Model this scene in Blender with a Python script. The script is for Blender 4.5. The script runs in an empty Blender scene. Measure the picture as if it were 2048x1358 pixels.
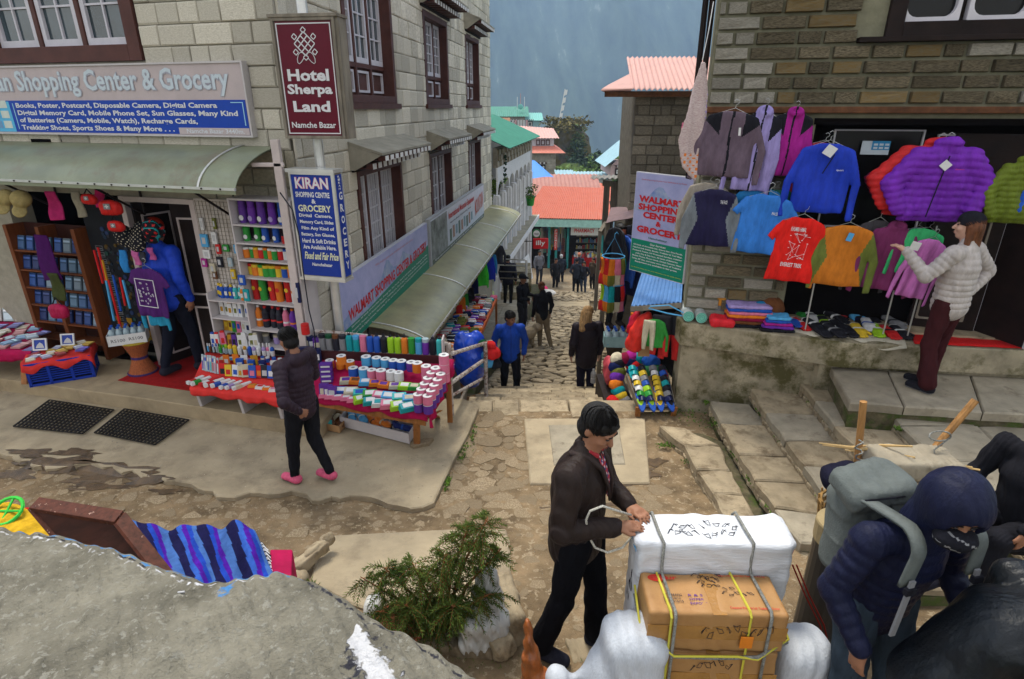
import bpy,math,random
import numpy as np
from mathutils import Vector,Matrix
SC=bpy.context.scene
COL=SC.collection
random.seed(7)
R=math.radians
# camera
FPX=1168.0
PITCH=R(21.7)
CP,SP=math.cos(PITCH),math.sin(PITCH)
H=3.4
cam_d=bpy.data.cameras.new('camera')
cam=bpy.data.objects.new('camera',cam_d)
COL.objects.link(cam)
cam_d.sensor_width=36.0
cam_d.lens=36.0*FPX/2048.0
cam_d.clip_start=0.05
cam_d.clip_end=12000
cam.location=(0,0,H)
cam.rotation_euler=(math.pi/2-PITCH,0,0)
SC.camera=cam
# light
world=bpy.data.worlds.new('World')
SC.world=world
world.use_nodes=True
wn=world.node_tree
for n in list(wn.nodes):
 wn.nodes.remove(n)
w_out=wn.nodes.new('ShaderNodeOutputWorld')
w_bg=wn.nodes.new('ShaderNodeBackground')
w_sky=wn.nodes.new('ShaderNodeTexSky')
w_sky.sky_type='NISHITA'
w_sky.sun_disc=False
SUN_EL,SUN_AZ=R(64),R(-25)
w_sky.sun_elevation=SUN_EL
w_sky.sun_rotation=SUN_AZ
w_sky.air_density=1.6
w_sky.dust_density=4.0
w_sky.ozone_density=1.0
w_sky.altitude=1000
w_hs=wn.nodes.new('ShaderNodeHueSaturation')
w_hs.inputs['Saturation'].default_value=0.12
wn.links.new(w_sky.outputs[0],w_hs.inputs['Color'])
wn.links.new(w_hs.outputs[0],w_bg.inputs[0])
w_bg.inputs[1].default_value=0.07
wn.links.new(w_bg.outputs[0],w_out.inputs[0])
sun_d=bpy.data.lights.new('sun','SUN')
sun_d.energy=1.5
sun_d.angle=R(16)
sun_d.color=(1.0,0.93,0.80)
sun=bpy.data.objects.new('sun',sun_d)
COL.objects.link(sun)
sun.rotation_euler=Vector((math.sin(SUN_AZ)*math.cos(SUN_EL),math.cos(SUN_AZ)*math.cos(SUN_EL),math.sin(SUN_EL))).to_track_quat('Z','Y').to_euler()
SC.view_settings.view_transform='Standard'
SC.view_settings.look='None'
SC.view_settings.gamma=1.0
SC.view_settings.exposure=2.1
SC.render.engine='CYCLES'
SC.cycles.max_bounces=6
SC.cycles.diffuse_bounces=2
SC.cycles.volume_bounces=1
SC.cycles.transparent_max_bounces=8
# pixel -> place helpers (photo pixels, 2048 x 1358)
def ray(px,py):
 x=px-1024.0
 y=679.0-py
 return(x,FPX*CP+y*SP,-FPX*SP+y*CP)
def at(px,py,d):
 r=ray(px,py);k=d/r[1]
 return Vector((r[0]*k,d,H+r[2]*k))
def atz(px,py,z):
 r=ray(px,py);k=(z-H)/r[2]
 return Vector((r[0]*k,r[1]*k,z))
def size_at(npx,d,py=679):
 return npx*d/ray(0,py)[1]
class Frame:
 """A vertical facade: X along it (to the viewer's right), -Y outward, Z up."""
 def __init__(s,x,y,ux,uy):
  l=math.hypot(ux,uy)
  s.p=(x,y);s.u=(ux/l,uy/l);s.v=(-uy/l,ux/l)
  s.rz=math.atan2(uy,ux)
  s.M=Matrix.Translation((x,y,0))@Matrix.Rotation(s.rz,4,'Z')
 def on(s,px,py,off=0.0):
  """local (a, z) of a photo pixel on the plane standing off metres in front of the wall"""
  r=ray(px,py)
  qx,qy=s.p[0]-s.v[0]*off,s.p[1]-s.v[1]*off
  det=s.u[0]*(-r[1])+s.u[1]*r[0]
  a=((-qx)*(-r[1])+(qy)*(-r[0]))/det
  a=(-qx*-r[1]-(-r[0])*-qy)/(s.u[0]*-r[1]-(-r[0])*s.u[1])
  wx,wy=qx+a*s.u[0],qy+a*s.u[1]
  k=(wx/r[0])if abs(r[0])>abs(r[1])else(wy/r[1])
  return a,H+r[2]*k
 def w(s,a,off,z):
  return Vector((s.p[0]+s.u[0]*a-s.v[0]*off,s.p[1]+s.u[1]*a-s.v[1]*off,z))
 def P(s,px,py,off=0.0):
  a,z=s.on(px,py,off)
  return s.w(a,off,z)
# materials
MATS={}
def mat(name,col,rough=0.75,var=0.18,scale=6.0,bump=0.0,bscale=60.0,metal=0.0,spec=0.16,hue=None,obj_var=0.0,island=0.0,stretch=None,sheen=0.0,coat=0.0,dirt=None,dirt_scale=2.0,dirt_lo=.5,dirt_hi=.7,trans=0.0,detail=5.0,bump_dist=0.01):
 if name in MATS:
  return MATS[name]
 m=bpy.data.materials.new(name);m.use_nodes=True
 nt=m.node_tree;N=nt.nodes;L=nt.links
 b=N['Principled BSDF']
 b.inputs['Roughness'].default_value=rough
 b.inputs['Metallic'].default_value=metal
 b.inputs['Specular IOR Level'].default_value=spec
 if sheen:b.inputs['Sheen Weight'].default_value=sheen
 if coat:b.inputs['Coat Weight'].default_value=coat
 if trans:b.inputs['Transmission Weight'].default_value=trans
 tc=N.new('ShaderNodeTexCoord')
 src=tc.outputs['Object']
 mp=N.new('ShaderNodeMapping')
 L.new(src,mp.inputs[0]);src=mp.outputs[0]
 if stretch:mp.inputs['Scale'].default_value=stretch
 if obj_var or island:
  oi=N.new('ShaderNodeObjectInfo')
  ml=N.new('ShaderNodeMath');ml.operation='MULTIPLY';ml.inputs[1].default_value=37.0
  L.new(oi.outputs['Random'],ml.inputs[0]);L.new(ml.outputs[0],mp.inputs['Location'])
 nz=N.new('ShaderNodeTexNoise');nz.inputs['Scale'].default_value=scale
 nz.inputs['Detail'].default_value=detail;nz.inputs['Roughness'].default_value=.62
 L.new(src,nz.inputs['Vector'])
 cr=N.new('ShaderNodeValToRGB')
 lo=[max(0,c*(1-var))for c in col[:3]];hi=[min(1,c*(1+var))for c in col[:3]]
 if hue:hi=list(hue)
 cr.color_ramp.elements[0].position=.32;cr.color_ramp.elements[1].position=.68
 cr.color_ramp.elements[0].color=(*lo,1);cr.color_ramp.elements[1].color=(*hi,1)
 L.new(nz.outputs['Fac'],cr.inputs[0])
 out=cr.outputs[0]
 if obj_var or island:
  hs=N.new('ShaderNodeHueSaturation')
  if island:
   g=N.new('ShaderNodeNewGeometry')
   ad=N.new('ShaderNodeMath');ad.operation='ADD'
   L.new(g.outputs['Random Per Island'],ad.inputs[0]);L.new(oi.outputs['Random'],ad.inputs[1])
   fr=N.new('ShaderNodeMath');fr.operation='FRACT';L.new(ad.outputs[0],fr.inputs[0])
   rnd=fr.outputs[0];amt=island
  else:
   rnd=oi.outputs['Random'];amt=obj_var
  mr=N.new('ShaderNodeMapRange');mr.inputs['To Min'].default_value=1-amt;mr.inputs['To Max'].default_value=1+amt
  L.new(rnd,mr.inputs[0]);L.new(mr.outputs[0],hs.inputs['Value'])
  L.new(out,hs.inputs['Color']);out=hs.outputs[0]
 if dirt:
  n2=N.new('ShaderNodeTexNoise');n2.inputs['Scale'].default_value=dirt_scale;n2.inputs['Detail'].default_value=8
  n2.inputs['Roughness'].default_value=.7
  L.new(tc.outputs['Object'],n2.inputs['Vector'])
  c2=N.new('ShaderNodeValToRGB');c2.color_ramp.elements[0].position=dirt_lo;c2.color_ramp.elements[1].position=dirt_hi
  L.new(n2.outputs['Fac'],c2.inputs[0])
  mx=N.new('ShaderNodeMix');mx.data_type='RGBA'
  L.new(c2.outputs[0],mx.inputs['Factor']);L.new(out,mx.inputs['A']);mx.inputs['B'].default_value=(*dirt,1)
  out=mx.outputs['Result']
 L.new(out,b.inputs['Base Color'])
 if bump:
  nb=N.new('ShaderNodeTexNoise');nb.inputs['Scale'].default_value=bscale;nb.inputs['Detail'].default_value=6
  nb.inputs['Roughness'].default_value=.65
  L.new(src,nb.inputs['Vector'])
  bp=N.new('ShaderNodeBump');bp.inputs['Strength'].default_value=bump;bp.inputs['Distance'].default_value=bump_dist
  L.new(nb.outputs['Fac'],bp.inputs['Height']);L.new(bp.outputs[0],b.inputs['Normal'])
 MATS[name]=m
 return m
def plain(name,col,rough=.6,metal=0.,spec=.2,**k):
 return mat(name,col,rough=rough,metal=metal,spec=spec,var=k.pop('var',.08),scale=k.pop('scale',12),**k)
def paint(col,rough=.5):
 """simple coloured product plastic / card"""
 key='paint_%02x%02x%02x'%tuple(int(max(0,min(1,c))*255)for c in col[:3])
 return mat(key,col,rough=rough,var=.06,scale=20)
def cloth(col,kind='cloth',bump=.35):
 key='%s_%02x%02x%02x'%((kind,)+tuple(int(max(0,min(1,c))*255)for c in col[:3]))
 return mat(key,col,rough=.9 if kind!='nylon' else .55,var=.2,scale=14,bump=.6 if kind=='cloth' else .75,bscale=14 if kind=='cloth' else 11,stretch=(1.5,1.5,.5),spec=.05 if kind=='cloth' else .16,detail=7,bump_dist=.018)
def glass(name='window_glass',col=(.03,.05,.06),rough=.06):
 if name in MATS:return MATS[name]
 return mat(name,col,rough=rough,var=.5,scale=1.5,spec=.9)
# mesh builder
class MB:
 def __init__(s,M=None):
  s.v=[];s.f=[];s.m=[];s.M=M;s.mats=[]
 def mi(s,m):
  if m is None:return 0
  if m not in s.mats:s.mats.append(m)
  return s.mats.index(m)
 def add(s,vs,fs,m=None,M=None):
  n=len(s.v);k=s.mi(m)
  if M is not None:vs=[M@Vector(v)for v in vs]
  s.v.extend([tuple(v)for v in vs]);s.f.extend([tuple(i+n for i in f)for f in fs]);s.m.extend([k]*len(fs))
  return s
 def hexa(s,p,m=None,M=None):
  """8 points: bottom ring 0-3 (ccw from above), top ring 4-7"""
  return s.add(p,[(3,2,1,0),(4,5,6,7),(0,1,5,4),(1,2,6,5),(2,3,7,6),(3,0,4,7)],m,M)
 def box(s,x0,x1,y0,y1,z0,z1,m=None,M=None):
  return s.hexa([(x0,y0,z0),(x1,y0,z0),(x1,y1,z0),(x0,y1,z0),(x0,y0,z1),(x1,y0,z1),(x1,y1,z1),(x0,y1,z1)],m,M)
 def quad(s,a,b,c,d,m=None,M=None):
  return s.add([a,b,c,d],[(0,1,2,3)],m,M)
 def cyl(s,p0,p1,r0,r1=None,n=12,m=None,M=None,caps=True):
  if r1 is None:r1=r0
  p0=Vector(p0);p1=Vector(p1);d=(p1-p0).normalized()
  a=d.orthogonal().normalized();b=d.cross(a)
  vs=[]
  for p,r in((p0,r0),(p1,r1)):
   for i in range(n):
    t=2*math.pi*i/n
    vs.append(p+a*(r*math.cos(t))+b*(r*math.sin(t)))
  fs=[(i,(i+1)%n,n+(i+1)%n,n+i)for i in range(n)]
  if caps:fs+=[tuple(range(n-1,-1,-1)),tuple(range(n,2*n))]
  return s.add(vs,fs,m,M)
 def tube(s,pts,r,n=6,m=None,M=None,closed=False):
  pts=[Vector(p)for p in pts];rr=r if isinstance(r,(list,tuple))else[r]*len(pts)
  vs=[];up=None
  for i,p in enumerate(pts):
   a=pts[i-1]if(i>0 or closed)else p
   b=pts[(i+1)%len(pts)]if(i<len(pts)-1 or closed)else p
   d=(b-a)
   d=d.normalized()if d.length>1e-9 else Vector((0,0,1))
   if up is None:up=d.orthogonal().normalized()
   up=(up-d*up.dot(d))
   up=up.normalized()if up.length>1e-6 else d.orthogonal().normalized()
   w=d.cross(up)
   for k in range(n):
    t=2*math.pi*k/n
    vs.append(p+up*(rr[i]*math.cos(t))+w*(rr[i]*math.sin(t)))
  L=len(pts);fs=[]
  for i in range(L if closed else L-1):
   j=(i+1)%L
   for k in range(n):
    k2=(k+1)%n
    fs.append((i*n+k,i*n+k2,j*n+k2,j*n+k))
  if not closed:fs+=[tuple(range(n-1,-1,-1)),tuple(range((L-1)*n,L*n))]
  return s.add(vs,fs,m,M)
 def lathe(s,prof,n=16,m=None,M=None,ms=None):
  """prof: list of (r, z); ms: optional list of materials per band"""
  vs=[]
  for r,z in prof:
   for i in range(n):
    t=2*math.pi*i/n
    vs.append((r*math.cos(t),r*math.sin(t),z))
  base=len(s.v)
  bands=[]
  for j in range(len(prof)-1):
   bands.append([(j*n+i,j*n+(i+1)%n,(j+1)*n+(i+1)%n,(j+1)*n+i)for i in range(n)])
  if ms is None:
   fs=[f for b in bands for f in b]+[tuple(range(n-1,-1,-1)),tuple(range((len(prof)-1)*n,len(prof)*n))]
   return s.add(vs,fs,m,M)
  if M is not None:vs=[M@Vector(v)for v in vs]
  s.v.extend([tuple(v)for v in vs])
  for b,mm in zip(bands,ms):
   k=s.mi(mm);s.f.extend([tuple(i+base for i in f)for f in b]);s.m.extend([k]*len(b))
  k=s.mi(ms[-1]);s.f.append(tuple(base+i for i in range((len(prof)-1)*n,len(prof)*n)));s.m.append(k)
  k=s.mi(ms[0]);s.f.append(tuple(base+i for i in range(n-1,-1,-1)));s.m.append(k)
  return s
 def prism(s,poly,z0,z1,m=None,M=None,inset=0.0):
  """poly: ccw xy outline"""
  n=len(poly)
  A=sum(poly[i][0]*poly[(i+1)%n][1]-poly[(i+1)%n][0]*poly[i][1]for i in range(n))
  if A<0:poly=poly[::-1]
  cx=sum(p[0]for p in poly)/n;cy=sum(p[1]for p in poly)/n
  f0=z0 if callable(z0)else(lambda x,y:z0);f1=z1 if callable(z1)else(lambda x,y:z1)
  vs=[(p[0],p[1],f0(*p[:2]))for p in poly]
  if inset:
   vs+=[(p[0],p[1],f1(*p[:2])-inset)for p in poly]
   tp=[]
   for p in poly:
    d=math.hypot(p[0]-cx,p[1]-cy)or 1
    k=max(0,1-inset*1.3/d);q=(cx+(p[0]-cx)*k,cy+(p[1]-cy)*k)
    tp.append((q[0],q[1],f1(*q)))
   vs+=tp
   fs=[(i,(i+1)%n,n+(i+1)%n,n+i)for i in range(n)]+[(n+i,n+(i+1)%n,2*n+(i+1)%n,2*n+i)for i in range(n)]
   fs+=[tuple(range(n-1,-1,-1)),tuple(range(2*n,3*n))]
  else:
   vs+=[(p[0],p[1],f1(*p[:2]))for p in poly]
   fs=[(i,(i+1)%n,n+(i+1)%n,n+i)for i in range(n)]+[tuple(range(n-1,-1,-1)),tuple(range(n,2*n))]
  return s.add(vs,fs,m,M)
 def grid(s,fn,nu,nv,m=None,M=None):
  vs=[fn(i/nu,j/nv)for j in range(nv+1)for i in range(nu+1)]
  fs=[(j*(nu+1)+i,j*(nu+1)+i+1,(j+1)*(nu+1)+i+1,(j+1)*(nu+1)+i)for j in range(nv)for i in range(nu)]
  return s.add(vs,fs,m,M)
 def sphere(s,c,r,m=None,n=10,M=None,k=(1,1,1)):
  prof=[]
  rings=max(4,n//2+1)
  vs=[]
  for j in range(rings+1):
   ph=math.pi*j/rings
   for i in range(n):
    t=2*math.pi*i/n
    vs.append((c[0]+r*k[0]*math.sin(ph)*math.cos(t),c[1]+r*k[1]*math.sin(ph)*math.sin(t),c[2]-r*k[2]*math.cos(ph)))
  fs=[(j*n+i,j*n+(i+1)%n,(j+1)*n+(i+1)%n,(j+1)*n+i)for j in range(rings)for i in range(n)]
  return s.add(vs,fs,m,M)
 def mesh(s,name,m=None,smooth=False):
  me=bpy.data.meshes.new(name)
  vs=s.v
  if s.M is not None:vs=[tuple(s.M@Vector(v))for v in vs]
  me.from_pydata(vs,[],s.f)
  mm=s.mats if s.mats else([m]if m else[])
  for x in mm:me.materials.append(x)
  if s.mats and len(s.mats)>1:me.polygons.foreach_set('material_index',s.m)
  if smooth:me.polygons.foreach_set('use_smooth',[True]*len(me.polygons))
  me.update()
  return me
 def build(s,name,m=None,parent=None,smooth=False,bevel=0.0,loc=None,rot=None,seg=2):
  o=bpy.data.objects.new(name,s.mesh(name,m,smooth))
  COL.objects.link(o)
  if parent is not None:o.parent=parent
  if loc is not None:o.location=loc
  if rot is not None:o.rotation_euler=rot
  if bevel:
   b=o.modifiers.new('bevel','BEVEL');b.width=bevel;b.segments=seg;b.limit_method='ANGLE';b.angle_limit=R(40)
  return o
def obj(name,me,parent=None,loc=None,rot=None,scale=None):
 o=bpy.data.objects.new(name,me);COL.objects.link(o)
 if parent is not None:o.parent=parent
 if loc is not None:o.location=loc
 if rot is not None:o.rotation_euler=rot
 if scale is not None:o.scale=scale
 return o
def tag(o,label=None,cat=None,group=None,kind=None):
 if label:o['label']=label
 if cat:o['category']=cat
 if group:o['group']=group
 if kind:o['kind']=kind
 return o
def thing(name,label,cat,loc=(0,0,0),rz=0.0,group=None,rot=None):
 o=bpy.data.objects.new(name,None);COL.objects.link(o)
 o.empty_display_size=.1
 o.location=loc;o.rotation_euler=rot if rot is not None else(0,0,rz)
 return tag(o,label,cat,group)
KIDS={}
def kids(o):
 if o.name not in KIDS:KIDS[o.name]=list(o.children)
 return KIDS[o.name]
def dup(o,parent=None,loc=None,rot=None,label=None,scale=None,group=None):
 c=o.copy();COL.objects.link(c)
 if parent is not None:c.parent=parent
 if loc is not None:c.location=loc
 if rot is not None:c.rotation_euler=rot
 if scale is not None:c.scale=scale
 if label:c['label']=label
 if group:c['group']=group
 for k in kids(o):dup(k,c)
 return c
def cell_noise(i,j=0,k=0):
 x=math.sin(i*127.1+j*311.7+k*74.7)*43758.5453
 return x-math.floor(x)
# lettering (built-in font, turned into flat meshes)
_TXT={}
def text_mesh(s,bold=0.0):
 key=(s,bold)
 if key in _TXT:return _TXT[key]
 cu=bpy.data.curves.new('lettering','FONT');cu.body=s;cu.resolution_u=2;cu.offset=bold
 o=bpy.data.objects.new('tmp',cu)
 me=o.to_mesh()
 n=len(me.vertices)
 co=np.zeros(n*3);me.vertices.foreach_get('co',co);co=co.reshape(-1,3)
 fs=[tuple(p.vertices)for p in me.polygons]
 o.to_mesh_clear();bpy.data.objects.remove(o);bpy.data.curves.remove(cu)
 mn=co.min(0)if n else np.zeros(3);mx=co.max(0)if n else np.ones(3)
 _TXT[key]=(co,fs,mn,mx)
 return _TXT[key]
def letter(parent,s,x0,x1,z0,z1,y,m,bold=0.012,shear=0.0,warp=None,fit=True,name='lettering',slope=0.0):
 """put text on a board in its XZ plane at depth y (front is -Y)"""
 co,fs,mn,mx=text_mesh(s,bold)
 w=mx[0]-mn[0];h=mx[1]-mn[1]
 sx=(x1-x0)/w;sz=(z1-z0)/h
 if not fit:
  sx=min(sx,sz*1.15)
 vs=[]
 for c in co:
  u=(c[0]-mn[0])*sx;v=(c[1]-mn[1])*sz
  xx=x0+((x1-x0)-w*sx)/2+u
  vs.append((xx+shear*v,y,z0+v+slope*(xx-x0)))
 b=MB();b.add(vs,fs,m)
 return b.build(name,m,parent)
# soft solids: signed distances on a grid, skinned by surface nets
def _nets(F,lo,h):
 S=F<0
 nx,ny,nz=F.shape
 cs=(nx-1,ny-1,nz-1)
 tot=cs[0]*cs[1]*cs[2]
 acc=np.zeros((tot,3));cnt=np.zeros(tot)
 edges=[]
 for ax in range(3):
  sl0=[slice(None)]*3;sl1=[slice(None)]*3
  sl0[ax]=slice(0,-1);sl1[ax]=slice(1,None)
  d=S[tuple(sl0)]!=S[tuple(sl1)]
  idx=np.array(np.nonzero(d)).T
  if len(idx)==0:edges.append((idx,None));continue
  a=F[tuple(sl0)][tuple(idx.T)];b=F[tuple(sl1)][tuple(idx.T)]
  t=a/(a-b)
  p=idx.astype(float);p[:,ax]+=t
  o=[x for x in range(3)if x!=ax]
  for da in(0,-1):
   for db in(0,-1):
    c=idx.copy();c[:,o[0]]+=da;c[:,o[1]]+=db
    ok=(c>=0).all(1)&(c[:,0]<cs[0])&(c[:,1]<cs[1])&(c[:,2]<cs[2])
    lin=(c[ok,0]*cs[1]+c[ok,1])*cs[2]+c[ok,2]
    for k in range(3):acc[:,k]+=np.bincount(lin,p[ok,k],tot)
    cnt+=np.bincount(lin,minlength=tot)
  edges.append((idx,S[tuple(sl0)][tuple(idx.T)]))
 used=np.nonzero(cnt)[0]
 mp=np.full(tot,-1,dtype=np.int64);mp[used]=np.arange(len(used))
 V=acc[used]/cnt[used][:,None]*h+np.array(lo)
 Q=[]
 for ax in range(3):
  idx,ins=edges[ax]
  if len(idx)==0:continue
  o=[(ax+1)%3,(ax+2)%3]
  ok=(idx[:,o[0]]>0)&(idx[:,o[1]]>0)&(idx[:,o[0]]<F.shape[o[0]]-1)&(idx[:,o[1]]<F.shape[o[1]]-1)
  idx=idx[ok];ins=ins[ok]
  q=[]
  for da,db in((-1,-1),(0,-1),(0,0),(-1,0)):
   c=idx.copy();c[:,o[0]]+=da;c[:,o[1]]+=db
   q.append(mp[(c[:,0]*cs[1]+c[:,1])*cs[2]+c[:,2]])
  q=np.array(q).T
  q[~ins]=q[~ins][:,::-1]
  Q.append(q)
 Q=np.concatenate(Q)if Q else np.zeros((0,4),int)
 return V,Q
class Soft:
 def __init__(s,h=0.012,k=0.03):
  s.h=h;s.k=k;s.sm=1;s.pr=[];s.post=[]
 def _a(s,fn,lo,hi,k=None,sub=False):
  s.pr.append((fn,np.array(lo,float),np.array(hi,float),s.k if k is None else k,sub));return s
 def cap(s,a,b,ra,rb=None,k=None,sx=1.0,side=(1,0,0),rib=0.0,pitch=.06,ph=0.0,sub=False,flat=False):
  """tapered limb; sx widens it along 'side'; rib gives quilted rings"""
  a=np.array(a,float);b=np.array(b,float);rb=ra if rb is None else rb
  ab=b-a;L=np.linalg.norm(ab)or 1e-6;d=ab/L
  sd=np.array(side,float);sd=sd-d*sd.dot(d)
  n=np.linalg.norm(sd);sd=sd/n if n>1e-6 else np.zeros(3)
  def fn(P):
   q=P-a;t=(q@d)/L;tc=np.clip(t,0,1)
   r=ra+(rb-ra)*tc
   if rib:r=r+rib*(np.sqrt(np.abs(np.sin(math.pi*(tc*L/pitch+ph))))-.8)
   v=q-(tc*L)[...,None]*d
   if sx!=1.0:
    w=v@sd
    v=v+(w/sx-w)[...,None]*sd
   if flat:
    return np.maximum(np.linalg.norm(v-((v@d)[...,None]*d),axis=-1)-r,(np.abs(t-.5)-.5)*L)
   return np.linalg.norm(v,axis=-1)-r
  m=max(ra,rb)*max(1,sx)+rib+.01
  return s._a(fn,np.minimum(a,b)-m,np.maximum(a,b)+m,k,sub)
 def ell(s,c,r,k=None,rot=None,sub=False):
  c=np.array(c,float);r=np.array(r,float)if not np.isscalar(r)else np.array([r]*3,float)
  Rm=None if rot is None else np.array(Matrix(rot).to_3x3()if not isinstance(rot,tuple)else Matrix.Rotation(rot[2],3,'Z')@Matrix.Rotation(rot[1],3,'Y')@Matrix.Rotation(rot[0],3,'X'))
  def fn(P):
   q=P-c
   if Rm is not None:q=q@Rm
   k0=np.linalg.norm(q/r,axis=-1);k1=np.linalg.norm(q/(r*r),axis=-1)+1e-9
   return k0*(k0-1)/k1
  m=r.max()+.01
  return s._a(fn,c-m,c+m,k,sub)
 def box(s,c,hs,rnd=.01,k=None,rot=None,sub=False):
  c=np.array(c,float);hs=np.array(hs,float)
  Rm=None if rot is None else np.array(Matrix.Rotation(rot[2],3,'Z')@Matrix.Rotation(rot[1],3,'Y')@Matrix.Rotation(rot[0],3,'X'))
  def fn(P):
   q=P-c
   if Rm is not None:q=q@Rm
   e=np.abs(q)-hs+rnd
   return np.linalg.norm(np.maximum(e,0),axis=-1)+np.minimum(e.max(-1),0)-rnd
  m=np.linalg.norm(hs)+.01
  return s._a(fn,c-m,c+m,k,sub)
 def panel(s,poly,T=.02,w=.06,y0=None,k=None,sub=False):
  """cloth cut to an outline in XZ, pillowy thickness T; y0(x,z) gives the drape"""
  poly=np.array(poly,float)
  def fn(P):
   x=P[...,0];z=P[...,2]
   d=np.full(x.shape,1e9);sg=np.ones(x.shape)
   n=len(poly)
   for i in range(n):
    a=poly[i];b=poly[i-1]
    ex,ez=b-a;wx=x-a[0];wz=z-a[1]
    t=np.clip((wx*ex+wz*ez)/(ex*ex+ez*ez+1e-12),0,1)
    d=np.minimum(d,(wx-ex*t)**2+(wz-ez*t)**2)
    c1=z>=a[1];c2=z<b[1];c3=ex*wz>ez*wx
    fl=(c1&c2&c3)|(~c1&~c2&~c3)
    sg=np.where(fl,-sg,sg)
   d2=sg*np.sqrt(d)
   t=T*np.sqrt(np.clip(-d2/w,0.0,1))+.004
   yy=P[...,1]-(y0(x,z)if y0 is not None else 0)
   return np.where(d2<0,np.maximum(np.abs(yy)-t,d2),np.sqrt(d2**2+np.maximum(np.abs(yy)-.004,0)**2))
  mx=T+.07
  lo=(poly[:,0].min()-.02,-mx,poly[:,1].min()-.02);hi=(poly[:,0].max()+.02,mx,poly[:,1].max()+.02)
  return s._a(fn,lo,hi,k,sub)
 def warp(s,fn):
  """fn(P) -> offset added to the field (negative swells)"""
  s.post.append(fn);return s
 def mesh(s,name='soft',mats=None,matfn=None,smooth=True):
  lo=np.min([p[1]for p in s.pr if not p[4]],axis=0)-2*s.h
  hi=np.max([p[2]for p in s.pr if not p[4]],axis=0)+2*s.h
  n=np.ceil((hi-lo)/s.h).astype(int)+1
  F=np.full(n,.2)
  for fn,a,b,k,sub in s.pr:
   m=k+s.h*2
   i0=np.clip(np.floor((a-m-lo)/s.h).astype(int),0,n-1);i1=np.clip(np.ceil((b+m-lo)/s.h).astype(int)+1,1,n)
   if(i1<=i0).any():continue
   ax=[lo[q]+s.h*np.arange(i0[q],i1[q])for q in range(3)]
   P=np.stack(np.meshgrid(*ax,indexing='ij'),-1)
   D=fn(P);sl=tuple(slice(i0[q],i1[q])for q in range(3))
   G=F[sl]
   if sub:
    F[sl]=np.maximum(G,-D)
   elif k>1e-6:
    hh=np.maximum(k-np.abs(G-D),0)/k
    F[sl]=np.minimum(G,D)-hh*hh*k*.25
   else:
    F[sl]=np.minimum(G,D)
  if s.post:
   near=np.abs(F)<.12
   idx=np.nonzero(near)
   P=np.stack([lo[q]+s.h*idx[q]for q in range(3)],-1)
   add=sum(fn(P)for fn in s.post)
   F[near]+=add
  F[0]=F[-1]=.1;F[:,0]=.1;F[:,-1]=.1;F[:,:,0]=.1;F[:,:,-1]=.1
  V,Q=_nets(F,lo,s.h)
  if len(Q):
   nV=len(V)
   for _ in range(s.sm):
    A=np.zeros((nV,3));n_=np.zeros(nV)
    for a,c in((0,1),(1,2),(2,3),(3,0)):
     for p_,q_ in((Q[:,a],Q[:,c]),(Q[:,c],Q[:,a])):
      n_+=np.bincount(p_,minlength=nV)
      for k in range(3):A[:,k]+=np.bincount(p_,V[q_,k],nV)
    V=V*.45+.55*A/np.maximum(n_,1)[:,None]
  me=bpy.data.meshes.new(name)
  me.vertices.add(len(V));me.vertices.foreach_set('co',V.ravel())
  me.loops.add(len(Q)*4);me.loops.foreach_set('vertex_index',Q.ravel().astype(np.int32))
  me.polygons.add(len(Q));me.polygons.foreach_set('loop_start',np.arange(0,len(Q)*4,4,dtype=np.int32))
  for mm in(mats or[]):me.materials.append(mm)
  if matfn is not None and len(Q):
   C=V[Q].mean(1)
   me.polygons.foreach_set('material_index',np.asarray(matfn(C),dtype=np.int32))
  me.update(calc_edges=True)
  if smooth:me.polygons.foreach_set('use_smooth',[True]*len(Q))
  me.validate()
  return me
def wob(P,f=9.0,a=.004,ph=0.0):
 """cheap wrinkle field"""
 x,y,z=P[...,0],P[...,1],P[...,2]
 return a*(np.sin(f*(x+.7*z)+ph+2.1*np.sin(f*.6*y+1.3*ph))*np.sin(f*(.9*z-.5*x+y)+1.7*ph)+.6*np.sin(2.3*f*(z+.4*np.sin(f*x))+ph))
 # ---- SETTING
M_dirt=mat('dirt_ground',(.20,.142,.082),rough=.95,var=.45,scale=3.5,bump=.9,bscale=55,dirt=(.33,.26,.17),dirt_scale=16,dirt_lo=.56,dirt_hi=.6,bump_dist=.02)
M_conc=mat('worn_concrete',(.35,.285,.19),rough=.9,var=.2,scale=2.2,bump=.5,bscale=70,dirt=(.20,.16,.11),dirt_scale=3.0,dirt_lo=.5,dirt_hi=.75)
M_conc2=mat('stoop_concrete',(.34,.265,.165),rough=.9,var=.18,scale=3,bump=.35,bscale=60,dirt=(.2,.155,.1),dirt_scale=2.5,dirt_lo=.52,dirt_hi=.8)
M_paver=mat('paving_stone',(.285,.225,.145),rough=.85,var=.25,scale=7,bump=.6,bscale=40,island=.3,dirt=(.21,.15,.09),dirt_scale=9,dirt_lo=.42,dirt_hi=.6)
M_slab=mat('step_slab',(.31,.25,.165),rough=.85,var=.25,scale=5,bump=.7,bscale=28,obj_var=.22,dirt=(.16,.12,.075),dirt_scale=6,dirt_lo=.5,dirt_hi=.66)
M_slabg=mat('grey_slab',(.27,.235,.175),rough=.8,var=.2,scale=5,bump=.5,bscale=30,obj_var=.18,dirt=(.17,.14,.1),dirt_scale=6,dirt_lo=.56,dirt_hi=.7)
M_cob=mat('street_cobble',(.27,.22,.15),rough=.8,var=.3,scale=9,bump=.7,bscale=35,island=.4,dirt=(.12,.09,.055),dirt_scale=7,dirt_lo=.52,dirt_hi=.66)
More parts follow.
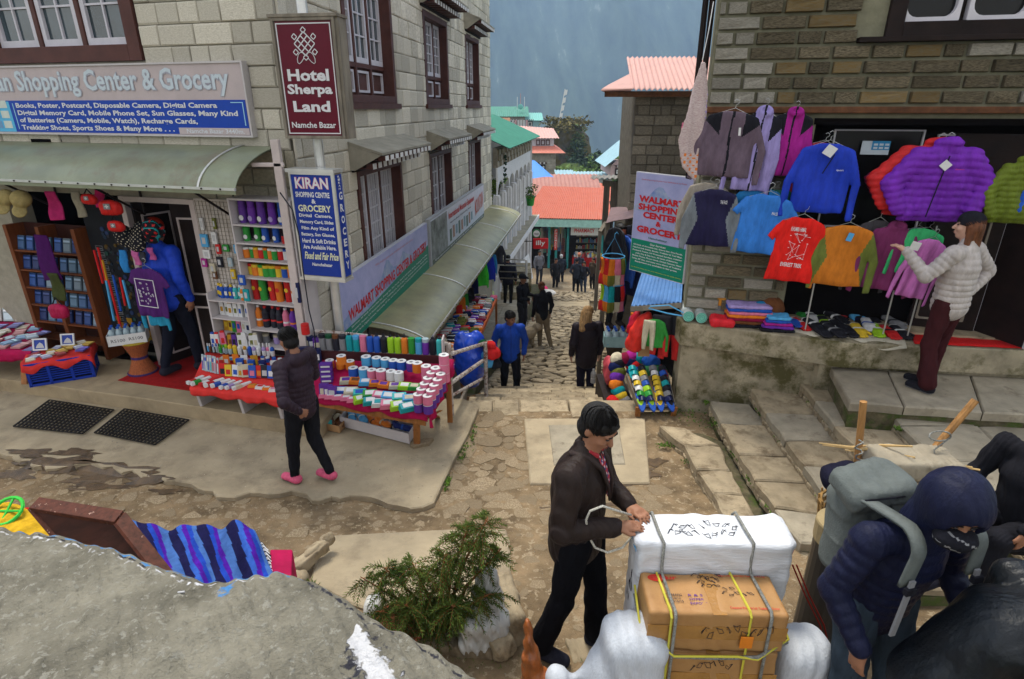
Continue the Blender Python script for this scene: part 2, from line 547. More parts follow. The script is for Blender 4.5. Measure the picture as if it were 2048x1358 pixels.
M_riser=mat('mossy_riser',(.10,.085,.05),rough=.95,var=.5,scale=9,bump=1.0,bscale=30,dirt=(.06,.085,.02),dirt_scale=4,dirt_lo=.5,dirt_hi=.6)
M_mossw=mat('mossy_plaster',(.30,.26,.18),rough=.9,var=.3,scale=4,bump=.7,bscale=35,dirt=(.085,.075,.03),dirt_scale=2.6,dirt_lo=.47,dirt_hi=.6)
M_water=mat('wet_dirt',(.085,.052,.025),rough=.45,var=.5,scale=9,bump=.6,bscale=50,spec=.4)
def smooth01(t):
 t=max(0,min(1,t));return t*t*(3-2*t)
def zg(x,y):
 """height of the little square"""
 return .3*smooth01((4.9-y)/2.4)
def nz2(x,y):
 return math.sin(x*3.1+1.3*math.sin(y*2.3))*math.sin(y*3.7+x)*.5+.5*math.sin(7.3*x+2*math.sin(5.1*y))*math.sin(6.1*y-2.2*x)
def ZS(y):
 """street height along the lane"""
 if y<9.3:return-1.4-.2*(y-9.3)
 if y<30:return-1.4-.2*(y-9.3)
 return-5.54-.03*(y-30)
LANE=.135
def zd(x,y):return zg(x,y)-.008+.007*nz2(x*1.5,y*1.5)
b=MB()
def gfn(u,v):
 x=-9+15.5*u;y=-.5+6.72*v
 return(x,y,zd(x,y))
b.grid(gfn,150,66)
plaza=b.build('square',M_dirt,smooth=True);tag(plaza,kind='structure')
b=MB()
b.quad((-9,6.2,-.02),(-.62,6.2,-.02),(-.62,6.2,-4),(-9,6.2,-4));b.quad((1.6,6.2,-.02),(6.5,6.2,-.02),(6.5,6.2,-4),(1.6,6.2,-4))
tag(b.build('bank',M_riser),kind='structure')
M_terr=mat('far_ground',(.06,.085,.03),rough=1,var=.4,scale=.4,bump=.5,bscale=3)
b=MB()
def tz(x,y):
 if y<6.3:return-.9
 if y<60:return ZS(y)-.35-max(0,y-30)*.06+min(0,-abs(x)*.01)
 base=ZS(60)-.35-1.8
 return base-.22*(y-60)-.0000*y
def tfn(u,v):
 y=-20+1200*v**2.6;x=(u-.5)*(60+2.4*max(y,0))
 return(x,y,tz(x,y)+(nz2(x*.05,y*.05)*min(8,max(0,y-60)*.06)))
b.grid(tfn,60,90)
terr=b.build('terrain',M_terr,smooth=True);tag(terr,kind='structure')
# concrete apron in front of the left shop
poly=[(0,795),(0,905),(90,935),(180,925),(300,950),(365,962),(395,975),(450,995),(520,985),(600,985),(640,1003),(700,992),(760,1003),(800,1018),(845,1020),(868,1008),(880,975),(905,920),(935,865),(957,812),(930,795),(700,790)]
pts=[]
for i in range(len(poly)):
 a=atz(*poly[i],.06);c=atz(*poly[(i+1)%len(poly)],.06)
 pts.append((a.x,a.y))
 L=(c-a).length
 k=int(L/.08)
 if i in(0,20,21):continue
 for j in range(1,k):
  t=j/k;w=.022*math.sin(i*5+j*1.9)+.015*math.sin(j*4.1+i)
  pts.append((a.x+(c.x-a.x)*t,a.y+(c.y-a.y)*t+w))
pts[0]=(-9,pts[0][1]);
b=MB();b.prism([(-9,6.9)]+pts,lambda x,y:-.05,lambda x,y:zg(x,y)+.045+.004*nz2(x*3,y*3),inset=.012)
apron=b.build('concrete_apron',M_conc);tag(apron,kind='structure')
# slabs lying in the square
def slab(px,z,th=.03,m=M_conc,parent=plaza,name='slab',inset=.012,grow=True):
 pts=[atz(x,y,z)for x,y in px]
 b=MB();b.prism([(p.x,p.y)for p in pts],lambda x,y:zg(x,y)-.03,lambda x,y:zg(x,y)+th,inset=inset)
 return b.build(name,m,parent)
slab([(645,1066),(900,1048),(1012,1048),(1020,1080),(1024,1250),(880,1300),(700,1230),(622,1180)],.17,.02)
slab([(1048,838),(1290,838),(1300,968),(1060,970)],0,.012)
slab([(1097,853),(1236,850),(1251,932),(1107,934)],0,.024,M_slabg)
random.seed(11)
stone_me=[]
for k in range(12):
 n=random.choice((6,7,8));pr=[]
 for i in range(n):
  t=2*math.pi*(i+random.uniform(-.25,.25))/n;r=random.uniform(.8,1.12)
  pr.append((r*math.cos(t),r*math.sin(t)))
 bb=MB();bb.prism(pr,-.6,.5,inset=.16)
 stone_me.append(bb.mesh('paving_stone',M_paver))
def in_poly(x,y,P):
 c=False;j=len(P)-1
 for i in range(len(P)):
  if(P[i][1]>y)!=(P[j][1]>y)and x<(P[j][0]-P[i][0])*(y-P[i][1])/(P[j][1]-P[i][1])+P[i][0]:c=not c
  j=i
 return c
def pxp(P,z):return[tuple(atz(x,y,z)[:2])for x,y in P]
def scatter(region,z,spacing,rmin,rmax,n_try,h=.02,avoid=(),maxn=200):
 Pg=pxp(region,z);xs=[p[0]for p in Pg];ys=[p[1]for p in Pg];placed=[]
 for _ in range(n_try):
  x=random.uniform(min(xs),max(xs));y=random.uniform(min(ys),max(ys))
  if not in_poly(x,y,Pg)or any(in_poly(x,y,a)for a in avoid):continue
  r=random.uniform(rmin,rmax)
  if any((x-q[0])**2+(y-q[1])**2<(r+q[2])**2*spacing for q in placed):continue
  placed.append((x,y,r))
  if len(placed)>=maxn:break
 for x,y,r in placed:
  obj('paving_stone',random.choice(stone_me),plaza,(x,y,zd(x,y)+.002),(random.uniform(-.015,.015),random.uniform(-.015,.015),random.uniform(0,6.28)),(r*random.uniform(.85,1.3),r*random.uniform(.75,1.05),h*.16))
 return placed
av=[pxp([(1045,832),(1295,832),(1305,974),(1055,974)],0),pxp([(640,1060),(1024,1044),(1026,1250),(880,1305),(615,1185)],.17)]
scatter([(960,832),(1045,832),(1062,975),(1320,975),(1330,1040),(1100,1060),(900,1035),(880,1010),(930,900)],0,.6,.055,.15,2600,.03,av,110)
scatter([(870,1020),(1100,1060),(1330,1040),(1420,1150),(1080,1340),(1030,1250),(1022,1044),(650,1058),(560,1010),(700,1010)],.1,1.6,.02,.07,900,.022,av,90)
scatter([(0,915),(350,970),(560,1000),(640,1060),(560,1120),(250,1050),(0,1010)],.1,1.2,.03,.11,700,.02,av,60)
b=MB()
for _ in range(5200):
 x=random.uniform(-4.5,3.5);y=random.uniform(2.2,6.1);r=random.uniform(.003,.011)
 if in_poly(x,y,av[1])and random.random()<.8:continue
 z=zd(x,y);a=random.uniform(0,6)
 if in_poly(x,y,pts):z=zg(x,y)+.047
 if in_poly(x,y,pts)and random.random()<.4:continue
 v=[(x+r*math.cos(a+i*2.09),y+r*math.sin(a+i*2.09),z-.006)for i in range(3)]+[(x,y,z+r*.7)]
 b.add(v,[(0,1,3),(1,2,3),(2,0,3)])
tag(b.build('gravel',mat('gravel',(.38,.33,.25),rough=.9,var=.2,island=.35)),'small pale pebbles scattered over the dirt of the square','gravel',kind='stuff')
def puddle(px,z,name='puddle',dz=.004):
 P=pxp(px,z);b=MB()
 n=len(P);q=[]
 for i in range(n):
  a=P[i];c=P[(i+1)%n]
  for j in range(5):
   t=j/5;w=.05*math.sin(i*3.3+j*2.7)
   q.append((a[0]+(c[0]-a[0])*t+w*.6,a[1]+(c[1]-a[1])*t+w))
 b.add([(x,y,zg(x,y)+dz)for x,y in q],[tuple(range(len(q)))])
 return tag(b.build(name,M_water),kind='structure')
for cx,cy,rx,ry in((110,925,70,12),(215,940,90,16),(60,905,40,8),(150,905,45,7),(290,955,45,9),(330,975,30,6),(30,940,40,10),(190,965,60,7),(1275,935,40,14),(1240,960,25,7),(1310,915,22,8),(1225,1005,20,5),(1100,1010,20,4)):
 rd=random.Random(cx);P=[]
 for i in range(26):
  t=i*.2417;q=1+.28*math.sin(3*t+cx)+.2*math.sin(7*t+cy)+rd.uniform(-.14,.14);P.append(atz(cx+rx*q*math.cos(t),cy+ry*q*math.sin(t),.05)[:2])
 b=MB();b.add([(x,y,zg(x,y)+.053 if in_poly(x,y,pts)else zd(x,y)+.006)for x,y in P],[tuple(range(26))]);tag(b.build('wet_patch',M_water),kind='structure')
# stoop in front of the left shop
st=[atz(0,757,.22),atz(290,797,.22),atz(560,838,.22),atz(640,850,.22)]
b=MB();b.prism([(-9,6.72)]+[(-6.46,6.66)]+[(p.x,p.y)for p in st[1:]]+[(-2.0,6.3),(-2.2,6.6),(-9,8.6)],0,.22,inset=.012)
tag(b.build('stoop',M_conc2),kind='structure')
# flight of steps down to the lane
b=MB()
steps=thing('lane_steps',None,None,(0,0,0));tag(steps,kind='structure')
random.seed(4)
for i in range(8):
 y0=6.1+.42*i if i else 6.1;z=-.01-.175*i
 x=-.62+.05*i
 while x<1.55+.05*i:
  w=random.uniform(.3,.7);x1=min(x+w,1.62+.05*i)
  bb=MB();bb.prism([(x,y0+random.uniform(-.03,.03)),(x1-.015,y0+random.uniform(-.03,.03)),(x1-.015,y0+.43),(x,y0+.43)],z-.16,z+random.uniform(-.008,.008),inset=.014)
  bb.build('slab',M_slab,steps);x=x1
# the lane: uneven flat stones, the nearest as single pieces
def lane_x(y,t):
 """t 0..1 across the lane"""
 l=-.6+.132*(y-9.1);r=1.92+.128*(y-9.1)
 return l+(r-l)*t
b=MB()
def lfn(u,v):
 y=9.0+24*v
 return(lane_x(y,-.05+1.1*u),y,ZS(y)-.05)
b.grid(lfn,4,60)
lane=b.build('lane',mat('lane_bed',(.10,.075,.045),rough=.95,var=.4,scale=12,bump=.6));tag(lane,kind='structure')
random.seed(21)
cob_me=[]
for k in range(10):
 n=7;pr=[]
 for i in range(n):
  t=2*math.pi*(i+random.uniform(-.2,.2))/n;r=random.uniform(.85,1.1)
  pr.append((r*math.cos(t),r*math.sin(t)))
 bb=MB();bb.prism(pr,-.7,.5,inset=.2);cob_me.append(bb.mesh('lane_stone',M_cob))
rest=MB();cnt=0
y=9.05;row=0
while y<27.5:
 dy=random.uniform(.12,.19)*(1+.02*(y-9));x=lane_x(y,0)+random.uniform(-.1,0)
 while x<lane_x(y,1):
  w=random.uniform(.16,.42)
  cx,cy=x+w/2,y+random.uniform(-.03,.03)
  M=Matrix.Translation((cx,cy,ZS(cy)+.02+random.uniform(-.02,.02)))@Matrix.Rotation(-.197,4,'X')@Matrix.Rotation(random.uniform(-.12,.12),4,'Y')@Matrix.Rotation(random.uniform(-.15,.15)+(math.pi if random.random()<.5 else 0),4,'Z')@Matrix.Diagonal((w*.52,dy*.56,.11,1))
  if 21.6<y<23.4 and True:
   x+=w;continue
  if cnt<290:
   o=obj('lane_stone',random.choice(cob_me),lane);o.matrix_local=M;cnt+=1
  else:
   me=random.choice(cob_me)
   rest.add([v.co for v in me.vertices],[tuple(p.vertices)for p in me.polygons],None,M)
  x+=w
 y+=dy;row+=1
rest_o=rest.build('paving',M_cob,lane);tag(rest_o,kind='stuff')
bb=MB();bb.prism([(lane_x(21.5,.12),21.5),(lane_x(21.5,.8),21.5),(lane_x(23.5,.8),23.5),(lane_x(23.5,.12),23.5)],lambda x,y:ZS(y)-.1,lambda x,y:ZS(y)+.04,inset=.02);bb.build('slab',M_conc,lane)
bb=MB();bb.prism([(lane_x(27.4,-.3),27.4),(lane_x(27.4,1.5),27.4),(6.4,36),(-1,36)],lambda x,y:ZS(y)-.1,lambda x,y:ZS(y)+.03);bb.build('slab',M_paver,lane)
for(y0,t0,t1,dz)in((28.2,.25,1.15,.12),(29.6,.2,1.2,.2)):
 bb=MB();bb.box(lane_x(y0,t0),lane_x(y0,t1),y0,y0+.5,ZS(y0)-.1,ZS(y0)+dz);bb.build('kerb',M_slab,lane)
# side walks either side of the lane
def WL(y):return-1.05-.17*(y-9.1)if y>7 else-.7
walk=thing('left_walk',None,None);tag(walk,kind='structure')
b=MB();b.prism([(-2.4,6.3),(-.62,6.3),(-.62,9.0),(lane_x(24,0)-.05,24),(-.2,24),(-2.4,8)],-6,lambda x,y:WL(y)-.03)
b.build('walk_bed',M_riser,walk)
random.seed(5)
y=6.9
while y<19:
 dy=random.uniform(.5,.8);x0=-2.25+LANE*(y-6.4);x1=lane_x(max(y,9),0)-.06-(.12 if y<9 else 0);x=x0
 while x<x1-.1:
  w=min(random.uniform(.45,.8),x1-x)
  if x1-x-w<.15:w=x1-x
  bb=MB();s_=LANE*dy
  bb.prism([(x,y),(x+w-.012,y),(x+w-.012+s_,y+dy-.012),(x+s_,y+dy-.012)],lambda X,Y:WL(Y)-.06,lambda X,Y:WL(Y),inset=.006)
  bb.build('slab',M_slabg,walk);x+=w
 y+=dy
def WR(y):return-.42-.16*(y-7)
walk2=thing('right_walk',None,None);tag(walk2,kind='structure')
b=MB();b.prism([(1.62,6.3),(3.4,6.3),(6.2,26),(lane_x(26,1)+.05,26),(1.95,9.0)],-6,lambda x,y:WR(y)-.04)
b.build('walk_bed',M_riser,walk2)
y=6.4
while y<19:
 dy=random.uniform(.4,.7);x=(1.66 if y<9 else lane_x(y,1))+.03;x1=3.3+LANE*(y-6)
 while x<x1-.1:
  w=min(random.uniform(.5,1.0),x1-x)
  bb=MB();s_=LANE*dy
  bb.prism([(x,y),(x+w-.02,y),(x+w-.02+s_,y+dy-.02),(x+s_,y+dy-.02)],lambda X,Y:WR(Y)-.08,lambda X,Y:WR(Y)+.01*math.sin(x*7),inset=.012)
  bb.build('slab',M_slab,walk2);x+=w
 y+=dy
# stone steps climbing on the right
stp=thing('stone_steps',None,None);tag(stp,kind='structure')
random.seed(9)
tiers=[(.13,[(1318,850),(1368,890),(1395,940),(1425,985),(1450,1035)],[(1370,855),(1440,890),(1462,940),(1490,990),(1515,1040)]),(.26,[(1418,800),(1440,845),(1478,908),(1510,960),(1548,1015),(1600,1085)],[(1500,808),(1540,850),(1580,912),(1620,965),(1655,1030),(1690,1090)]),(.40,[(1500,775),(1530,825),(1570,880),(1608,930),(1655,1000),(1700,1075),(1760,1180)],[(1600,775),(1650,828),(1705,880),(1750,935),(1790,1000),(1840,1080),(1900,1180)]),(.54,[(1588,750),(1628,800),(1668,850),(1720,905),(1770,960),(1850,1080)],[(1680,780),(1765,808),(1830,862),(1875,905),(1960,965),(2080,1080)]),(.66,[(1762,808),(1800,850),(1870,920),(1960,1000),(2060,1100)],[(2060,800),(2110,850),(2180,920),(2260,1000),(2300,1100)]),]
wedge=MB()
for ti,(z,Lp,Rp)in enumerate(tiers):
 zz=z
 Lw=[atz(x,y,zz)for x,y in Lp];Rw=[atz(x,y,zz)for x,y in Rp]
 for i in range(len(Lw)-1):
  a,b2,c,d=Lw[i],Lw[i+1],Rw[i+1],Rw[i]
  nsub=1 if ti<4 else 2
  for q in range(nsub):
   t0,t1=q/nsub,(q+1)/nsub
   P4=[a.lerp(d,t0),b2.lerp(c,t0),b2.lerp(c,t1),a.lerp(d,t1)]
   cx=sum(p.x for p in P4)/4;cy=sum(p.y for p in P4)/4
   pr=[]
   for k in range(4):
    p,n=P4[k],P4[(k+1)%4]
    sgx=lambda v:(cx+(v[0]-cx)*.975,cy+(v[1]-cy)*.965)
    for t in(0,.33,.66):
     v=(p.x+(n.x-p.x)*t+random.uniform(-.012,.012),p.y+(n.y-p.y)*t+random.uniform(-.012,.012))
     pr.append(sgx(v))
   tl=random.uniform(-.015,.015)
   bb=MB();bb.prism(pr,lambda x,y:z-.085,lambda x,y:z+tl*(x-cx),inset=.014)
   bb.build('slab',M_slabg if(ti==4 and random.random()<.7)or random.random()<.12 else M_slab,stp)
 Rw2=[r+(r-l)*.55 for l,r in zip(Lw,Rw)]
 ring=[(p.x,p.y)for p in Lw]+[(p.x,p.y)for p in reversed(Rw2)]
 wedge.prism([(p[0]+.035,p[1])for p in ring],-.1,z-.06)
 for i in range(len(Lw)-1):
  for j in range(4):
   p=Lw[i].lerp(Lw[i+1],(j+.5)/4)
   bb=MB();w=random.uniform(.05,.1)
   bb.box(-w,w,-.05,.05,-.028,.028)
   o=bb.build('wedge_stone',M_slab,stp,bevel=.012);o.location=(p.x+.05,p.y,z-.12);ang=math.atan2(Lw[i+1].y-Lw[i].y,Lw[i+1].x-Lw[i].x);o.rotation_euler=(random.uniform(-.1,.1),random.uniform(-.1,.1),ang+random.uniform(-.2,.2))
wedge.build('riser',M_riser,stp)
tp=[(3.42,5.72),(3.19,4.90),(4.64,4.66),(7,4.3),(7,5.3),(5.15,5.5)]
b=MB();b.prism([(x+.03 if x<4 else x,y+.03)for x,y in tp],0,.74,inset=.01)
b.build('riser',M_riser,stp)
cuts=[0,.26,.62,1.0,1.6]
for i in range(4):
 f=lambda t,k:(3.19+(4.64-3.19)*t*1.25,4.90-.24*t*1.25)if k==0 else(3.42+1.75*t*1.25,5.72-.27*t*1.25)
 a,b2,c,d=f(cuts[i],0),f(cuts[i+1]-.006,0),f(cuts[i+1]-.006,1),f(cuts[i],1)
 bb=MB();bb.prism([a,((a[0]+b2[0])/2,(a[1]+b2[1])/2+.02),b2,c,d],.72,.81,inset=.014);bb.build('slab',M_slabg,stp)
led=MB()
led.prism([(1.93,6.22),(2.55,5.98),(3.32,5.66),(3.36,5.62),(5.15,5.40),(7.0,5.1),(7.0,6.2),(1.93,6.6)],.86,1.13,inset=.015)
led.build('ledge',M_mossw,stp)
led=MB();led.prism([(3.30,5.72),(5.15,5.46),(7,5.2),(7,6.2),(3.3,6.2)],.5,.865);led.build('ledge_base',M_mossw,stp)
led=MB();led.prism([(1.97,6.28),(3.42,5.80),(3.42,6.2),(2.0,6.6)],-3.0,.87);led.build('foundation',M_mossw,stp)
# mountain across the valley
M_mtn=bpy.data.materials.new('mountain_forest');M_mtn.use_nodes=True
nt=M_mtn.node_tree;N=nt.nodes;L=nt.links;bs=N['Principled BSDF'];bs.inputs['Roughness'].default_value=1;bs.inputs['Specular IOR Level'].default_value=0
tc=N.new('ShaderNodeTexCoord');mp=N.new('ShaderNodeMapping');mp.inputs['Scale'].default_value=(.034,.0035,.009);mp.inputs['Rotation'].default_value=(0,.35,0)
L.new(tc.outputs['Object'],mp.inputs[0])
n1=N.new('ShaderNodeTexNoise');n1.inputs['Scale'].default_value=1.0;n1.inputs['Detail'].default_value=12;n1.inputs['Roughness'].default_value=.72;L.new(mp.outputs[0],n1.inputs['Vector'])
c1=N.new('ShaderNodeValToRGB');e=c1.color_ramp.elements
e[0].position=.3;e[0].color=(.003,.008,.008,1);e[1].position=.60;e[1].color=(.06,.085,.06,1)
k=e.new(.66);k.color=(.16,.18,.15,1);k=e.new(.72);k.color=(.6,.6,.58,1)
L.new(n1.outputs['Fac'],c1.inputs[0]);L.new(c1.outputs[0],bs.inputs['Base Color'])
b=MB()
def mfn(u,v):
 x=-2000+5000*u;r=v
 y=560+3300*r**1.5;z=-260+1500*r
 fold=230*abs(math.sin(x*.0035+2.2*r+.5*math.sin(r*7)))+90*abs(math.sin(x*.011-r*8))+35*math.sin(x*.03+r*15)+14*math.sin(x*.055+r*23)
 return(x,y+fold*(1-.3*r),z+12*math.sin(x*.03+r*31))
b.grid(mfn,150,90)
tag(b.build('mountain',M_mtn,smooth=True),kind='structure')
# the air
b=MB();b.box(-2300,3300,-30,4300,-300,1330)
hz=b.build('haze');hz['kind']='stuff';tag(hz,'pale blue mist filling the valley between village and mountain','haze')
M_hz=bpy.data.materials.new('haze');M_hz.use_nodes=True;nt=M_hz.node_tree;nt.nodes.remove(nt.nodes['Principled BSDF'])
pv=nt.nodes.new('ShaderNodeVolumePrincipled');pv.inputs['Color'].default_value=(.50,.70,1.0,1);pv.inputs['Density'].default_value=.00042
nt.links.new(pv.outputs[0],nt.nodes['Material Output'].inputs['Volume'])
hz.data.materials.append(M_hz)
# ---- BUILDINGS
M_mortar=mat('mortar',(.30,.275,.215),rough=.95,var=.15,scale=8,bump=.5,bscale=50)
M_ashlar=mat('pale_ashlar',(.55,.50,.40),rough=.85,var=.16,scale=14,bump=.55,bscale=45,island=.26,stretch=(1,1,2.2),hue=(.66,.62,.53),dirt=(.36,.33,.26),dirt_scale=18,dirt_lo=.5,dirt_hi=.75,bump_dist=.012)
M_dkmortar=mat('grey_mortar',(.20,.19,.13),rough=.95,var=.18,scale=8,bump=.5,bscale=50)
M_brownwood=mat('brown_paint',(.085,.034,.028),rough=.5,var=.2,scale=5,bump=.15,bscale=30)
M_dkwood=mat('dark_timber',(.013,.007,.006),rough=.6,var=.4,scale=5,bump=.3,bscale=30)
M_lilac=mat('lilac_white_paint',(.55,.53,.58),rough=.5,var=.08,scale=8)
M_white=mat('white_paint',(.68,.68,.68),rough=.5,var=.08,scale=8)
M_dark=mat('dark_interior',(.006,.005,.005),rough=1,var=.3,spec=0)  # near-black colour stands in for the shade inside rooms and hollows
M_glass=glass()
M_awn=mat('awning_sheet',(.27,.25,.125),rough=.35,var=.18,scale=2.5,bump=.15,bscale=12,spec=.45,dirt=(.15,.155,.10),dirt_scale=4,dirt_lo=.5,dirt_hi=.8)
M_awn2=mat('awning_sheet_green',(.19,.21,.135),rough=.35,var=.18,scale=2.5,bump=.15,bscale=12,spec=.45,dirt=(.16,.12,.07),dirt_scale=3,dirt_lo=.52,dirt_hi=.75)
M_alu=mat('aluminium',(.62,.62,.60),rough=.35,metal=.6,var=.1)
M_weath=mat('weathered_wood',(.20,.175,.14),rough=.85,var=.35,scale=8,bump=.5,bscale=35,stretch=(1,1,.25))
M_concw=mat('plaster',(.29,.265,.2),rough=.9,var=.22,scale=5,bump=.5,bscale=45)
M_wood=mat('orange_wood',(.30,.12,.035),rough=.55,var=.3,scale=5,bump=.2,bscale=30,stretch=(4,4,.6))
M_shelf=mat('shelf_board',(.50,.46,.46),rough=.6,var=.06)
M_curtain=mat('curtain',(.11,.13,.15),rough=.8,var=.5,scale=3,stretch=(22,22,.8))
M_curtw=mat('pale_curtain',(.30,.31,.34),rough=.8,var=.4,scale=3,stretch=(26,26,.8))
def unit_stone(k,rough=.0,cham=.07):
 """unit block -0.5..0.5 in X and Z, front face towards -Y at y=-1..0"""
 rnd=random.Random(k);b=MB()
 o=[(-.5,-.5),(.5,-.5),(.5,.5),(-.5,.5)]
 back=[(x,0,z)for x,z in o]
 mid=[(x+rnd.uniform(-.012,.012),-.62,z+rnd.uniform(-.012,.012))for x,z in o]
 fx=1-cham*.8;fz=1-cham*2
 fr=[(x*fx+rnd.uniform(-.02,.02),-1+rnd.uniform(-rough,rough),z*fz+rnd.uniform(-.03,.03))for x,z in o]
 inner=[]
 if rough:
  inner=[(-.2+rnd.uniform(-.08,.08),-1-rnd.uniform(-.1,rough),rnd.uniform(-.15,.15)),(.2+rnd.uniform(-.08,.08),-1-rnd.uniform(-.1,rough),rnd.uniform(-.15,.15))]
 v=back+mid+fr+inner
 f=[]
 for a in(0,4):
  for i in range(4):
   j=(i+1)%4;f.append((a+i,a+j,a+4+j,a+4+i))
 if rough:
  f+=[(8,9,13,12),(9,10,13),(10,11,12,13),(11,8,12)]
 else:f.append((8,9,10,11))
 b.add(v,f)
 return b
def masonry(root,fr,regs,holes,rowh,lens,gap,mat_,depth,seed,keep=300,near=None,base_off=0.0,rough=0.0,cham=.07,name='stone',jit=.0,rubble=False):
 """lay single stones over rectangular regions (a0,a1,z0,z1) of a facade; near ones single, the rest joined"""
 rnd=random.Random(seed);items=[]
 for(a0,a1,z0,z1)in regs:
  n=max(1,round((z1-z0)/rowh));hh=(z1-z0)/n
  for r in range(n):
   za=z0+r*hh;a=a0-rnd.uniform(0,lens[0])
   while a<a1:
    w=rnd.uniform(*lens);s0,s1=max(a,a0),min(a+w,a1);a+=w
    if s1-s0<.05:continue
    segs=[(s0,s1)]
    for(h0,h1,k0,k1)in holes:
     if za+hh*.5>k0 and za+hh*.5<k1:
      ns=[]
      for(p,q)in segs:
       if q<=h0 or p>=h1:ns.append((p,q));continue
       if p<h0:ns.append((p,h0))
       if q>h1:ns.append((h1,q))
      segs=ns
    for p,q in segs:
     if q-p>.04:items.append(((p+q)/2,za+hh/2,q-p-gap,hh-gap*(1 if not rubble else rnd.uniform(.6,1.6))))
 mes=[unit_stone(seed*10+k,rough,cham).mesh(name,mat_)for k in range(10)]
 near=near or(lambda a,z:abs(a))
 items.sort(key=lambda t:near(t[0],t[1]))
 st=MB()
 for i,(a,z,w,h)in enumerate(items):
  d=depth*rnd.uniform(.75,1.15);k=rnd.randrange(10)
  flip=rnd.random()<.5
  if i<keep:
   o=obj(name,mes[k],root);o.location=(a,base_off,z);o.scale=(-w if False else w,d,h)
  else:
   me=mes[k];M=Matrix.Translation((a,base_off,z))@Matrix.Diagonal((w,d,h,1))
   st.add([v.co for v in me.vertices],[tuple(p.vertices)for p in me.polygons],None,M)
 if st.v:
  o=st.build('stonework',mat_,root);tag(o,kind='stuff')
def holed_wall(b,a0,a1,z0,z1,holes,y0,y1,m=None):
 xs=sorted(set([a0,a1]+[v for h in holes for v in h[:2]if a0<v<a1]));zs=sorted(set([z0,z1]+[v for h in holes for v in h[2:]if z0<v<z1]))
 for i in range(len(xs)-1):
  for j in range(len(zs)-1):
   cx,cz=(xs[i]+xs[i+1])/2,(zs[j]+zs[j+1])/2
   if any(h[0]<cx<h[1]and h[2]<cz<h[3]for h in holes):continue
   b.box(xs[i],xs[i+1],y0,y1,zs[j],zs[j+1],m)
def frame_rect(b,x0,x1,z0,z1,w,y0,y1,m=None,wb=None,wt=None):
 wb=w if wb is None else wb;wt=w if wt is None else wt
 b.box(x0,x0+w,y0,y1,z0,z1,m);b.box(x1-w,x1,y0,y1,z0,z1,m)
 b.box(x0+w,x1-w,y0,y1,z0,z0+wb,m);b.box(x0+w,x1-w,y0,y1,z1-wt,z1,m)
def window(root,x0,x1,z0,z1,casements,panel=0.0,rec=.13,rows=4,cols=2,frame_m=None,sash=None,wide=.085,sill=True,curtain=None,proud=.03,lintel=False):
 """timber window set in its reveal; casements = number of sashes, panel = height of the boarded base"""
 frame_m=frame_m or M_brownwood;sash=sash or M_lilac
 f=MB();frame_rect(f,x0,x1,z0,z1,wide,-proud,rec+.05)
 w=(x1-x0-2*wide)/casements
 for i in range(1,casements):
  f.box(x0+wide+i*w-.03,x0+wide+i*w+.03,rec-.05,rec+.05,z0+wide,z1-wide)
 if panel:f.box(x0+wide,x1-wide,rec-.048,rec+.048,z0+wide+panel-.03,z0+wide+panel+.03)
 W=f.build('window',frame_m,root,bevel=.004,seg=1)
 if sill:
  s=MB();s.box(x0-.08,x1+.08,-.07,.04,z0-.075,z0+.0);s.build('sill',frame_m,W)
 for i in range(casements):
  c0,c1=x0+wide+i*w+(.03 if i else 0),x0+wide+(i+1)*w-(.03 if i<casements-1 else 0)
  zb=z0+wide+(panel+.03 if panel else 0)
  s=MB();frame_rect(s,c0+.008,c1-.008,zb+.005,z1-wide-.005,.055,rec-.035,rec+.02,wb=.07)
  a0,a1,b0,b1=c0+.063,c1-.063,zb+.075,z1-wide-.06
  for k in range(1,cols):x=a0+(a1-a0)*k/cols;s.box(x-.011,x+.011,rec-.025,rec+.01,b0,b1)
  for k in range(1,rows):z=b0+(b1-b0)*k/rows;s.box(a0,a1,rec-.024,rec+.009,z-.010,z+.010)
  s.build('sash',sash,W)
  g=MB();g.box(a0,a1,rec+.0,rec+.006,b0,b1);g.build('pane',M_glass,W)
  if panel:
   p=MB();frame_rect(p,c0+.035,c1-.035,z0+wide+.04,z0+wide+panel-.06,.03,rec-.03,rec+.02);p.build('moulding',sash,W)
   p=MB();p.box(c0,c1,rec,rec+.03,z0+wide,z0+wide+panel-.03);p.build('board',frame_m,W)
 return W
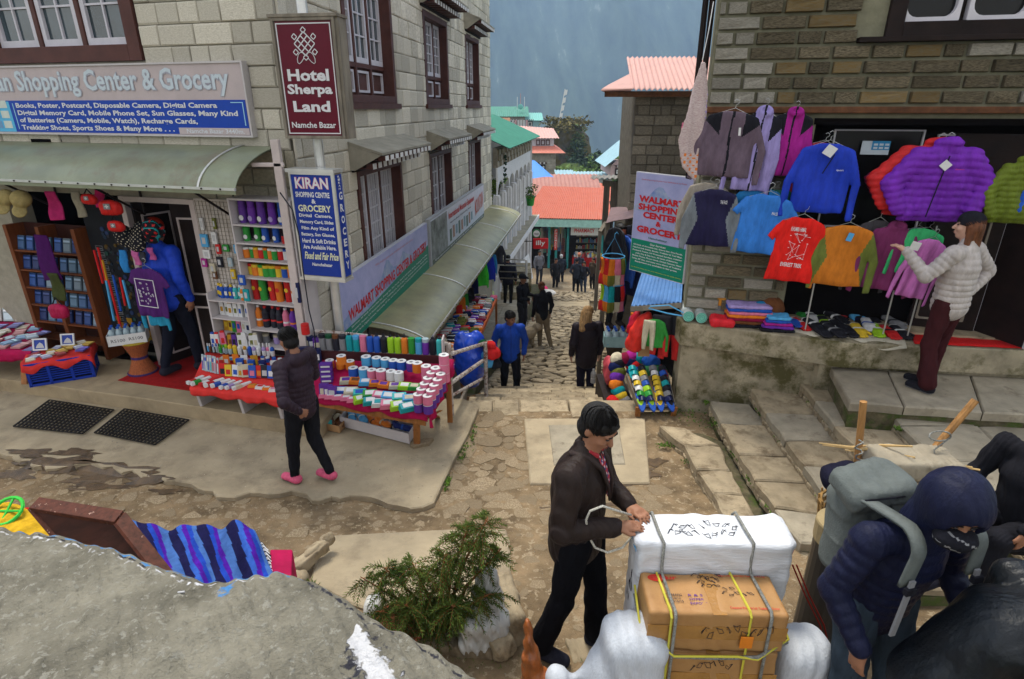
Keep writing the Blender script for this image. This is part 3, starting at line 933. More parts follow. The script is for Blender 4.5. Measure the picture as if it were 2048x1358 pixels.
def canopy(root,x0,x1,z,depth=.42,n=11,top=mat('canopy_sheet',(.27,.25,.20),rough=.7,var=.2,scale=5),tip=.14):
 """small slate-like roof over a window on two rows of painted joist ends"""
 c=MB();c.add([(x0,-.02,z+.2),(x1,-.02,z+.2),(x1,-depth,z+.06),(x0,-depth,z+.06),(x0,-.02,z+.17),(x1,-.02,z+.17),(x1,-depth,z+.03),(x0,-depth,z+.03)],[(0,3,2,1),(4,5,6,7),(0,4,7,3),(1,2,6,5),(3,7,6,2),(0,1,5,4)])
 c.add([(x0+.005,-.02,z-.16),(x0+.005,-.02,z+.17),(x0+.005,-depth+.02,z+.03),(x0+.005,-.1,z-.16)],[(0,1,2,3)])
 o=c.build('canopy',top,root)
 b=MB()
 b.box(x0+.03,x1-.03,-depth+.1,-depth+.13,z-.03,z+.04);b.box(x0+.06,x1-.06,-depth*.45,-depth*.45+.03,z-.13,z-.02);b.box(x0+.06,x1-.06,-.06,-.01,z-.19,z-.12)
 b.build('beam',M_dkwood,o)
 for row,(d,zz,hh)in enumerate(((depth+.012,z-.012,.06),(depth*.66,z-.115,.07))):
  for i in range(n):
   x=x0+.05+(x1-x0-.1)*(i+.5)/n
   j=MB();w=(x1-x0)/n*.25
   j.box(x-w,x+w,-d+.014,-.02,zz-hh/2,zz+hh/2,M_brownwood);j.box(x-w,x+w,-d+.002,-d+.014,zz-hh/2,zz+hh/2,M_white)
   j.build('joist',None,o)
 return o
FL=Frame(-4.64,7.09,.9636,-.267)
CR=FL.w(2.436,0,0)
SL=Frame(CR.x,CR.y,.135,.991)
# left building
LB=thing('stone_building','pale stone-block building on the left corner with brown timber windows','building',(CR.x,CR.y,0),SL.rz)
side_w=[(1.58,3.47,3.45,5.55),(5.2,7.0,3.45,5.0),(8.75,10.45,3.45,5.0)]
side_l=[(1.58,3.47,.9,2.62),(5.2,7.0,.9,2.58),(8.8,10.45,.9,2.62)]
holes=side_w+side_l
b=MB();holed_wall(b,0.05,12.18,-4.5,6.6,holes,0,.35)
b.build('wall',M_mortar,LB)
masonry(LB,SL,[(0,12.18,.05,6.5)],[(h[0]-.02,h[1]+.02,h[2]-.08,h[3]+.02)for h in holes]+[(0,10.0,-1,.55)],.255,(.22,.5),.008,M_ashlar,.028,3,keep=190,near=lambda a,z:a*.5+abs(z-3))
for i,h in enumerate(side_w):
 window(LB,*h,3 if i==0 else 3,panel=.38,rows=5,cols=2,rec=.16,wide=.1)
for i,h in enumerate(side_l):
 window(LB,*h,3,panel=0,rows=6 if i==0 else 5,cols=4 if i==0 else 2,rec=.16,wide=.09)
canopy(LB,1.35,3.7,2.80,.48,11);canopy(LB,5.05,7.2,2.80,.45,11);canopy(LB,8.7,10.6,2.80,.42,10)
canopy(LB,5.0,7.2,5.22,.45,11);canopy(LB,8.65,10.6,5.22,.42,10)
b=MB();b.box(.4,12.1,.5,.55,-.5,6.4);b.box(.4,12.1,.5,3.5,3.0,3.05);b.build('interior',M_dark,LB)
for h in side_w+side_l:
 b=MB();b.grid(lambda u,v:(h[0]+.1+(h[1]-h[0]-.2)*u,.27+.02*math.sin(u*70),h[2]+(h[3]-h[2])*v),60,1)
 b.build('curtain',M_curtw if h[3]<3 else M_curtain,LB)
LF=thing('stone_shop_front','pale stone wall above the open shop with a green curved awning','building',(FL.p[0],FL.p[1],0),FL.rz)
fh=[(-1.42,.76,3.86,5.6),(-1.9,1.06,.22,2.42)]
b=MB();holed_wall(b,-4.2,2.40,-.2,6.6,fh,0,.3);b.build('wall',M_mortar,LF)
masonry(LF,FL,[(-1.9,2.44,2.98,6.0)],[(fh[0][0]-.02,fh[0][1]+.02,fh[0][2]-.02,9),(-1.6,1.95,3.2,3.72)],.2,(.22,.5),.008,M_ashlar,.035,5,keep=170,near=lambda a,z:abs(z-3.5)+.2*abs(a-1))
masonry(LF,FL,[(2.2,2.44,.25,2.98),(1.06,2.2,2.42,2.98)],[],.2,(.22,.4),.014,M_concw,.03,6,keep=60)
W=window(LF,*fh[0],3,rows=4,cols=2,rec=.06,wide=.16,sill=False,proud=.045)
b=MB();b.grid(lambda u,v:(-1.3+2.0*u,.2+.025*math.sin(u*60),3.9+1.7*v),60,1);b.build('curtain',M_curtain,LF)
M_red=mat('red_mat',(.30,.010,.010),rough=.9,var=.2,scale=20)
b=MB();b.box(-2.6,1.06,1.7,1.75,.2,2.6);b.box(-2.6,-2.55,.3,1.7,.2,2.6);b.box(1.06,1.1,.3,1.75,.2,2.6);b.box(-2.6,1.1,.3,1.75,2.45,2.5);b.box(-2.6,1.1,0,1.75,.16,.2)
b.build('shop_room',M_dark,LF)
for(a,z0,z1)in((-.03,.22,2.4),(.98,.22,2.42)):
 b=MB();b.box(a,a+.075,-.04,.1,z0,z1);b.build('door_jamb',mat('cream_paint',(.5,.43,.41),rough=.6,var=.1),LF,bevel=.006)
b=MB();b.box(-.03,1.06,-.035,.04,2.36,2.42);b.build('door_head',MATS['cream_paint'],LF)
def shop_door(parent,a,y,ang,w=.5,h=2.1,z=.24):
 D=MB();D.box(0,w,-.02,.02,0,h);d=D.build('door',M_dkwood,parent,loc=(a,y,z),rot=(0,0,ang))
 for(z0,z1)in((.12,.85),(1.0,1.95)):
  m=MB();frame_rect(m,.07,w-.07,z0,z1,.022,-.035,-.018);m.build('moulding',MATS['cream_paint'],d)
 return d
shop_door(LF,.08,.02,R(75));shop_door(LF,.62,.05,R(8),.42)
b=MB();b.box(-.15,1.02,-.55,1.6,.222,.228);tag(b.build('doormat',M_red),'red mat lying in the open doorway of the left shop','mat');bpy.data.objects['doormat'].parent=None
bpy.data.objects['doormat'].matrix_world=FL.M
def awning(label,M,x0,x1,d,zt,zb,m,ribs,bulge,name='awning',n=14,end=True):
 T=thing(name,label,'awning');T.matrix_world=M
 def prof(v):
  t=v*math.pi/2
  y=-d*(math.sin(t)*bulge+v*(1-bulge));z=zb+(zt-zb)*(math.cos(t)*bulge+(1-v)*(1-bulge))
  return y,z
 b=MB();b.grid(lambda u,v:(x0+(x1-x0)*u,*prof(v)),max(2,int((x1-x0)*4)),n)
 b.grid(lambda u,v:(x0+(x1-x0)*u,prof(v)[0],prof(v)[1]-.012),max(2,int((x1-x0)*4)),n)
 b.build('sheet',m,T,smooth=True)
 b=MB();b.box(x0,x1,-d-.012,-d+.012,zb-.012,zb+.012);b.box(x0,x1,-d-.006,-d+.004,zb-.05,zb-.012,m)
 b.mats=[M_alu,m];b.m=[0]*6+[1]*6
 b.build('edge_strip',None,T)
 for k in range(int((x1-x0)/.22)):
  x=x0+.1+k*.22;s=MB();s.cyl((x,-d-.012,zb),(x,-d-.02,zb),.009,n=6);s.build('screw',M_dkwood,T)
 for x in ribs:
  b=MB();p=[(x,prof(v/12)[0]*1.0-.004,prof(v/12)[1]+.008)for v in range(13)]
  b.tube(p,.011,5);b.build('rib',M_alu,T)
 for x in[x0+.3+i*1.3 for i in range(int((x1-x0)/1.3)+1)]:
  b=MB();b.tube([(x,0,zb-.02),(x,-d*.95,zb-.03)],.014,5);b.tube([(x,-.02,zb-.45),(x,-d*.8,zb-.04)],.014,5)
  b.tube([(x,-.02,zt-.05),(x,-.02,zb-.45)],.014,5);b.build('bracket',M_dkwood,T)
 return T
awning('curved olive green sheet awning over the open shop on the left',FL.M,-2.6,2.28,.78,3.02,2.665,M_awn2,[1.85],.75)
awning('long curved olive sheet awning along the lane under the two banners',SL.M,1.15,12.0,.95,.60,.33,M_awn,[1.3,3.9,6.4,9.0,11.4],.72)
# right building
RF=Frame(3.71,6.0,.975,-.222)
M_rstone=mat('rough_stone',(.22,.195,.15),rough=.85,var=.5,scale=7,bump=1.0,bscale=22,island=.45,stretch=(1,1,2.6),bump_dist=.03)
RB=thing('rough_stone_house','dark stone house on the right with thick mortar joints and a clothes shop below','building',(RF.p[0],RF.p[1],0),RF.rz)
rh=[(-.28,1.6,3.98,5.6),(-.72,2.6,1.1,3.30)]
b=MB();holed_wall(b,-1.77,2.6,.9,5.8,rh,0,.35)
b.hexa([(-1.767,.35,.9),(-1.767,.36,.9),(-1.55,1.4,.9),(-1.0,5,.9),(-1.767,.35,5.8),(-1.76,.36,5.8),(-1.55,1.4,5.8),(-1.0,5,5.8)])if False else None
b.build('wall',M_dkmortar,RB)
SR=Frame(*RF.w(-1.77,0,0)[:2],-.135,-.991)
b=MB();b.add([(-1.77,.35,.9),(-1.45,1.5,.9),(-.2,5.5,.9),(2.6,5.5,.9),(2.6,.35,.9),(-1.77,.35,5.8),(-1.45,1.5,5.8),(-.2,5.5,5.8),(2.6,5.5,5.8),(2.6,.35,5.8)],[(0,5,6,1),(1,6,7,2),(2,7,8,3),(5,9,8,7,6),(3,8,9,4)])
b.build('wall',M_dkmortar,RB)
M_pale=mat('pale_wall_stone',(.40,.37,.31),rough=.85,var=.35,scale=9,bump=.9,bscale=26,obj_var=.2,stretch=(1,1,2.2),bump_dist=.03)
M_och=mat('ochre_wall_stone',(.42,.26,.075),rough=.85,var=.4,scale=6,bump=.8,bscale=22,obj_var=.25,stretch=(1,1,2.2),hue=(.24,.2,.13),bump_dist=.03)
M_gry=mat('grey_wall_stone',(.13,.11,.075),rough=.85,var=.45,scale=8,bump=1.0,bscale=24,obj_var=.35,stretch=(1,1,2.4),hue=(.34,.28,.18),bump_dist=.03)
rnd=random.Random(42);mes={}
for mm in(M_pale,M_och,M_gry):
 mes[mm]=[unit_stone(70+k,.22,.05).mesh('stone',mm)for k in range(8)]
def rstones(regs,hs,rowh=.132):
 for(a0,a1,z0,z1)in regs:
  n=round((z1-z0)/rowh);hh=(z1-z0)/n
  for r in range(n):
   za=z0+r*hh;a=a0-(0.0 if r%2 else .12)
   while a<a1:
    w=rnd.uniform(.18,.44);s0,s1=max(a,a0),min(a+w,a1);a+=w
    c=za+hh/2
    for(h0,h1,k0,k1)in hs:
     if k0<c<k1:
      if s0>=h0 and s1<=h1:s0=s1
      elif s0<h0<s1:s1=h0
      elif s0<h1<s1:s0=h1
    if s1-s0<.07:continue
    q=rnd.random();left=s1<-1.2
    mm=M_pale if(left and q<.85)or q<.12 else(M_och if q<.40 else M_gry)
    if(s0<-1.7):mm=M_pale
    o=obj('stone',rnd.choice(mes[mm]),RB,((s0+s1)/2,.0,c));o.scale=(s1-s0-.032,.05*rnd.uniform(.7,1.2),hh-.03)
rstones([(-1.765,1.7,3.42,5.66)],[(rh[0][0]-.2,9,3.9,9)])
rstones([(-1.765,-.74,1.13,3.36)],[])
b=MB();b.box(-1.78,1.8,-.09,.1,3.345,3.405);b.build('lintel',mat('red_brown_timber',(.11,.045,.02),rough=.6,var=.4,scale=9,bump=.4),RB,bevel=.008)
b=MB();b.box(-1.74,-1.69,-.10,.0,3.0,3.34);b.build('hanging_rail',MATS['red_brown_timber'],RB)
b=MB();frame_rect(b,-.28,1.7,3.98,5.6,.14,-.05,.2);b.box(-.5,1.9,-.1,.2,3.955,4.0)
w_=b.build('window',M_dkwood,RB,bevel=.005)
def rounded_frame(x0,x1,z0,z1,w,r,y0,y1,m):
 def ring(x0,x1,z0,z1,r):
  p=[]
  for cx,cz,a in((x1-r,z0+r,-90),(x1-r,z1-r,0),(x0+r,z1-r,90),(x0+r,z0+r,180)):
   for k in range(5):t=R(a+22.5*k);p.append((cx+r*math.cos(t),cz+r*math.sin(t)))
  return p
 o=ring(x0,x1,z0,z1,.012);i=ring(x0+w,x1-w,z0+w,z1-w,r);n=len(o);b=MB()
 v=[(x,y0,z)for x,z in o]+[(x,y0,z)for x,z in i]+[(x,y1,z)for x,z in o]+[(x,y1,z)for x,z in i]
 f=[]
 for k in range(n):
  j=(k+1)%n
  f+=[(k,j,n+j,n+k),(k,2*n+k,2*n+j,j),(n+k,n+j,3*n+j,3*n+k)]
 b.add(v,f,m);return b
for(p0,p1)in(((1795,0),(1910,58)),((1925,0),(2048,58))):
 a0=RF.on(p0[0],58)[0];a1=RF.on(p1[0],58)[0]
 rounded_frame(a0,a1,4.12,4.9,.035,.09,-.03,.05,M_lilac).build('sash',None,w_)
 g=MB();g.box(a0+.02,a1-.02,.03,.04,4.14,4.88);g.build('pane',mat('dark_pane',(.003,.003,.003),rough=.25,spec=.25),w_)
b=MB();b.box(-.14,1.6,.045,.1,3.98,5.4);b.build('window_board',M_dkwood,RB)
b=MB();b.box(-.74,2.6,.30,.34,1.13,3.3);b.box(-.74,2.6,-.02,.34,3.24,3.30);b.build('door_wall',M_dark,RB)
for(a0,a1,z0,z1)in((-.47,.36,2.2,3.19),(.48,1.4,1.7,3.15)):
 b=MB();frame_rect(b,a0,a1,z0,z1,.014,.24,.27);b.build('door_trim',M_lilac,RB)
 g=MB();g.box(a0+.014,a1-.014,.27,.28,z0,z1);g.build('door_pane',mat('dark_pane',(.003,.003,.003),rough=.25,spec=.25),RB)
d1=(MB().box(0,.62,-.02,.02,0,2.0)).build('door',M_dkwood,RB,loc=(.62,.2,1.16),rot=(0,0,R(-4)))
for(x0,x1,z0,z1)in((.3,.5,.1,.6),(.3,.5,.7,1.35),(.05,.25,.1,.6)):
 rounded_frame(x0,x1,z0,z1,.02,.03,-.035,-.018,M_weath).build('moulding',None,d1)
d2=(MB().box(0,.6,-.02,.02,0,2.0)).build('door',M_dkwood,RB,loc=(1.25,.22,1.16),rot=(0,0,R(-62)))
for k in(0.02,.56):(MB().box(k,k+.03,-.035,-.018,0,2.0)).build('moulding',M_lilac,d2)
b=MB();b.box(-.74,2.6,-.04,.3,1.125,1.165);b.build('door_step',M_slab,RB)
a0,z1=RF.on(1740,284);a1,z0=RF.on(1792,313)
S=thing('card_notice','small white and blue notice of bank card symbols stuck on the dark shop door','notice',(RF.p[0],RF.p[1],0),RF.rz)
b=MB();b.box(a0,a1,.22,.232,z0,z1);b.build('sheet',paint((.55,.62,.68)),S)
b=MB();b.box(a0+(a1-a0)*.36,a1,.216,.22,z0+(z1-z0)*.35,z1);b.build('panel',paint((.03,.25,.50)),S)
for i in range(3):
 for j in range(2):
  x=a0+(a1-a0)*(.42+.2*i);z=z0+(z1-z0)*(.42+.25*j);m=MB();m.box(x,x+(a1-a0)*.14,.212,.216,z,z+(z1-z0)*.15);m.build('symbol',paint((.6,.65,.7)),S)
b=MB();
T=thing('corner_posts','dark timber posts standing at the street corner of the right stone house','post',(0,0,0))
for px_ in(1412,1426):
 p=RF.P(px_+22,60,.12);m=MB();m.cyl((p.x-.05,p.y+.3,3.4),(p.x-.05,p.y+.3,5.6),.03,n=8);m.build('post',M_dkwood,T)
# stone house further down on the right
M_rub=mat('grey_rubble',(.23,.205,.165),rough=.9,var=.3,scale=9,bump=.8,bscale=28,island=.32)
M_pink=mat('faded_pink_sheet',(.58,.33,.29),rough=.5,var=.12,scale=3,dirt=(.40,.20,.16),dirt_scale=3,dirt_lo=.5,dirt_hi=.8)
M_orange=mat('orange_red_sheet',(.46,.115,.065),rough=.55,var=.12,scale=2,dirt=(.33,.13,.09),dirt_scale=2,dirt_lo=.5,dirt_hi=.8)
M_pinkold=mat('dusty_red_sheet',(.38,.17,.14),rough=.6,var=.15,scale=2,dirt=(.28,.17,.13),dirt_scale=2,dirt_lo=.5,dirt_hi=.8)
M_greenr=mat('green_sheet',(.05,.21,.15),rough=.5,var=.12,scale=3)
M_bluer=mat('pale_blue_sheet',(.28,.44,.50),rough=.5,var=.12,scale=3)
def corr(a,b_,c,d,pitch=.075,amp=.018,nv=2,m=None,name='roof',parent=None,thick=.012):
 """corrugated sheet: a->b eave, d->c ridge; waves run up the slope"""
 a,b_,c,d=map(Vector,(a,b_,c,d));n=int((b_-a).length/pitch)*4
 nrm=(b_-a).cross(d-a).normalized();B=MB()
 def fn(u,v,o=0.0):
  p=a.lerp(b_,u).lerp(d.lerp(c,u),v);return p+nrm*(amp*math.sin(u*n/4*2*math.pi)+o)
 B.grid(fn,n,nv);B.grid(lambda u,v:fn(u,v,-thick),n,nv)
 return B.build(name,m,parent,smooth=True)
HF=Frame(2.15,11.0,.99,-.1)
HB=thing('stone_house','narrow grey rubble stone house with faded pink corrugated roof, down the lane','building',(2.15,11,0),HF.rz)
b=MB();b.box(0.03,4,0.0,3.5,-3.6,3.62);b.build('wall',M_rub,HB)
masonry(HB,HF,[(0,1.5,.6,3.6)],[],.17,(.14,.42),.012,M_rub,.03,9,keep=150,rough=.15,cham=.06,rubble=True)
er=HF
corr((-.1,-.38,3.68),(2.0,-.38,3.68),(2.0,1.3,4.28),(-.1,1.3,4.28),.085,.02,m=M_pink,parent=HB)
b=MB();b.hexa([(-.62,-.35,3.66),(-.1,-.38,3.66),(-.1,.9,3.66),(-.5,.9,3.66),(-.6,-.33,3.69),(-.1,-.38,3.69),(-.1,.3,3.95),(-.45,.5,3.78)]);b.build('roof',M_pink,HB)
b=MB();b.box(-.55,2,-.33,-.28,3.56,3.65);b.box(-.45,2,-.3,0,3.6,3.64);b.build('fascia',MATS['red_brown_timber'],HB)
# white balcony house beyond the left building
WH=thing('balcony_house','white house with a green corrugated roof, scalloped fascia and fluted balcony columns','building')
def wl(y,off=0):return-.62+.16*(y-18.6)+off
M_wst=mat('warm_white',(.6,.6,.62),rough=.6,var=.08)
p=lambda x,y,z:(x,y,z)
corr((wl(19.2,.45),19.2,2.2),(wl(27.5,.45),27.5,2.2),(wl(27.5,-1.6),27.5,3.1),(wl(19.2,-1.6),19.2,3.1),.12,.02,m=M_greenr,parent=WH)
fascia_n=7
b=MB()
y0_,y1_=19.3,27.3
for i in range(fascia_n):
 ya=y0_+(y1_-y0_)*i/fascia_n;yb=y0_+(y1_-y0_)*(i+1)/fascia_n;N_=12
 for k in range(N_):
  t0,t1=k/N_,(k+1)/N_
  f=lambda t:1.15-.42*math.sqrt(max(0,1-(abs(t-.5)*2)**2))*-1-.42+(.03*math.sin(t*40))
  zA=f(t0);zB=f(t1);YA=ya+(yb-ya)*t0;YB=ya+(yb-ya)*t1
  b.hexa([(wl(YA),YA,zA),(wl(YA)+.05,YA,zA),(wl(YB)+.05,YB,zB),(wl(YB),YB,zB),(wl(YA),YA,1.6),(wl(YA)+.05,YA,1.6),(wl(YB)+.05,YB,1.6),(wl(YB),YB,1.6)])
b.build('fascia',M_wst,WH)
b=MB();b.hexa([(wl(y0_)-.1,y0_,1.6),(wl(y0_)+.04,y0_,1.6),(wl(y1_)+.04,y1_,1.6),(wl(y1_)-.1,y1_,1.6),(wl(y0_)-.1,y0_,2.2),(wl(y0_)+.04,y0_,2.2),(wl(y1_)+.04,y1_,2.2),(wl(y1_)-.1,y1_,2.2)]);b.build('stone_band',M_rub,WH)
FW=Frame(wl(y0_)+.04,y0_,.16,1)
for i in range(34):
 for r in range(3):
  a=i*.24+(r%2)*.1;q=obj('stone',bpy.data.meshes.get('stone')or mes[M_pale][0],WH);q.data=mes[M_gry][(i+r)%8]if(i*7+r)%3 else mes[M_pale][i%8]
  w=FW.w(a+.12,.0,1.7+r*.18);q.location=w;q.rotation_euler=(0,0,FW.rz);q.scale=(.22,.03,.165)
for i in range(fascia_n+1):
 yy=y0_+(y1_-y0_)*i/fascia_n
 c=MB();c.cyl((wl(yy)+.02,yy,-4.5),(wl(yy)+.02,yy,.75),.11,n=14)
 for k in range(7):
  t=k*6.283/7;c.cyl((wl(yy)+.02+.11*math.cos(t),yy+.11*math.sin(t),-4.5),(wl(yy)+.02+.11*math.cos(t),yy+.11*math.sin(t),.7),.028,n=6)
 c.build('column',M_wst,WH)
def yslab(name,x_off0,x_off1,z0,z1,m,ya=19.0,yb=27.6):
 b=MB();b.hexa([(wl(ya,x_off0),ya,z0),(wl(ya,x_off1),ya,z0),(wl(yb,x_off1),yb,z0),(wl(yb,x_off0),yb,z0),(wl(ya,x_off0),ya,z1),(wl(ya,x_off1),ya,z1),(wl(yb,x_off1),yb,z1),(wl(yb,x_off0),yb,z1)])
 return b.build(name,m,WH)
yslab('balcony_floor',-2,.42,-1.42,-1.28,M_concw);yslab('edge_board',.42,.46,-1.46,-1.27,M_wst)
yslab('rail',-.02,.08,-.35,-.28,M_wst);yslab('rail',-.01,.06,-.62,-.58,M_wst)
for i in range(60):
 yy=19.3+8*i/60;b=MB();b.box(wl(yy)-.0,wl(yy)+.03,yy,yy+.1,-1.28,-.62);b.build('baluster_board',mat('pale_blue_board',(.42,.50,.58),rough=.6),WH)
yslab('back_wall',-2.0,-1.9,-4.5,2.2,M_dark);yslab('rail',.0,.06,-1.95,-1.9,M_white)
b=MB();b.box(wl(27.5)-2,wl(27.5)+.1,27.5,27.6,-5,2.2);b.build('end_wall',M_wst,WH)
b=MB()
pa,pb=at(1012,525,20.5),at(1066,455,26)
T=thing('white_notice_board','long white handwritten banner leaning along the café railing','banner')
b=MB();b.hexa([(pa.x,pa.y,-3.35),(pa.x+.03,pa.y,-3.35),(pb.x+.03,pb.y,-3.9),(pb.x,pb.y,-3.9),(pa.x-.2,pa.y,-2.55),(pa.x-.17,pa.y,-2.55),(pb.x-.17,pb.y,-2.75),(pb.x-.2,pb.y,-2.75)]);b.build('sheet',M_white,T)
for k in range(9):
 t=(k+1)/10;q0=pa.lerp(pb,t);m=MB();m.box(q0.x+.04-.1,q0.x+.05-.1,q0.y,q0.y+.28,-2.75-.7*t*.5-.25,-2.72-.7*t*.5-.25);m.build('writing',paint((.05,.05,.06)),T)
# pharmacy at the foot of the lane
PF=Frame(at(1048,480,34).x,34.0,1,-.06)
PH=thing('pharmacy','low shop at the foot of the lane with an orange corrugated roof and green fascia','building',(PF.p[0],PF.p[1],0),PF.rz)
zb_=-5.5
def pf(x,y,off=0):return PF.on(x,y,off)
e0=pf(1047,437,.9);e1=pf(1215,447,.9)
corr((-.1,-.9,-2.38),(5.0,-.9,-2.45),(5.1,5.0,-1.45),(1.0,5.0,-1.35),.13,.025,m=M_orange,parent=PH)
b=MB();b.hexa([(-.25,-1.0,-2.85),(4.75,-1.0,-2.9),(4.75,-.95,-2.9),(-.25,-.95,-2.85),(-.05,-.85,-2.44),(4.75,-.85,-2.5),(4.75,-.8,-2.5),(-.05,-.8,-2.44)]);b.build('fascia',mat('mint_board',(.26,.44,.38),rough=.5),PH)
b=MB();b.box(0,5,2.0,2.1,zb_,-2.4);b.box(-.05,0,-.2,2.1,zb_,-2.4);b.box(5,5.1,-.2,2.1,zb_,-2.4);b.box(0,5,0,2,zb_-.1,zb_+.05);b.build('room',mat('shop_inside',(.035,.025,.022),rough=.9),PH)
M_teal=mat('teal_paint',(.03,.22,.22),rough=.5)
for px_ in(1098,1112,1135,1203):
 a=pf(px_,500)[0];b=MB();b.box(a-.07,a+.07,-.08,.05,zb_,-2.5);b.build('post',M_teal,PH)
for i,(x0,x1,y0,y1,m)in enumerate(((1140,1196,455,468,M_white),)):pass
def board(fr,px0,py0,px1,py1,off,th,m,name,label,cat,frame=None,fw=.02):
 a0,z1=fr.on(px0,py0,off);a1,z0=fr.on(px1,py1,off)
 T=thing(name,label,cat,(fr.p[0],fr.p[1],0),fr.rz)
 b=MB();b.box(a0,a1,-off,-off+th,z0,z1);b.build('panel',m,T)
 if frame:
  b=MB();frame_rect(b,a0-fw,a1+fw,z0-fw,z1+fw,fw,-off-.012,-off+th+.005);b.build('frame',frame,T)
 return T,a0,a1,z0,z1
T,a0,a1,z0,z1=board(PF,1142,455,1196,471,.3,.04,paint((.62,.62,.62)),'pharmacy_sign','white shop sign with red capitals reading PHARMACY under the green fascia','sign')
letter(T,'PHARMACY',a0+.2,a1-.2,z0+.16,z1-.06,-.303,paint((.55,.02,.02)),.03)
rnd=random.Random(8)
PC=[(.5,.5,.5),(.4,.05,.05),(.1,.2,.4),(.5,.4,.1),(.1,.3,.25),(.55,.5,.45)]
for k in range(5):
 z=-5.0+.38*k;b=MB();b.box(3.1,4.4,1.2,1.5,z,z+.03);b.build('shelf',M_weath,PH)
g=MB()
for k in range(5):
 for i in range(14):
  w=.07;x=3.13+i*.09;g.box(x,x+w,1.22,1.3,-4.97+.38*k,-4.97+.38*k+rnd.uniform(.12,.28),paint(rnd.choice(PC)))
for i in range(70):
 x=rnd.uniform(2.9,4.7);y=rnd.uniform(-.4,.1);g.box(x,x+.12,y,y+.1,-4.75,-4.75+rnd.uniform(.08,.28),paint(rnd.choice(PC)))
for i in range(50):
 x=rnd.uniform(.9,2.3);g.box(x,x+.2,1.5,1.6,rnd.uniform(-5.2,-3.0),rnd.uniform(-2.9,-2.8)if i%9==0 else rnd.uniform(-5.0,-2.8),paint(rnd.choice(PC)))
tag(g.build('packets',None,PH),kind='stuff')
b=MB();b.box(2.85,4.8,-.45,.15,zb_,-4.75);b.build('counter',M_red,PH)
T,a0,a1,z0,z1=board(PF,1109,458,1114,500,.25,.04,paint((.55,.05,.04)),'pharmacy_post_sign','narrow upright red sign with pale letters on a post of the pharmacy','sign')
for i,ch in enumerate('PHARMACY'):letter(T,ch,a0+.03,a1-.03,z1-.14*(i+1)-.02,z1-.14*i-.05,-.253,paint((.6,.6,.6)),.02)
def sign_at(px,py,d,w,h,rz,name,label):
 p=at(px,py,d);return thing(name,label,'sign',(p.x,p.y,p.z),rz)
T=sign_at(1081,487,25,1,1,0,'red_cafe_sign','small red rounded café sign with white illy lettering hanging over the lane');w=size_at(31,25,487);h=size_at(22,25,487)
b=MB();b.box(-w/2,w/2,-.04,.04,-h/2,h/2);b.build('panel',paint((.5,.015,.02)),T,bevel=.06);letter(T,'illy',-w*.3,w*.3,-h*.25,h*.3,-.045,M_white,.02)
b=MB();b.cyl((-w/2,0,.1),(-w/2-.4,0,.1),.02,n=6);b.build('arm',M_dkwood,T)
T=sign_at(1073,467,25.3,1,1,0,'round_green_sign','round white sign with a green rim above the red café sign');r=size_at(9,25,467)
b=MB();b.cyl((0,-.03,0),(0,.03,0),r,n=20);b.build('rim',paint((.02,.16,.05)),T);b=MB();b.cyl((0,-.036,0),(0,-.03,0),r*.75,n=20);b.build('face',M_white,T);letter(T,'wash',-r*.5,r*.5,-.05,.06,-.04,paint((.1,.1,.1)))
# roofs and houses beyond
def far_house(name,label,px0,px1,y_eave,y_base,d,depth,roofm,wallm,rise=.8,over=.3,wins=(),gable=False,rows=1,hip=.0):
 p0=at(px0,y_eave,d);p1=at(px1,y_eave,d);zb=at(px0,y_base,d).z
 T=thing(name,label,'building',(p0.x,p0.y,0));W=p1.x-p0.x;ze=p0.z
 b=MB();b.box(0,W,0,depth,zb,ze);b.build('wall',wallm,T)
 if gable:
  b=MB();b.add([(-over,-over,ze-.1),(W/2,-over,ze+rise),(W/2,depth,ze+rise),(-over,depth,ze-.1),(W+over,-over,ze-.1),(W+over,depth,ze-.1)],[(0,1,2,3),(1,4,5,2)]);b.build('roof',roofm,T)
  b=MB();b.add([(0,0,ze-.05),(W,0,ze-.05),(W/2,0,ze+rise*.9)],[(0,1,2)]);b.build('gable',wallm,T)
 else:
  corr((-over,-over,ze-.06),(W+over,-over,ze-.06),(W+over-hip,depth*.6,ze+rise),(-over+hip,depth*.6,ze+rise),max(.3,W/40),.04,m=roofm,parent=T)
 for(u,v,w,h,n)in wins:
  x=W*u;z=zb+(ze-zb)*v
  f=MB();frame_rect(f,x,x+w,z,z+h,.1,-.12,.02)
  for k in range(1,n):f.box(x+w*k/n-.06,x+w*k/n+.06,-.1,.02,z,z+h)
  Wn=f.build('window',M_dkwood,T)
  g=MB();g.box(x,x+w,-.03,.0,z,z+h);g.build('pane',glass(),Wn)
  for k in range(n):
   s=MB();xa=x+w*k/n+.1;xb=x+w*(k+1)/n-.1
   frame_rect(s,xa,xb,z+.12,z+h-.12,.1,-.09,-.03);s.build('sash',M_white,Wn)
  for k in range(7):
   s=MB();xa=x+(w+.2)*k/7;s.box(xa,xa+w*.09,-.45,-.05,z+h+.1,z+h+.25);s.build('joist',M_white if k%2 else M_brownwood,Wn)
 return T,W,zb,ze
M_farst=mat('far_stone',(.33,.30,.25),rough=.9,var=.25,scale=2.5,island=.2)
M_farwall=mat('far_white',(.5,.48,.52),rough=.8,var=.1)
T,W,zb,ze=far_house('pink_roofed_house','square stone house with two stacked pink roofs and traditional windows, in the middle distance',1048,1112,304,400,62,8,M_orange,M_farst,.01,.05,[(.32,.46,1.15,1.35,3),(.32,-.02,1.15,.75,3)])
fr_=Frame(T.location.x,T.location.y,1,0)
masonry(T,fr_,[(0,W,zb+1,ze)],[(W*.32,W*.32+1.15,zb-1,ze-.3)],.24,(.3,.7),.03,M_farst,.03,31,keep=60)
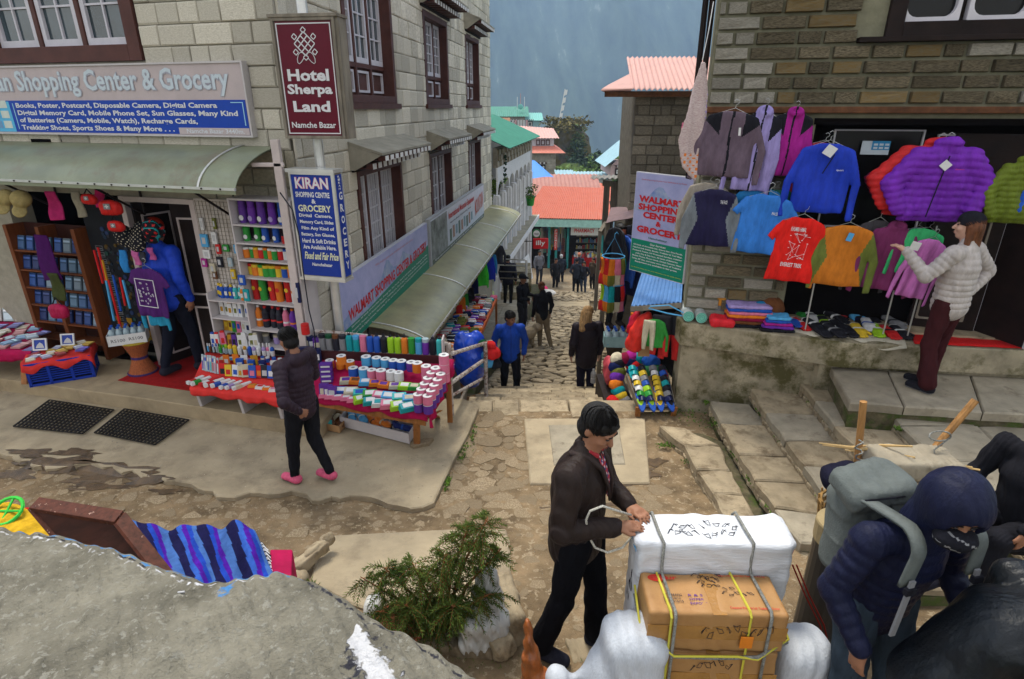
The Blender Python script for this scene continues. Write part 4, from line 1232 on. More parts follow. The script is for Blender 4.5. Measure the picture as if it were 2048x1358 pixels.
b=MB();b.hexa([(-.2,-.2,ze),(W+.2,-.2,ze),(W+.2,8,ze),(-.2,8,ze),(-.2,1,ze+.01),(W-.2,1,ze+.01),(W-.2,7,ze+.01),(-.2,7,ze+.01)])
b.build('roof_base',M_orange,T)
b=MB();b.hexa([(-1,-.9,ze-.05),(W+.9,-.9,ze-.05),(W+.9,8,ze-.05),(-1,8,ze-.05),(-1,.3,ze+.55),(W-.1,.3,ze+.55),(W-.1,7,ze+.55),(-1,7,ze+.55)]);b.build('roof',mat('salmon_sheet',(.52,.17,.12),rough=.6),T)
b=MB();b.box(-1,W-.2,.6,7,ze+.5,ze+1.35);b.build('upper_wall',M_farwall,T)
for k in range(3):
 b=MB();frame_rect(b,W*.38+k*.5,W*.38+k*.5+.4,ze+.62,ze+1.15,.08,.5,.62);b.build('window',M_brownwood,T)
corr((-2,.1,ze+1.32),(W+.3,.1,ze+1.32),(W-.1,3.6,ze+2.15),(-2,3.6,ze+2.5),.3,.03,m=M_pink,parent=T)
T,W,zb,ze=far_house('teal_roofed_house','two storey house with teal roof, washing on its balcony and aerials, highest on the ridge',972,1050,232,262,95,9,M_greenr,M_farst,1.35,.6,[(.2,.1,1.2,1.2,2),(.6,.1,1.2,1.2,2)])
for k in range(9):
 b=MB();b.box(.45*W+k*.42,.45*W+k*.42+.3,-.7,-.66,zb+.2+.2*(k%3),zb+1.6);b.build('washing',paint(rnd.choice([(.5,.5,.5),(.2,.3,.4),(.5,.3,.3)])),T)
b=MB();b.box(.3*W,W,-.9,-.85,zb+.1,zb+.7);b.build('balcony',M_bluer,T)
T,W,zb,ze=far_house('teal_annexe','small blue walled annexe with pale turquoise roof to the right of the teal roofed house',1044,1080,240,258,96,8,mat('turq_sheet',(.16,.42,.38),rough=.5),M_bluer,1.0,.5,[(.3,.2,.8,.9,1)])
b=MB()
T2=thing('aerials','thin red and white aerial mast with turquoise dish on the teal roof','aerial',tuple(at(1041,212,97)))
for k,x in enumerate((-.5,0,.6)):
 b=MB();b.cyl((x,0,-.5),(x,0,1.3+.5*(k==1)),.05,n=5);b.build('mast',paint((.5,.3,.3))if k==1 else M_alu,T2)
b=MB();b.sphere((0,-.2,-.1),.4,n=8,k=(1,.4,1));b.build('dish',mat('turq_sheet',(.16,.42,.38)),T2)
far_house('rust_lean_to','low lean-to with a rusty brown roof in front of the teal house',984,1016,250,262,85,3,mat('rust_sheet',(.28,.15,.08),rough=.8),M_farst,.9,.3)
far_house('dusty_roof_house','long low house with a dusty red corrugated roof behind the pharmacy',1052,1200,388,420,44,6,M_pinkold,M_farst,1.05,.2)
far_house('umbrella_shop','low building with pale pink sheet roof right behind the wooden post frame',1215,1300,400,440,42,5,M_orange,M_farst,.8,.2)
far_house('blue_roofed_house','blue gabled house with pale pink walls half hidden behind the narrow stone house',1222,1330,330,352,52,6,M_bluer,mat('pale_pink_wall',(.5,.36,.36),rough=.8),2.3,.6,[(.08,.1,.7,.55,1),(.3,.1,.7,.55,1),(.5,.1,.7,.55,1)],gable=True)
far_house('white_shed','small whitewashed shed with a blue side beside the green slope',1115,1145,350,362,58,3,M_bluer,M_farwall,.3,.2)
far_house('pale_blue_shed','long low shed with a pale blue roof below the trees',1150,1225,356,366,56,4,M_bluer,M_farwall,.35,.2)
T=thing('pink_parasol','pale pink square parasol poking above the orange roof','parasol',tuple(at(1168,383,41)))
b=MB();b.add([(-.9,-.9,-.25),(.9,-.9,-.25),(.9,.9,-.25),(-.9,.9,-.25),(0,0,.3)],[(0,1,4),(1,2,4),(2,3,4),(3,0,4)]);b.build('canopy',M_pink,T);b=MB();b.cyl((0,0,-2.3),(0,0,.25),.04,n=6);b.build('pole',M_alu,T)
T=thing('blue_tarpaulin','bright blue plastic sheet stretched behind the white balcony house','tarpaulin',tuple(at(1040,345,30)))
b=MB();b.grid(lambda u,v:((u-.35)*2.6*(1-.5*v),3*v,.55*v+.05*math.sin(9*u)-.25),10,4);b.build('sheet',paint((.06,.22,.6)),T)
def blob_hill(name,label,c,r,m,seed,h=.7,kind=None):
 S_=Soft(h,.5);rd=random.Random(seed)
 S_.ell((0,0,0),r)
 for i in range(9):
  t=rd.uniform(0,6.28);S_.ell((math.cos(t)*r[0]*.6,math.sin(t)*r[1]*.6,rd.uniform(-.6,.75)*r[2]),(r[0]*rd.uniform(.3,.55),r[1]*.5,r[2]*rd.uniform(.15,.4)))
 S_.warp(lambda P:wob(P,1.4/(h/.7),.35*h,seed))
 me=S_.mesh(name,[m]);o=obj(name,me,None,c);return o
M_rock=mat('ridge_rock',(.12,.105,.085),rough=.95,var=.5,scale=.5,bump=1,bscale=1.2,dirt=(.10,.075,.02),dirt_scale=.35,dirt_lo=.42,dirt_hi=.55,bump_dist=.4)
p=at(1122,300,100)
o=blob_hill('rock_outcrop','',(p.x+.8,p.y,p.z-1.0),(4.0,4,5.5),M_rock,3,.5);tag(o,'rocky outcrop topped with dry brown scrub beside the pink roofed house','rock')
M_slope=mat('green_slope',(.06,.09,.02),rough=1,var=.5,scale=.6,bump=1,bscale=2)
p=at(1150,345,90);o=blob_hill('green_knoll','',(p.x,p.y,p.z-3),(8,6,4.2),M_slope,4,.6);tag(o,kind='structure')
def leaf_mat(name,c,var=.45):return mat(name,c,rough=.8,var=var,scale=1.2,island=.5,spec=.2)
def bush(name,label,cat,c,r,n,leaf,m,seed,trunk=None,group=None,parent=None,droop=0):
 rd=random.Random(seed);T=thing(name,label,cat,c,group=group)
 b=MB()
 cl=[(rd.gauss(0,.45)*r[0],rd.gauss(0,.45)*r[1],rd.gauss(0,.42)*r[2])for _ in range(max(6,n//60))]
 for i in range(n):
  q=cl[i%len(cl)];s=.3
  p=[q[k]+rd.gauss(0,s)*r[k]*.8 for k in range(3)]
  a=rd.uniform(0,6.28);t=rd.uniform(-.9,.9);l=leaf*rd.uniform(.6,1.4)
  u=Vector((math.cos(a),math.sin(a),t)).normalized()*l;w=u.orthogonal().normalized()*l*.45
  w.rotate(Matrix.Rotation(rd.uniform(0,6),3,u))
  P=Vector(p);b.add([P-u,P+w,P+u,P-w],[(0,1,2,3)])
 b.build('crown',m,T)
 t=MB();t.tube([(0,0,-r[2]*1.2-(trunk or 0)),(.02,0,-r[2]*.3),(.05*r[0],0,r[2]*.3)],[r[0]*.09,r[0]*.06,r[0]*.02],6)
 for k in range(4):
  q=cl[k];t.tube([(0,0,-r[2]*.5),(q[0]*.5,q[1]*.5,q[2]*.4),q],[r[0]*.04,r[0]*.03,r[0]*.01],5)
 t.build('trunk',mat('bark',(.09,.065,.045),rough=.95,bump=.5),T)
 return T
gl=leaf_mat('tree_leaf',(.055,.085,.022));gy=leaf_mat('scrub_leaf',(.12,.10,.03));gd=leaf_mat('dark_leaf',(.02,.042,.022));gm=leaf_mat('light_leaf',(.09,.15,.03))
for i,(x,y,d,w,hh,m,lab)in enumerate(((1118,255,97,3.4,1.2,gy,'brown scrubby bush on top of the rock outcrop'),(1148,262,98,2.2,2.0,gy,'rust coloured bush at the right shoulder of the outcrop'),(1155,300,95,2.0,3.5,gl,'tall olive bush hanging down the side of the outcrop'),(1160,325,92,2.4,2.0,gd,'dark green bush at the foot of the outcrop'),(1182,333,88,1.6,1.4,gd,'small dark conifer between the outcrop and the pale green trees'),(1205,338,86,4.0,1.5,gm,'pale green leafy tree left of the blue gabled roof'),(1235,330,87,4.0,2.0,gm,'pale green leafy tree partly behind the blue gabled roof'),(1140,352,80,3.5,1.0,gm,'low green bush above the white shed'))):
 bush('bush' if i!=4 else 'conifer',lab,'bush' if i not in(4,5,6)else 'tree',tuple(at(x,y,d)),(w,w,hh),700,.3,m,50+i)
T=thing('prayer_flag_mast','thin pole with white and yellow prayer flags on the outcrop','flagpole',tuple(at(1112,262,96)))
b=MB();b.cyl((0,0,-1),(1.2,0,6),.06,n=5);b.build('pole',M_white,T)
for k in range(6):b=MB();b.add([(k*.2,0,k*1.1-.5),(k*.2+.5,0,k*1.1-.3),(k*.2+.6,0,k*1.1+.4),(k*.2+.15,0,k*1.1+.35)],[(0,1,2,3)]);b.build('flag',paint((.6,.45,.08))if k<2 else M_white,T)
# ---- SIGNS
def inv(fr,p):
 dx,dy=p[0]-fr.p[0],p[1]-fr.p[1]
 return dx*fr.u[0]+dy*fr.u[1],-(dx*fr.v[0]+dy*fr.v[1])
LT_W=paint((.62,.62,.64));LT_R=paint((.52,.02,.025));LT_B=paint((.02,.02,.03))
M_blue=mat('sign_blue',(.012,.055,.36),rough=.35,var=.08,scale=3);M_blue2=mat('sign_blue_dark',(.015,.04,.26),rough=.35,var=.1,scale=3)
M_pinkg=mat('faded_sign_pink',(.46,.39,.39),rough=.4,var=.07,scale=4)
M_maroon=mat('sign_maroon',(.105,.006,.018),rough=.3,var=.08,scale=3)
M_lav=mat('banner_lavender',(.33,.36,.62),rough=.4,var=.12,scale=3,hue=(.42,.42,.66))
M_ggreen=mat('banner_green',(.01,.20,.125),rough=.4,var=.06)
M_snow=mat('printed_mountain',(.55,.62,.78),rough=.4,var=.3,scale=9,hue=(.16,.24,.50),detail=8)
# wide shop sign
S=thing('shop_sign','wide shop sign with faded Kiran Shopping Center & Grocery above a blue list','sign',(FL.p[0],FL.p[1],0),FL.rz)
A0,A1=-1.75,2.03;ZB,ZM,ZT=3.12,3.47,3.82
b=MB();b.box(A0,A1,-.10,-.03,ZB,ZT,M_pinkg);b.build('board',None,S)
b=MB();b.box(A0,A1-.02,-.104,-.10,ZB+.01,ZM);b.build('blue_panel',M_blue,S)
b=MB();frame_rect(b,A0-.02,A1+.015,ZB-.015,ZT+.012,.018,-.115,-.02);b.build('frame',paint((.5,.47,.47)),S)
letter(S,'Kiran Shopping Center & Grocery',-1.62,1.86,3.50,3.78,-.106,paint((.36,.36,.42)),.05)
letter(S,'Kiran Shopping Center & Grocery',-1.625,1.855,3.505,3.782,-.108,paint((.50,.57,.62)),.02)
for i,(s_,x1_)in enumerate((('Books, Poster, Postcard, Disposable Camera, Digital Camera',1.66),('Digital Memory Card, Mobile Phone Set, Sun Glasses, Many Kind',1.9),('of Batteries (Camera, Mobile, Watch), Recharge Cards,',1.38),('Trekking Shoes, Sports Shoes & Many More . . .',1.06))):
 z=3.395-i*.079;letter(S,s_,-1.12+.0*i,x1_,z-(.018 if i<3 else .02),z+.05,-.107,LT_W,.03)
b=MB();b.box(1.12,A1-.02,-.107,-.104,ZB+.01,ZB+.075);b.build('tab',M_pinkg,S);letter(S,'Namche Bazar 3440m.',1.22,1.95,ZB+.02,ZB+.065,-.109,paint((.6,.62,.66)),.02)
b=MB();b.box(A0,-1.22,-.107,-.104,ZB+.01,ZM-.01);b.build('picture_panel',paint((.10,.42,.66)),S)
for k in range(9):
 x=-1.68+.15*(k%3);z=ZB+.05+.11*(k//3);m=MB();m.box(x,x+.12,-.109,-.107,z,z+.08);m.build('printed_item',paint(((.5,.62,.68),(.15,.3,.5),(.55,.6,.55))[k%3]),S)
b=MB();b.box(-1.17,-1.16,-.107,-.105,ZB+.04,ZM-.03);b.box(A1-.06,A1-.05,-.107,-.105,ZB+.1,ZM-.03);b.box(A1-.2,A1-.05,-.107,-.105,ZM-.03,ZM-.022);b.build('outline',paint((.3,.55,.7)),S)
# hotel sign on brackets at the corner
P0=at(573,278,6.15);P1=at(692,272,6.05)
HFm=Frame(P0.x,P0.y,P1.x-P0.x,P1.y-P0.y);W_=math.hypot(P1.x-P0.x,P1.y-P0.y)
S=thing('hotel_sign','tall maroon hotel sign box with white knot emblem, grey wooden surround, on the corner','sign',(P0.x,P0.y,3.11),HFm.rz)
b=MB();b.box(.03,W_-.03,.0,.16,.02,1.04);b.build('box',M_weath,S)
b=MB();b.box(.04,W_-.04,-.006,.0,.03,1.03);b.build('panel',M_maroon,S)
b=MB();frame_rect(b,.0,W_,0,1.06,.028,-.02,.17);b.box(-.02,W_+.04,-.03,.2,1.06,1.09);b.box(W_,W_+.03,.0,.18,.0,1.08);b.build('surround',M_weath,S,bevel=.004)
b=MB();frame_rect(b,.045,W_-.045,.045,1.015,.01,-.010,-.006);b.build('white_border',LT_W,S)
for s_,z0,z1,w in(('Hotel',.52,.625,.42),('Sherpa',.38,.495,.46),('Land',.245,.345,.38),('Namche Bazar',.10,.155,.46)):
 letter(S,s_,W_/2-w/2,W_/2+w/2,z0,z1,-.0115,LT_W,.035 if z0>.2 else .02)
b=MB();cx,cz,q=W_/2,.84,.048
def band(x0,z0,x1,z1,w=.006):
 d=Vector((x1-x0,0,z1-z0)).normalized();n=Vector((-d.z,0,d.x))*w
 b.add([(x0-n.x,-.012,z0-n.z),(x1-n.x,-.012,z1-n.z),(x1+n.x,-.012,z1+n.z),(x0+n.x,-.012,z0+n.z)],[(0,1,2,3)])
KN=lambda u,v:(cx+(u-v)*.7071,cz+(u+v)*.7071)
for k in(-1.5,-.5,.5,1.5):
 for p_,r_ in((KN(-1.5*q,k*q),KN(1.5*q,k*q)),(KN(k*q,-1.5*q),KN(k*q,1.5*q))):band(*p_,*r_,.005)
for(x,z)in((0,.115),(0,-.115),(.095,.06),(-.095,.06),(.095,-.07),(-.095,-.07)):
 for(dx,dz,ex,ez)in((0,.026,.026,0),(.026,0,0,-.026),(0,-.026,-.026,0),(-.026,0,0,.026)):band(cx+x+dx,cz+z+dz,cx+x+ex,cz+z+ez,.004)
for sg in(-1,1):b.tube([(cx+sg*(.02+.07*math.sin(t/8*3.6)),-.012,cz-.12-.05*math.sin(t/8*6))for t in range(9)],.0035,4)
b.build('emblem',LT_W,S)
# blue hanging sign with a second face on its side
P0=at(610,556,6.12);P1=at(700,562,5.98);W_=.50
HK=Frame(P0.x,P0.y,P1.x-P0.x,P1.y-P0.y);Z0=1.70;HT=1.09
S=thing('grocery_sign','blue KIRAN Shopping Centre & Grocery signboard hanging at the corner below the maroon sign','sign',(P0.x-.02,P0.y,Z0),HK.rz)
b=MB();b.box(0,W_,0,.15,0,HT);b.build('box',M_weath,S)
b=MB();b.box(.02,W_-.015,-.006,0,.025,HT-.02,M_blue2);b.box(W_,W_+.006,.01,.14,.02,HT-.02,M_blue2);b.build('panel',M_blue2,S)
b=MB();frame_rect(b,0,W_,0,HT,.02,-.014,.0);b.box(W_+.0,W_+.012,-.01,.01,0,HT);b.box(W_,W_+.012,.14,.155,0,HT);b.box(-.03,W_+.02,-.02,.16,HT,HT+.035);b.box(-.03,W_+.02,-.02,.16,-.03,0);b.build('frame',M_alu,S)
letter(S,'KIRAN',.06,.44,.93,1.045,-.008,paint((.6,.12,.2)),.05);letter(S,'KIRAN',.062,.438,.933,1.042,-.0095,LT_W,.02)
rows_=(('SHOPPING CENTRE',.05,.44,.845,.90),('&',.225,.275,.785,.83),('GROCERY',.06,.44,.70,.77),('Digital  Camera,',.06,.44,.635,.68),('Memory Card, Slides',.06,.45,.57,.615),('Film Any Kind of',.07,.45,.505,.55),('Battery, Sun Glasses,',.06,.45,.44,.485),('Hard & Soft Drinks',.06,.45,.375,.42),('Are Available Here.',.06,.45,.31,.355),('Fixed and Fair Price',.06,.46,.20,.28),('Namchebazar',.14,.38,.13,.165))
for i,(s_,x0,x1,z0,z1)in enumerate(rows_):letter(S,s_,x0,x1,z0,z1,-.0085,paint((.62,.62,.42))if i in(2,9)else LT_W,.03,shear=.18 if i>=9 else 0)
side=thing('side_lettering',None,None);side.parent=S;side.location=(W_+.009,.02,0);side.rotation_euler=(0,0,R(90))
for i,ch in enumerate('GROCERY'):letter(side,ch,.035,.10,.82-i*.12,.90-i*.12,0,LT_W,.03)
for i,ch in enumerate('KIRAN'):letter(side,ch,.045,.085,1.04-i*.03,1.06-i*.03,0,LT_W,.03)
T=thing('corner_pipe','grey rain pipe running down the corner of the left building behind the signs','pipe')
c0=at(590,20,6.3);
b=MB();b.cyl((c0.x+.06,c0.y+.03,.25),(c0.x+.06,c0.y+.03,5.6),.05,n=14);b.build('pipe',M_alu,T)
T=thing('sign_post','weathered cream wooden post carrying the two signs at the corner','post')
b=MB();b.box(-2.40,-2.32,6.1,6.17,.22,3.1);b.box(-2.62,-2.3,6.1,6.14,2.84,2.88);b.build('post',MATS['cream_paint'],T,bevel=.006)
T=thing('black_cable','thick black cable hanging down the wall beside the white shelving','cable')
b=MB();b.tube([at(x,y,5.95)for x,y in((560,385),(585,420),(598,470),(606,540),(618,620),(628,660),(632,700))],.007,6);b.build('cable',LT_B,T,smooth=True)
# long banners over the lane awning
S=thing('lane_banner','long lavender and green WALMART Shopping Center & Grocery banner on the lane wall','banner',(SL.p[0],SL.p[1],0),SL.rz)
b=MB();b.box(.33,4.33,-.15,-.09,.57,1.44);b.build('board',paint((.5,.5,.55)),S)
b=MB();b.box(.345,4.32,-.155,-.15,.80,1.43);b.build('sky_panel',M_lav,S)
b=MB();b.add([(.345,-.156,.58),(4.32,-.156,.58),(4.32,-.156,1.03),(2.6,-.156,.92),(1.2,-.156,.82),(.345,-.156,.80)],[(0,1,2,3,4,5)]);b.build('green_panel',M_ggreen,S)
b=MB();pk=[(.345,.80),(.345,.92),(.6,.98),(.9,.9),(1.4,1.02),(1.8,1.1),(2.05,1.3),(2.15,1.28),(2.35,1.12),(2.6,1.1),(2.85,1.26),(3.1,1.14),(3.5,1.08),(3.8,1.06),(3.8,.99),(2.6,.92),(1.2,.82)]
b.add([(x,-.157,z)for x,z in pk],[tuple(range(len(pk)))]);b.build('printed_peaks',M_snow,S)
letter(S,'WALMART SHOPPING CENTER & GROCERY',.55,4.2,.86,1.02,-.1595,LT_R,.03,slope=.032)
for i,s_ in enumerate(('Services: All kinds of chocolate bar, Energy bar, Dry Foods, Hard & Soft drinks, Books, Trekking & Trail Map,','Postcard, Poster, UV Protected Sunglass, trekking pole, Dry & Day bags, All kinds of Batteries, Mobile Phone,','Phone Cards, Digital Camera, Hand Lamp, EP Gas, and many more things of Trekking Equipment are available in fair price.')):
 letter(S,s_,.6,4.22,.755-i*.06,.79-i*.06,-.1585,LT_W,.02,slope=.028)
letter(S,'We hope you are satisfied with our price',1.6,3.4,1.30,1.35,-.1585,paint((.55,.3,.4)),.01)
S=thing('equipment_banner','grey and white International Mountain Equipment banner next along the lane wall','banner',(SL.p[0],SL.p[1],0),SL.rz)
b=MB();b.box(4.42,10.0,-.17,-.09,.55,1.47);b.build('board',paint((.35,.36,.38)),S)
b=MB();b.box(4.5,9.95,-.175,-.17,.60,1.44);b.build('print',mat('banner_white',(.52,.55,.62),rough=.4,var=.08),S)
b=MB();b.box(4.5,5.75,-.178,-.175,.68,1.42);b.build('printed_photo',mat('grey_photo',(.17,.18,.18),rough=.4,var=.8,scale=4,detail=9),S)
b=MB();b.box(4.5,9.95,-.178,-.175,.60,.68);b.build('green_strip',paint((.12,.15,.12)),S)
letter(S,'International Mountain Equipment',5.9,8.6,1.18,1.36,-.18,LT_R,.02);letter(S,'Namche Bazar, Solukhumbu, Nepal',6.0,8.2,1.10,1.15,-.18,LT_B,.01)
for k in range(9):m=MB();x=5.95+k*.28;m.box(x,x+.17,-.18,-.178,.74+.03*(k%3),1.0+.03*(k%2));m.build('printed_item',paint(((.1,.15,.12),(.35,.2,.15),(.2,.3,.35))[k%3]),S)
letter(S,'MOUNTAIN',8.7,9.8,.8,1.2,-.18,paint((.55,.12,.08)),.01,slope=.1);letter(S,'Equipment and trekking gear for hire and sale',4.7,9.8,.615,.665,-.18,LT_W,.01)
# hanging sign at the right corner
S=thing('corner_banner','upright WALMART Shopping Center & Grocery signboard, lavender over green, at the right corner','sign',(1.46,7.09,1.52),math.atan2(-.66,.49));W_=.82;HT=1.18
b=MB();b.box(0,W_,0,.03,0,HT);b.build('board',paint((.5,.5,.54)),S)
b=MB();b.box(.008,W_-.008,-.004,0,.40,HT-.01);b.build('sky_panel',M_lav,S);b=MB();b.box(.008,W_-.008,-.004,0,.01,.40);b.build('green_panel',M_ggreen,S)
pk=[(.01,.78),(.1,.86),(.2,.9),(.3,1.0),(.36,1.04),(.42,1.03),(.5,.95),(.6,.9),(.7,.85),(.81,.8),(.81,.74),(.01,.74)]
b=MB();b.add([(x,-.006,z)for x,z in pk],[tuple(range(len(pk)))]);b.build('printed_peak',M_snow,S)
for s_,x0,x1,z0,z1 in(('WALMART',.08,.74,.845,.92),('SHOPPING',.08,.76,.755,.83),('CENTER',.16,.68,.665,.74),('&',.36,.44,.59,.65),('GROCERY',.08,.76,.49,.57)):letter(S,s_,x0,x1,z0,z1,-.009,LT_R,.05)
letter(S,'Namchebazar',.27,.55,.43,.455,-.009,paint((.05,.15,.12)),.02);letter(S,'Good things are good price. Your Satisfaction is our Praise',.1,.74,1.09,1.11,-.009,paint((.5,.15,.2)),.01)
letter(S,'Our Services:',.3,.54,.355,.38,-.006,LT_W,.02)
for i,s_ in enumerate(('All kinds of chocolate bar, Energy bar, Dry Foods,','Hard & Soft drinks, Books, Trekking & Trail Map,','Postcard, Poster, UV Protected Sunglass, trekking','pole, Dry & Day bags, All kinds of Batteries,','Mobile Phone, Phone Cards, Digital Camera, Head','Lamp, EP Gas, and many more things of Trekking','Equipment are available in fair price.')):letter(S,s_,.04+.05*(i in(3,6)),.78-.05*(i in(3,6)),.32-i*.034,.342-i*.034,-.006,LT_W,.03)
letter(S,'we all know there are no other discounts and we speak sherpa',.03,.79,.045,.06,-.006,paint((.5,.55,.05)),.01)
# ---- SHELVING AND GOODS, LEFT SHOP
ORD=['leftmost','second from the left','third from the left','fourth from the left','fifth from the left','sixth from the left','seventh from the left','eighth from the left','ninth from the left','tenth from the left','eleventh from the left','twelfth from the left','thirteenth from the left','fourteenth from the left','fifteenth from the left','sixteenth from the left','seventeenth from the left','eighteenth from the left','nineteenth from the left','twentieth from the left']
CN={'purple':(.13,.03,.30),'violet':(.10,.03,.25),'blue':(.02,.08,.38),'green':(.03,.25,.04),'red':(.50,.02,.02),'black':(.015,.015,.02),'orange':(.62,.17,.02),'white':(.62,.62,.62),'yellow':(.62,.42,.03),'teal':(.01,.27,.30),'pink':(.60,.16,.26),'lime':(.28,.50,.02),'brown':(.13,.05,.02),'dark blue':(.01,.02,.12),'light blue':(.08,.33,.60),'grey':(.2,.2,.21),'cream':(.5,.45,.33),'clear':(.33,.42,.46),'lilac':(.33,.25,.5),'amber':(.45,.22,.02),'dark':(.02,.02,.03),'maroon':(.2,.01,.04),'olive':(.14,.15,.03),'dark green':(.01,.07,.03),'navy':(.01,.015,.07),'magenta':(.35,.02,.22),'silver':(.45,.45,.46),'turquoise':(.05,.42,.42)}
def C_(n):return paint(CN[n]if isinstance(n,str)else n,.4)
_proto={}
def goods_mesh(kind,c1,c2='white'):
 k=(kind,c1,c2)
 if k in _proto:return _proto[k]
 b=MB();A=C_(c1);B=C_(c2);n=12
 if kind=='flask':b.lathe([(.036,0),(.038,.004),(.038,.145),(.033,.155),(.034,.158),(.034,.205),(.031,.21)],n,ms=[A,A,A,A,A,A]);b.cyl((0,-.0385,.05),(0,-.040,.05),.026,n=10,m=B)
 elif kind=='bottle':b.lathe([(.028,0),(.031,.006),(.031,.06),(.028,.075),(.031,.09),(.030,.135),(.012,.175),(.014,.178),(.014,.195)],n,ms=[A,A,B,A,A,A,C_('red')if c1=='dark' else A,C_('red')if c1=='dark' else B])
 elif kind=='can':b.lathe([(.03,0),(.032,.004),(.032,.085),(.029,.09),(.03,.095),(.03,.105)],n,ms=[A,A,B,B,B])
 elif kind=='tallcan':b.lathe([(.037,0),(.0375,.225),(.0385,.226),(.0385,.245)],n,ms=[A,A,B]);b.cyl((0,-.038,.12),(0,-.0395,.12),.022,n=10,m=B)
 elif kind=='jar':b.lathe([(.028,0),(.03,.004),(.03,.055),(.027,.06),(.029,.062),(.029,.08)],n,ms=[A,A,A,B,B])
 elif kind=='tube':b.hexa([(-.026,-.016,0),(.026,-.016,0),(.026,.016,0),(-.026,.016,0),(-.03,-.004,.15),(.03,-.004,.15),(.03,.004,.15),(-.03,.004,.15)],A);b.box(-.02,.02,-.0165,-.0145,.05,.1,B)
 elif kind=='lotion':b.lathe([(.026,0),(.03,.01),(.029,.12),(.018,.145),(.016,.15),(.016,.175)],n,ms=[A,A,A,B,B]);b.box(-.017,.017,-.031,-.028,.04,.09,C_('red')if c2=='red' else B)
 elif kind=='shampoo':b.hexa([(-.032,-.017,0),(.032,-.017,0),(.032,.017,0),(-.032,.017,0),(-.025,-.015,.17),(.025,-.015,.17),(.025,.015,.17),(-.025,.015,.17)],A);b.box(-.02,.02,-.013,.013,.17,.19,B);b.box(-.016,.016,-.019,-.016,.05,.11,B)
 elif kind=='rollon':b.lathe([(.019,0),(.021,.05),(.019,.055),(.021,.058),(.02,.08),(.010,.094)],n,ms=[B,B,A,A,A])
 elif kind=='spray':b.lathe([(.014,0),(.015,.07),(.008,.085),(.012,.09),(.009,.13)],n,ms=[A,A,A,B])
 elif kind=='alu':b.lathe([(.036,0),(.038,.006),(.038,.15),(.033,.17),(.017,.185),(.018,.19),(.018,.2)],14,ms=[A,A,A,A,C_('dark'),C_('dark')]);b.tube([(.012*math.cos(t),0,.215+.015*math.sin(t))for t in[i*.785 for i in range(8)]],.003,4,m=C_('dark'),closed=True)
 elif kind=='sport':b.lathe([(.036,0),(.038,.01),(.038,.13),(.035,.14),(.037,.145),(.037,.18)],14,ms=[A,A,A,B,B])
 elif kind=='roll':b.lathe([(.0,.098),(.02,.098),(.02,.1),(.052,.1),(.053,.097),(.053,.07),(.0535,.03),(.053,0)][::-1],16,ms=[A,A,A,C_('white'),C_('white'),C_('grey'),C_('grey')])
 elif kind=='card':b.box(-.035,.035,-.006,.006,0,.12,A);b.box(-.022,.022,-.008,-.006,.02,.07,B)
 elif kind=='packet':b.hexa([(-.05,-.03,0),(.05,-.03,0),(.05,.03,0),(-.05,.03,0),(-.042,-.024,.03),(.042,-.024,.03),(.042,.024,.03),(-.042,.024,.03)],A);b.box(-.028,.028,-.016,.016,.03,.032,B)
 elif kind=='toothbox':b.box(-.02,.02,-.09,.09,0,.032,A);b.box(-.0205,.0205,-.06,.0,-.0005,.0325,B)
 elif kind=='brush':b.box(-.012,.012,-.003,.003,0,.2,C_('clear'));b.box(-.005,.005,-.006,-.003,.02,.12,A);b.box(-.008,.008,-.008,-.003,.13,.17,B)
 elif kind=='box':b.box(-.04,.04,-.02,.02,0,.12,A);b.box(-.03,.03,-.022,-.02,.03,.08,B)
 elif kind=='water':b.lathe([(.028,0),(.03,.01),(.028,.05),(.03,.06),(.028,.11),(.011,.15),(.014,.152),(.014,.17)],10,ms=[C_('clear'),C_('light blue'),C_('light blue'),C_('clear'),C_('clear'),C_('blue'),C_('blue')])
 me=b.mesh(kind,None,smooth=False);_proto[k]=me
 return me
NM={'flask':'flask','bottle':'soft_drink_bottle','can':'small_can','tallcan':'crisp_can','jar':'jar','tube':'cream_tube','lotion':'lotion_bottle','shampoo':'shampoo_bottle','rollon':'roll_on_deodorant','spray':'spray_bottle','alu':'drinking_flask','sport':'sports_bottle','roll':'toilet_roll','card':'carded_item','packet':'wipes_packet','toothbox':'toothpaste_box','brush':'toothbrush','box':'carton','water':'water_bottle'}
def put(kind,c1,c2,loc,rz=0.0,s=1.0,label=None,cat=None,group=None,rx=0.0):
 o=obj(NM[kind],goods_mesh(kind,c1,c2),None,loc,(rx,0,rz),(s,s,s)if not isinstance(s,tuple)else s)
 return tag(o,label,cat or NM[kind].split('_')[-1],group)
off=.30
rows_z=[FL.on(530,y,off)[1]for y in(452,489,523,558,607,661)]
a_l,a_r=1.76,2.50
U=thing('white_shelving','tall white shelving of flasks, crisps and drinks against the left shop wall','shelf',(FL.p[0],FL.p[1],0),FL.rz)
b=MB();b.box(a_l-.02,a_l,-off,-.02,.6,2.48);b.build('side_panel',M_shelf,U)
b=MB();b.box(a_r,a_r+.02,-off,-.02,.6,2.48);b.build('side_panel',M_shelf,U)
b=MB();b.box(a_l,a_r,-.05,-.03,.6,2.48);b.build('back_panel',paint((.05,.03,.05)),U)
b=MB();b.box(a_l-.02,a_r+.02,-off,-.02,2.48,2.50);b.build('top',M_shelf,U)
for z in rows_z+[.80]:b=MB();b.box(a_l,a_r,-off+.003,-.05,z-.018,z);b.build('shelf',M_shelf,U)
b=MB();b.box(1.24,a_l-.02,-.06,-.03,.25,1.40);b.box(1.22,1.24,-off,-.03,.25,1.40);b.build('low_cabinet',M_shelf,U)
low_z=[FL.on(470,y,off)[1]for y in(605,640,672)]
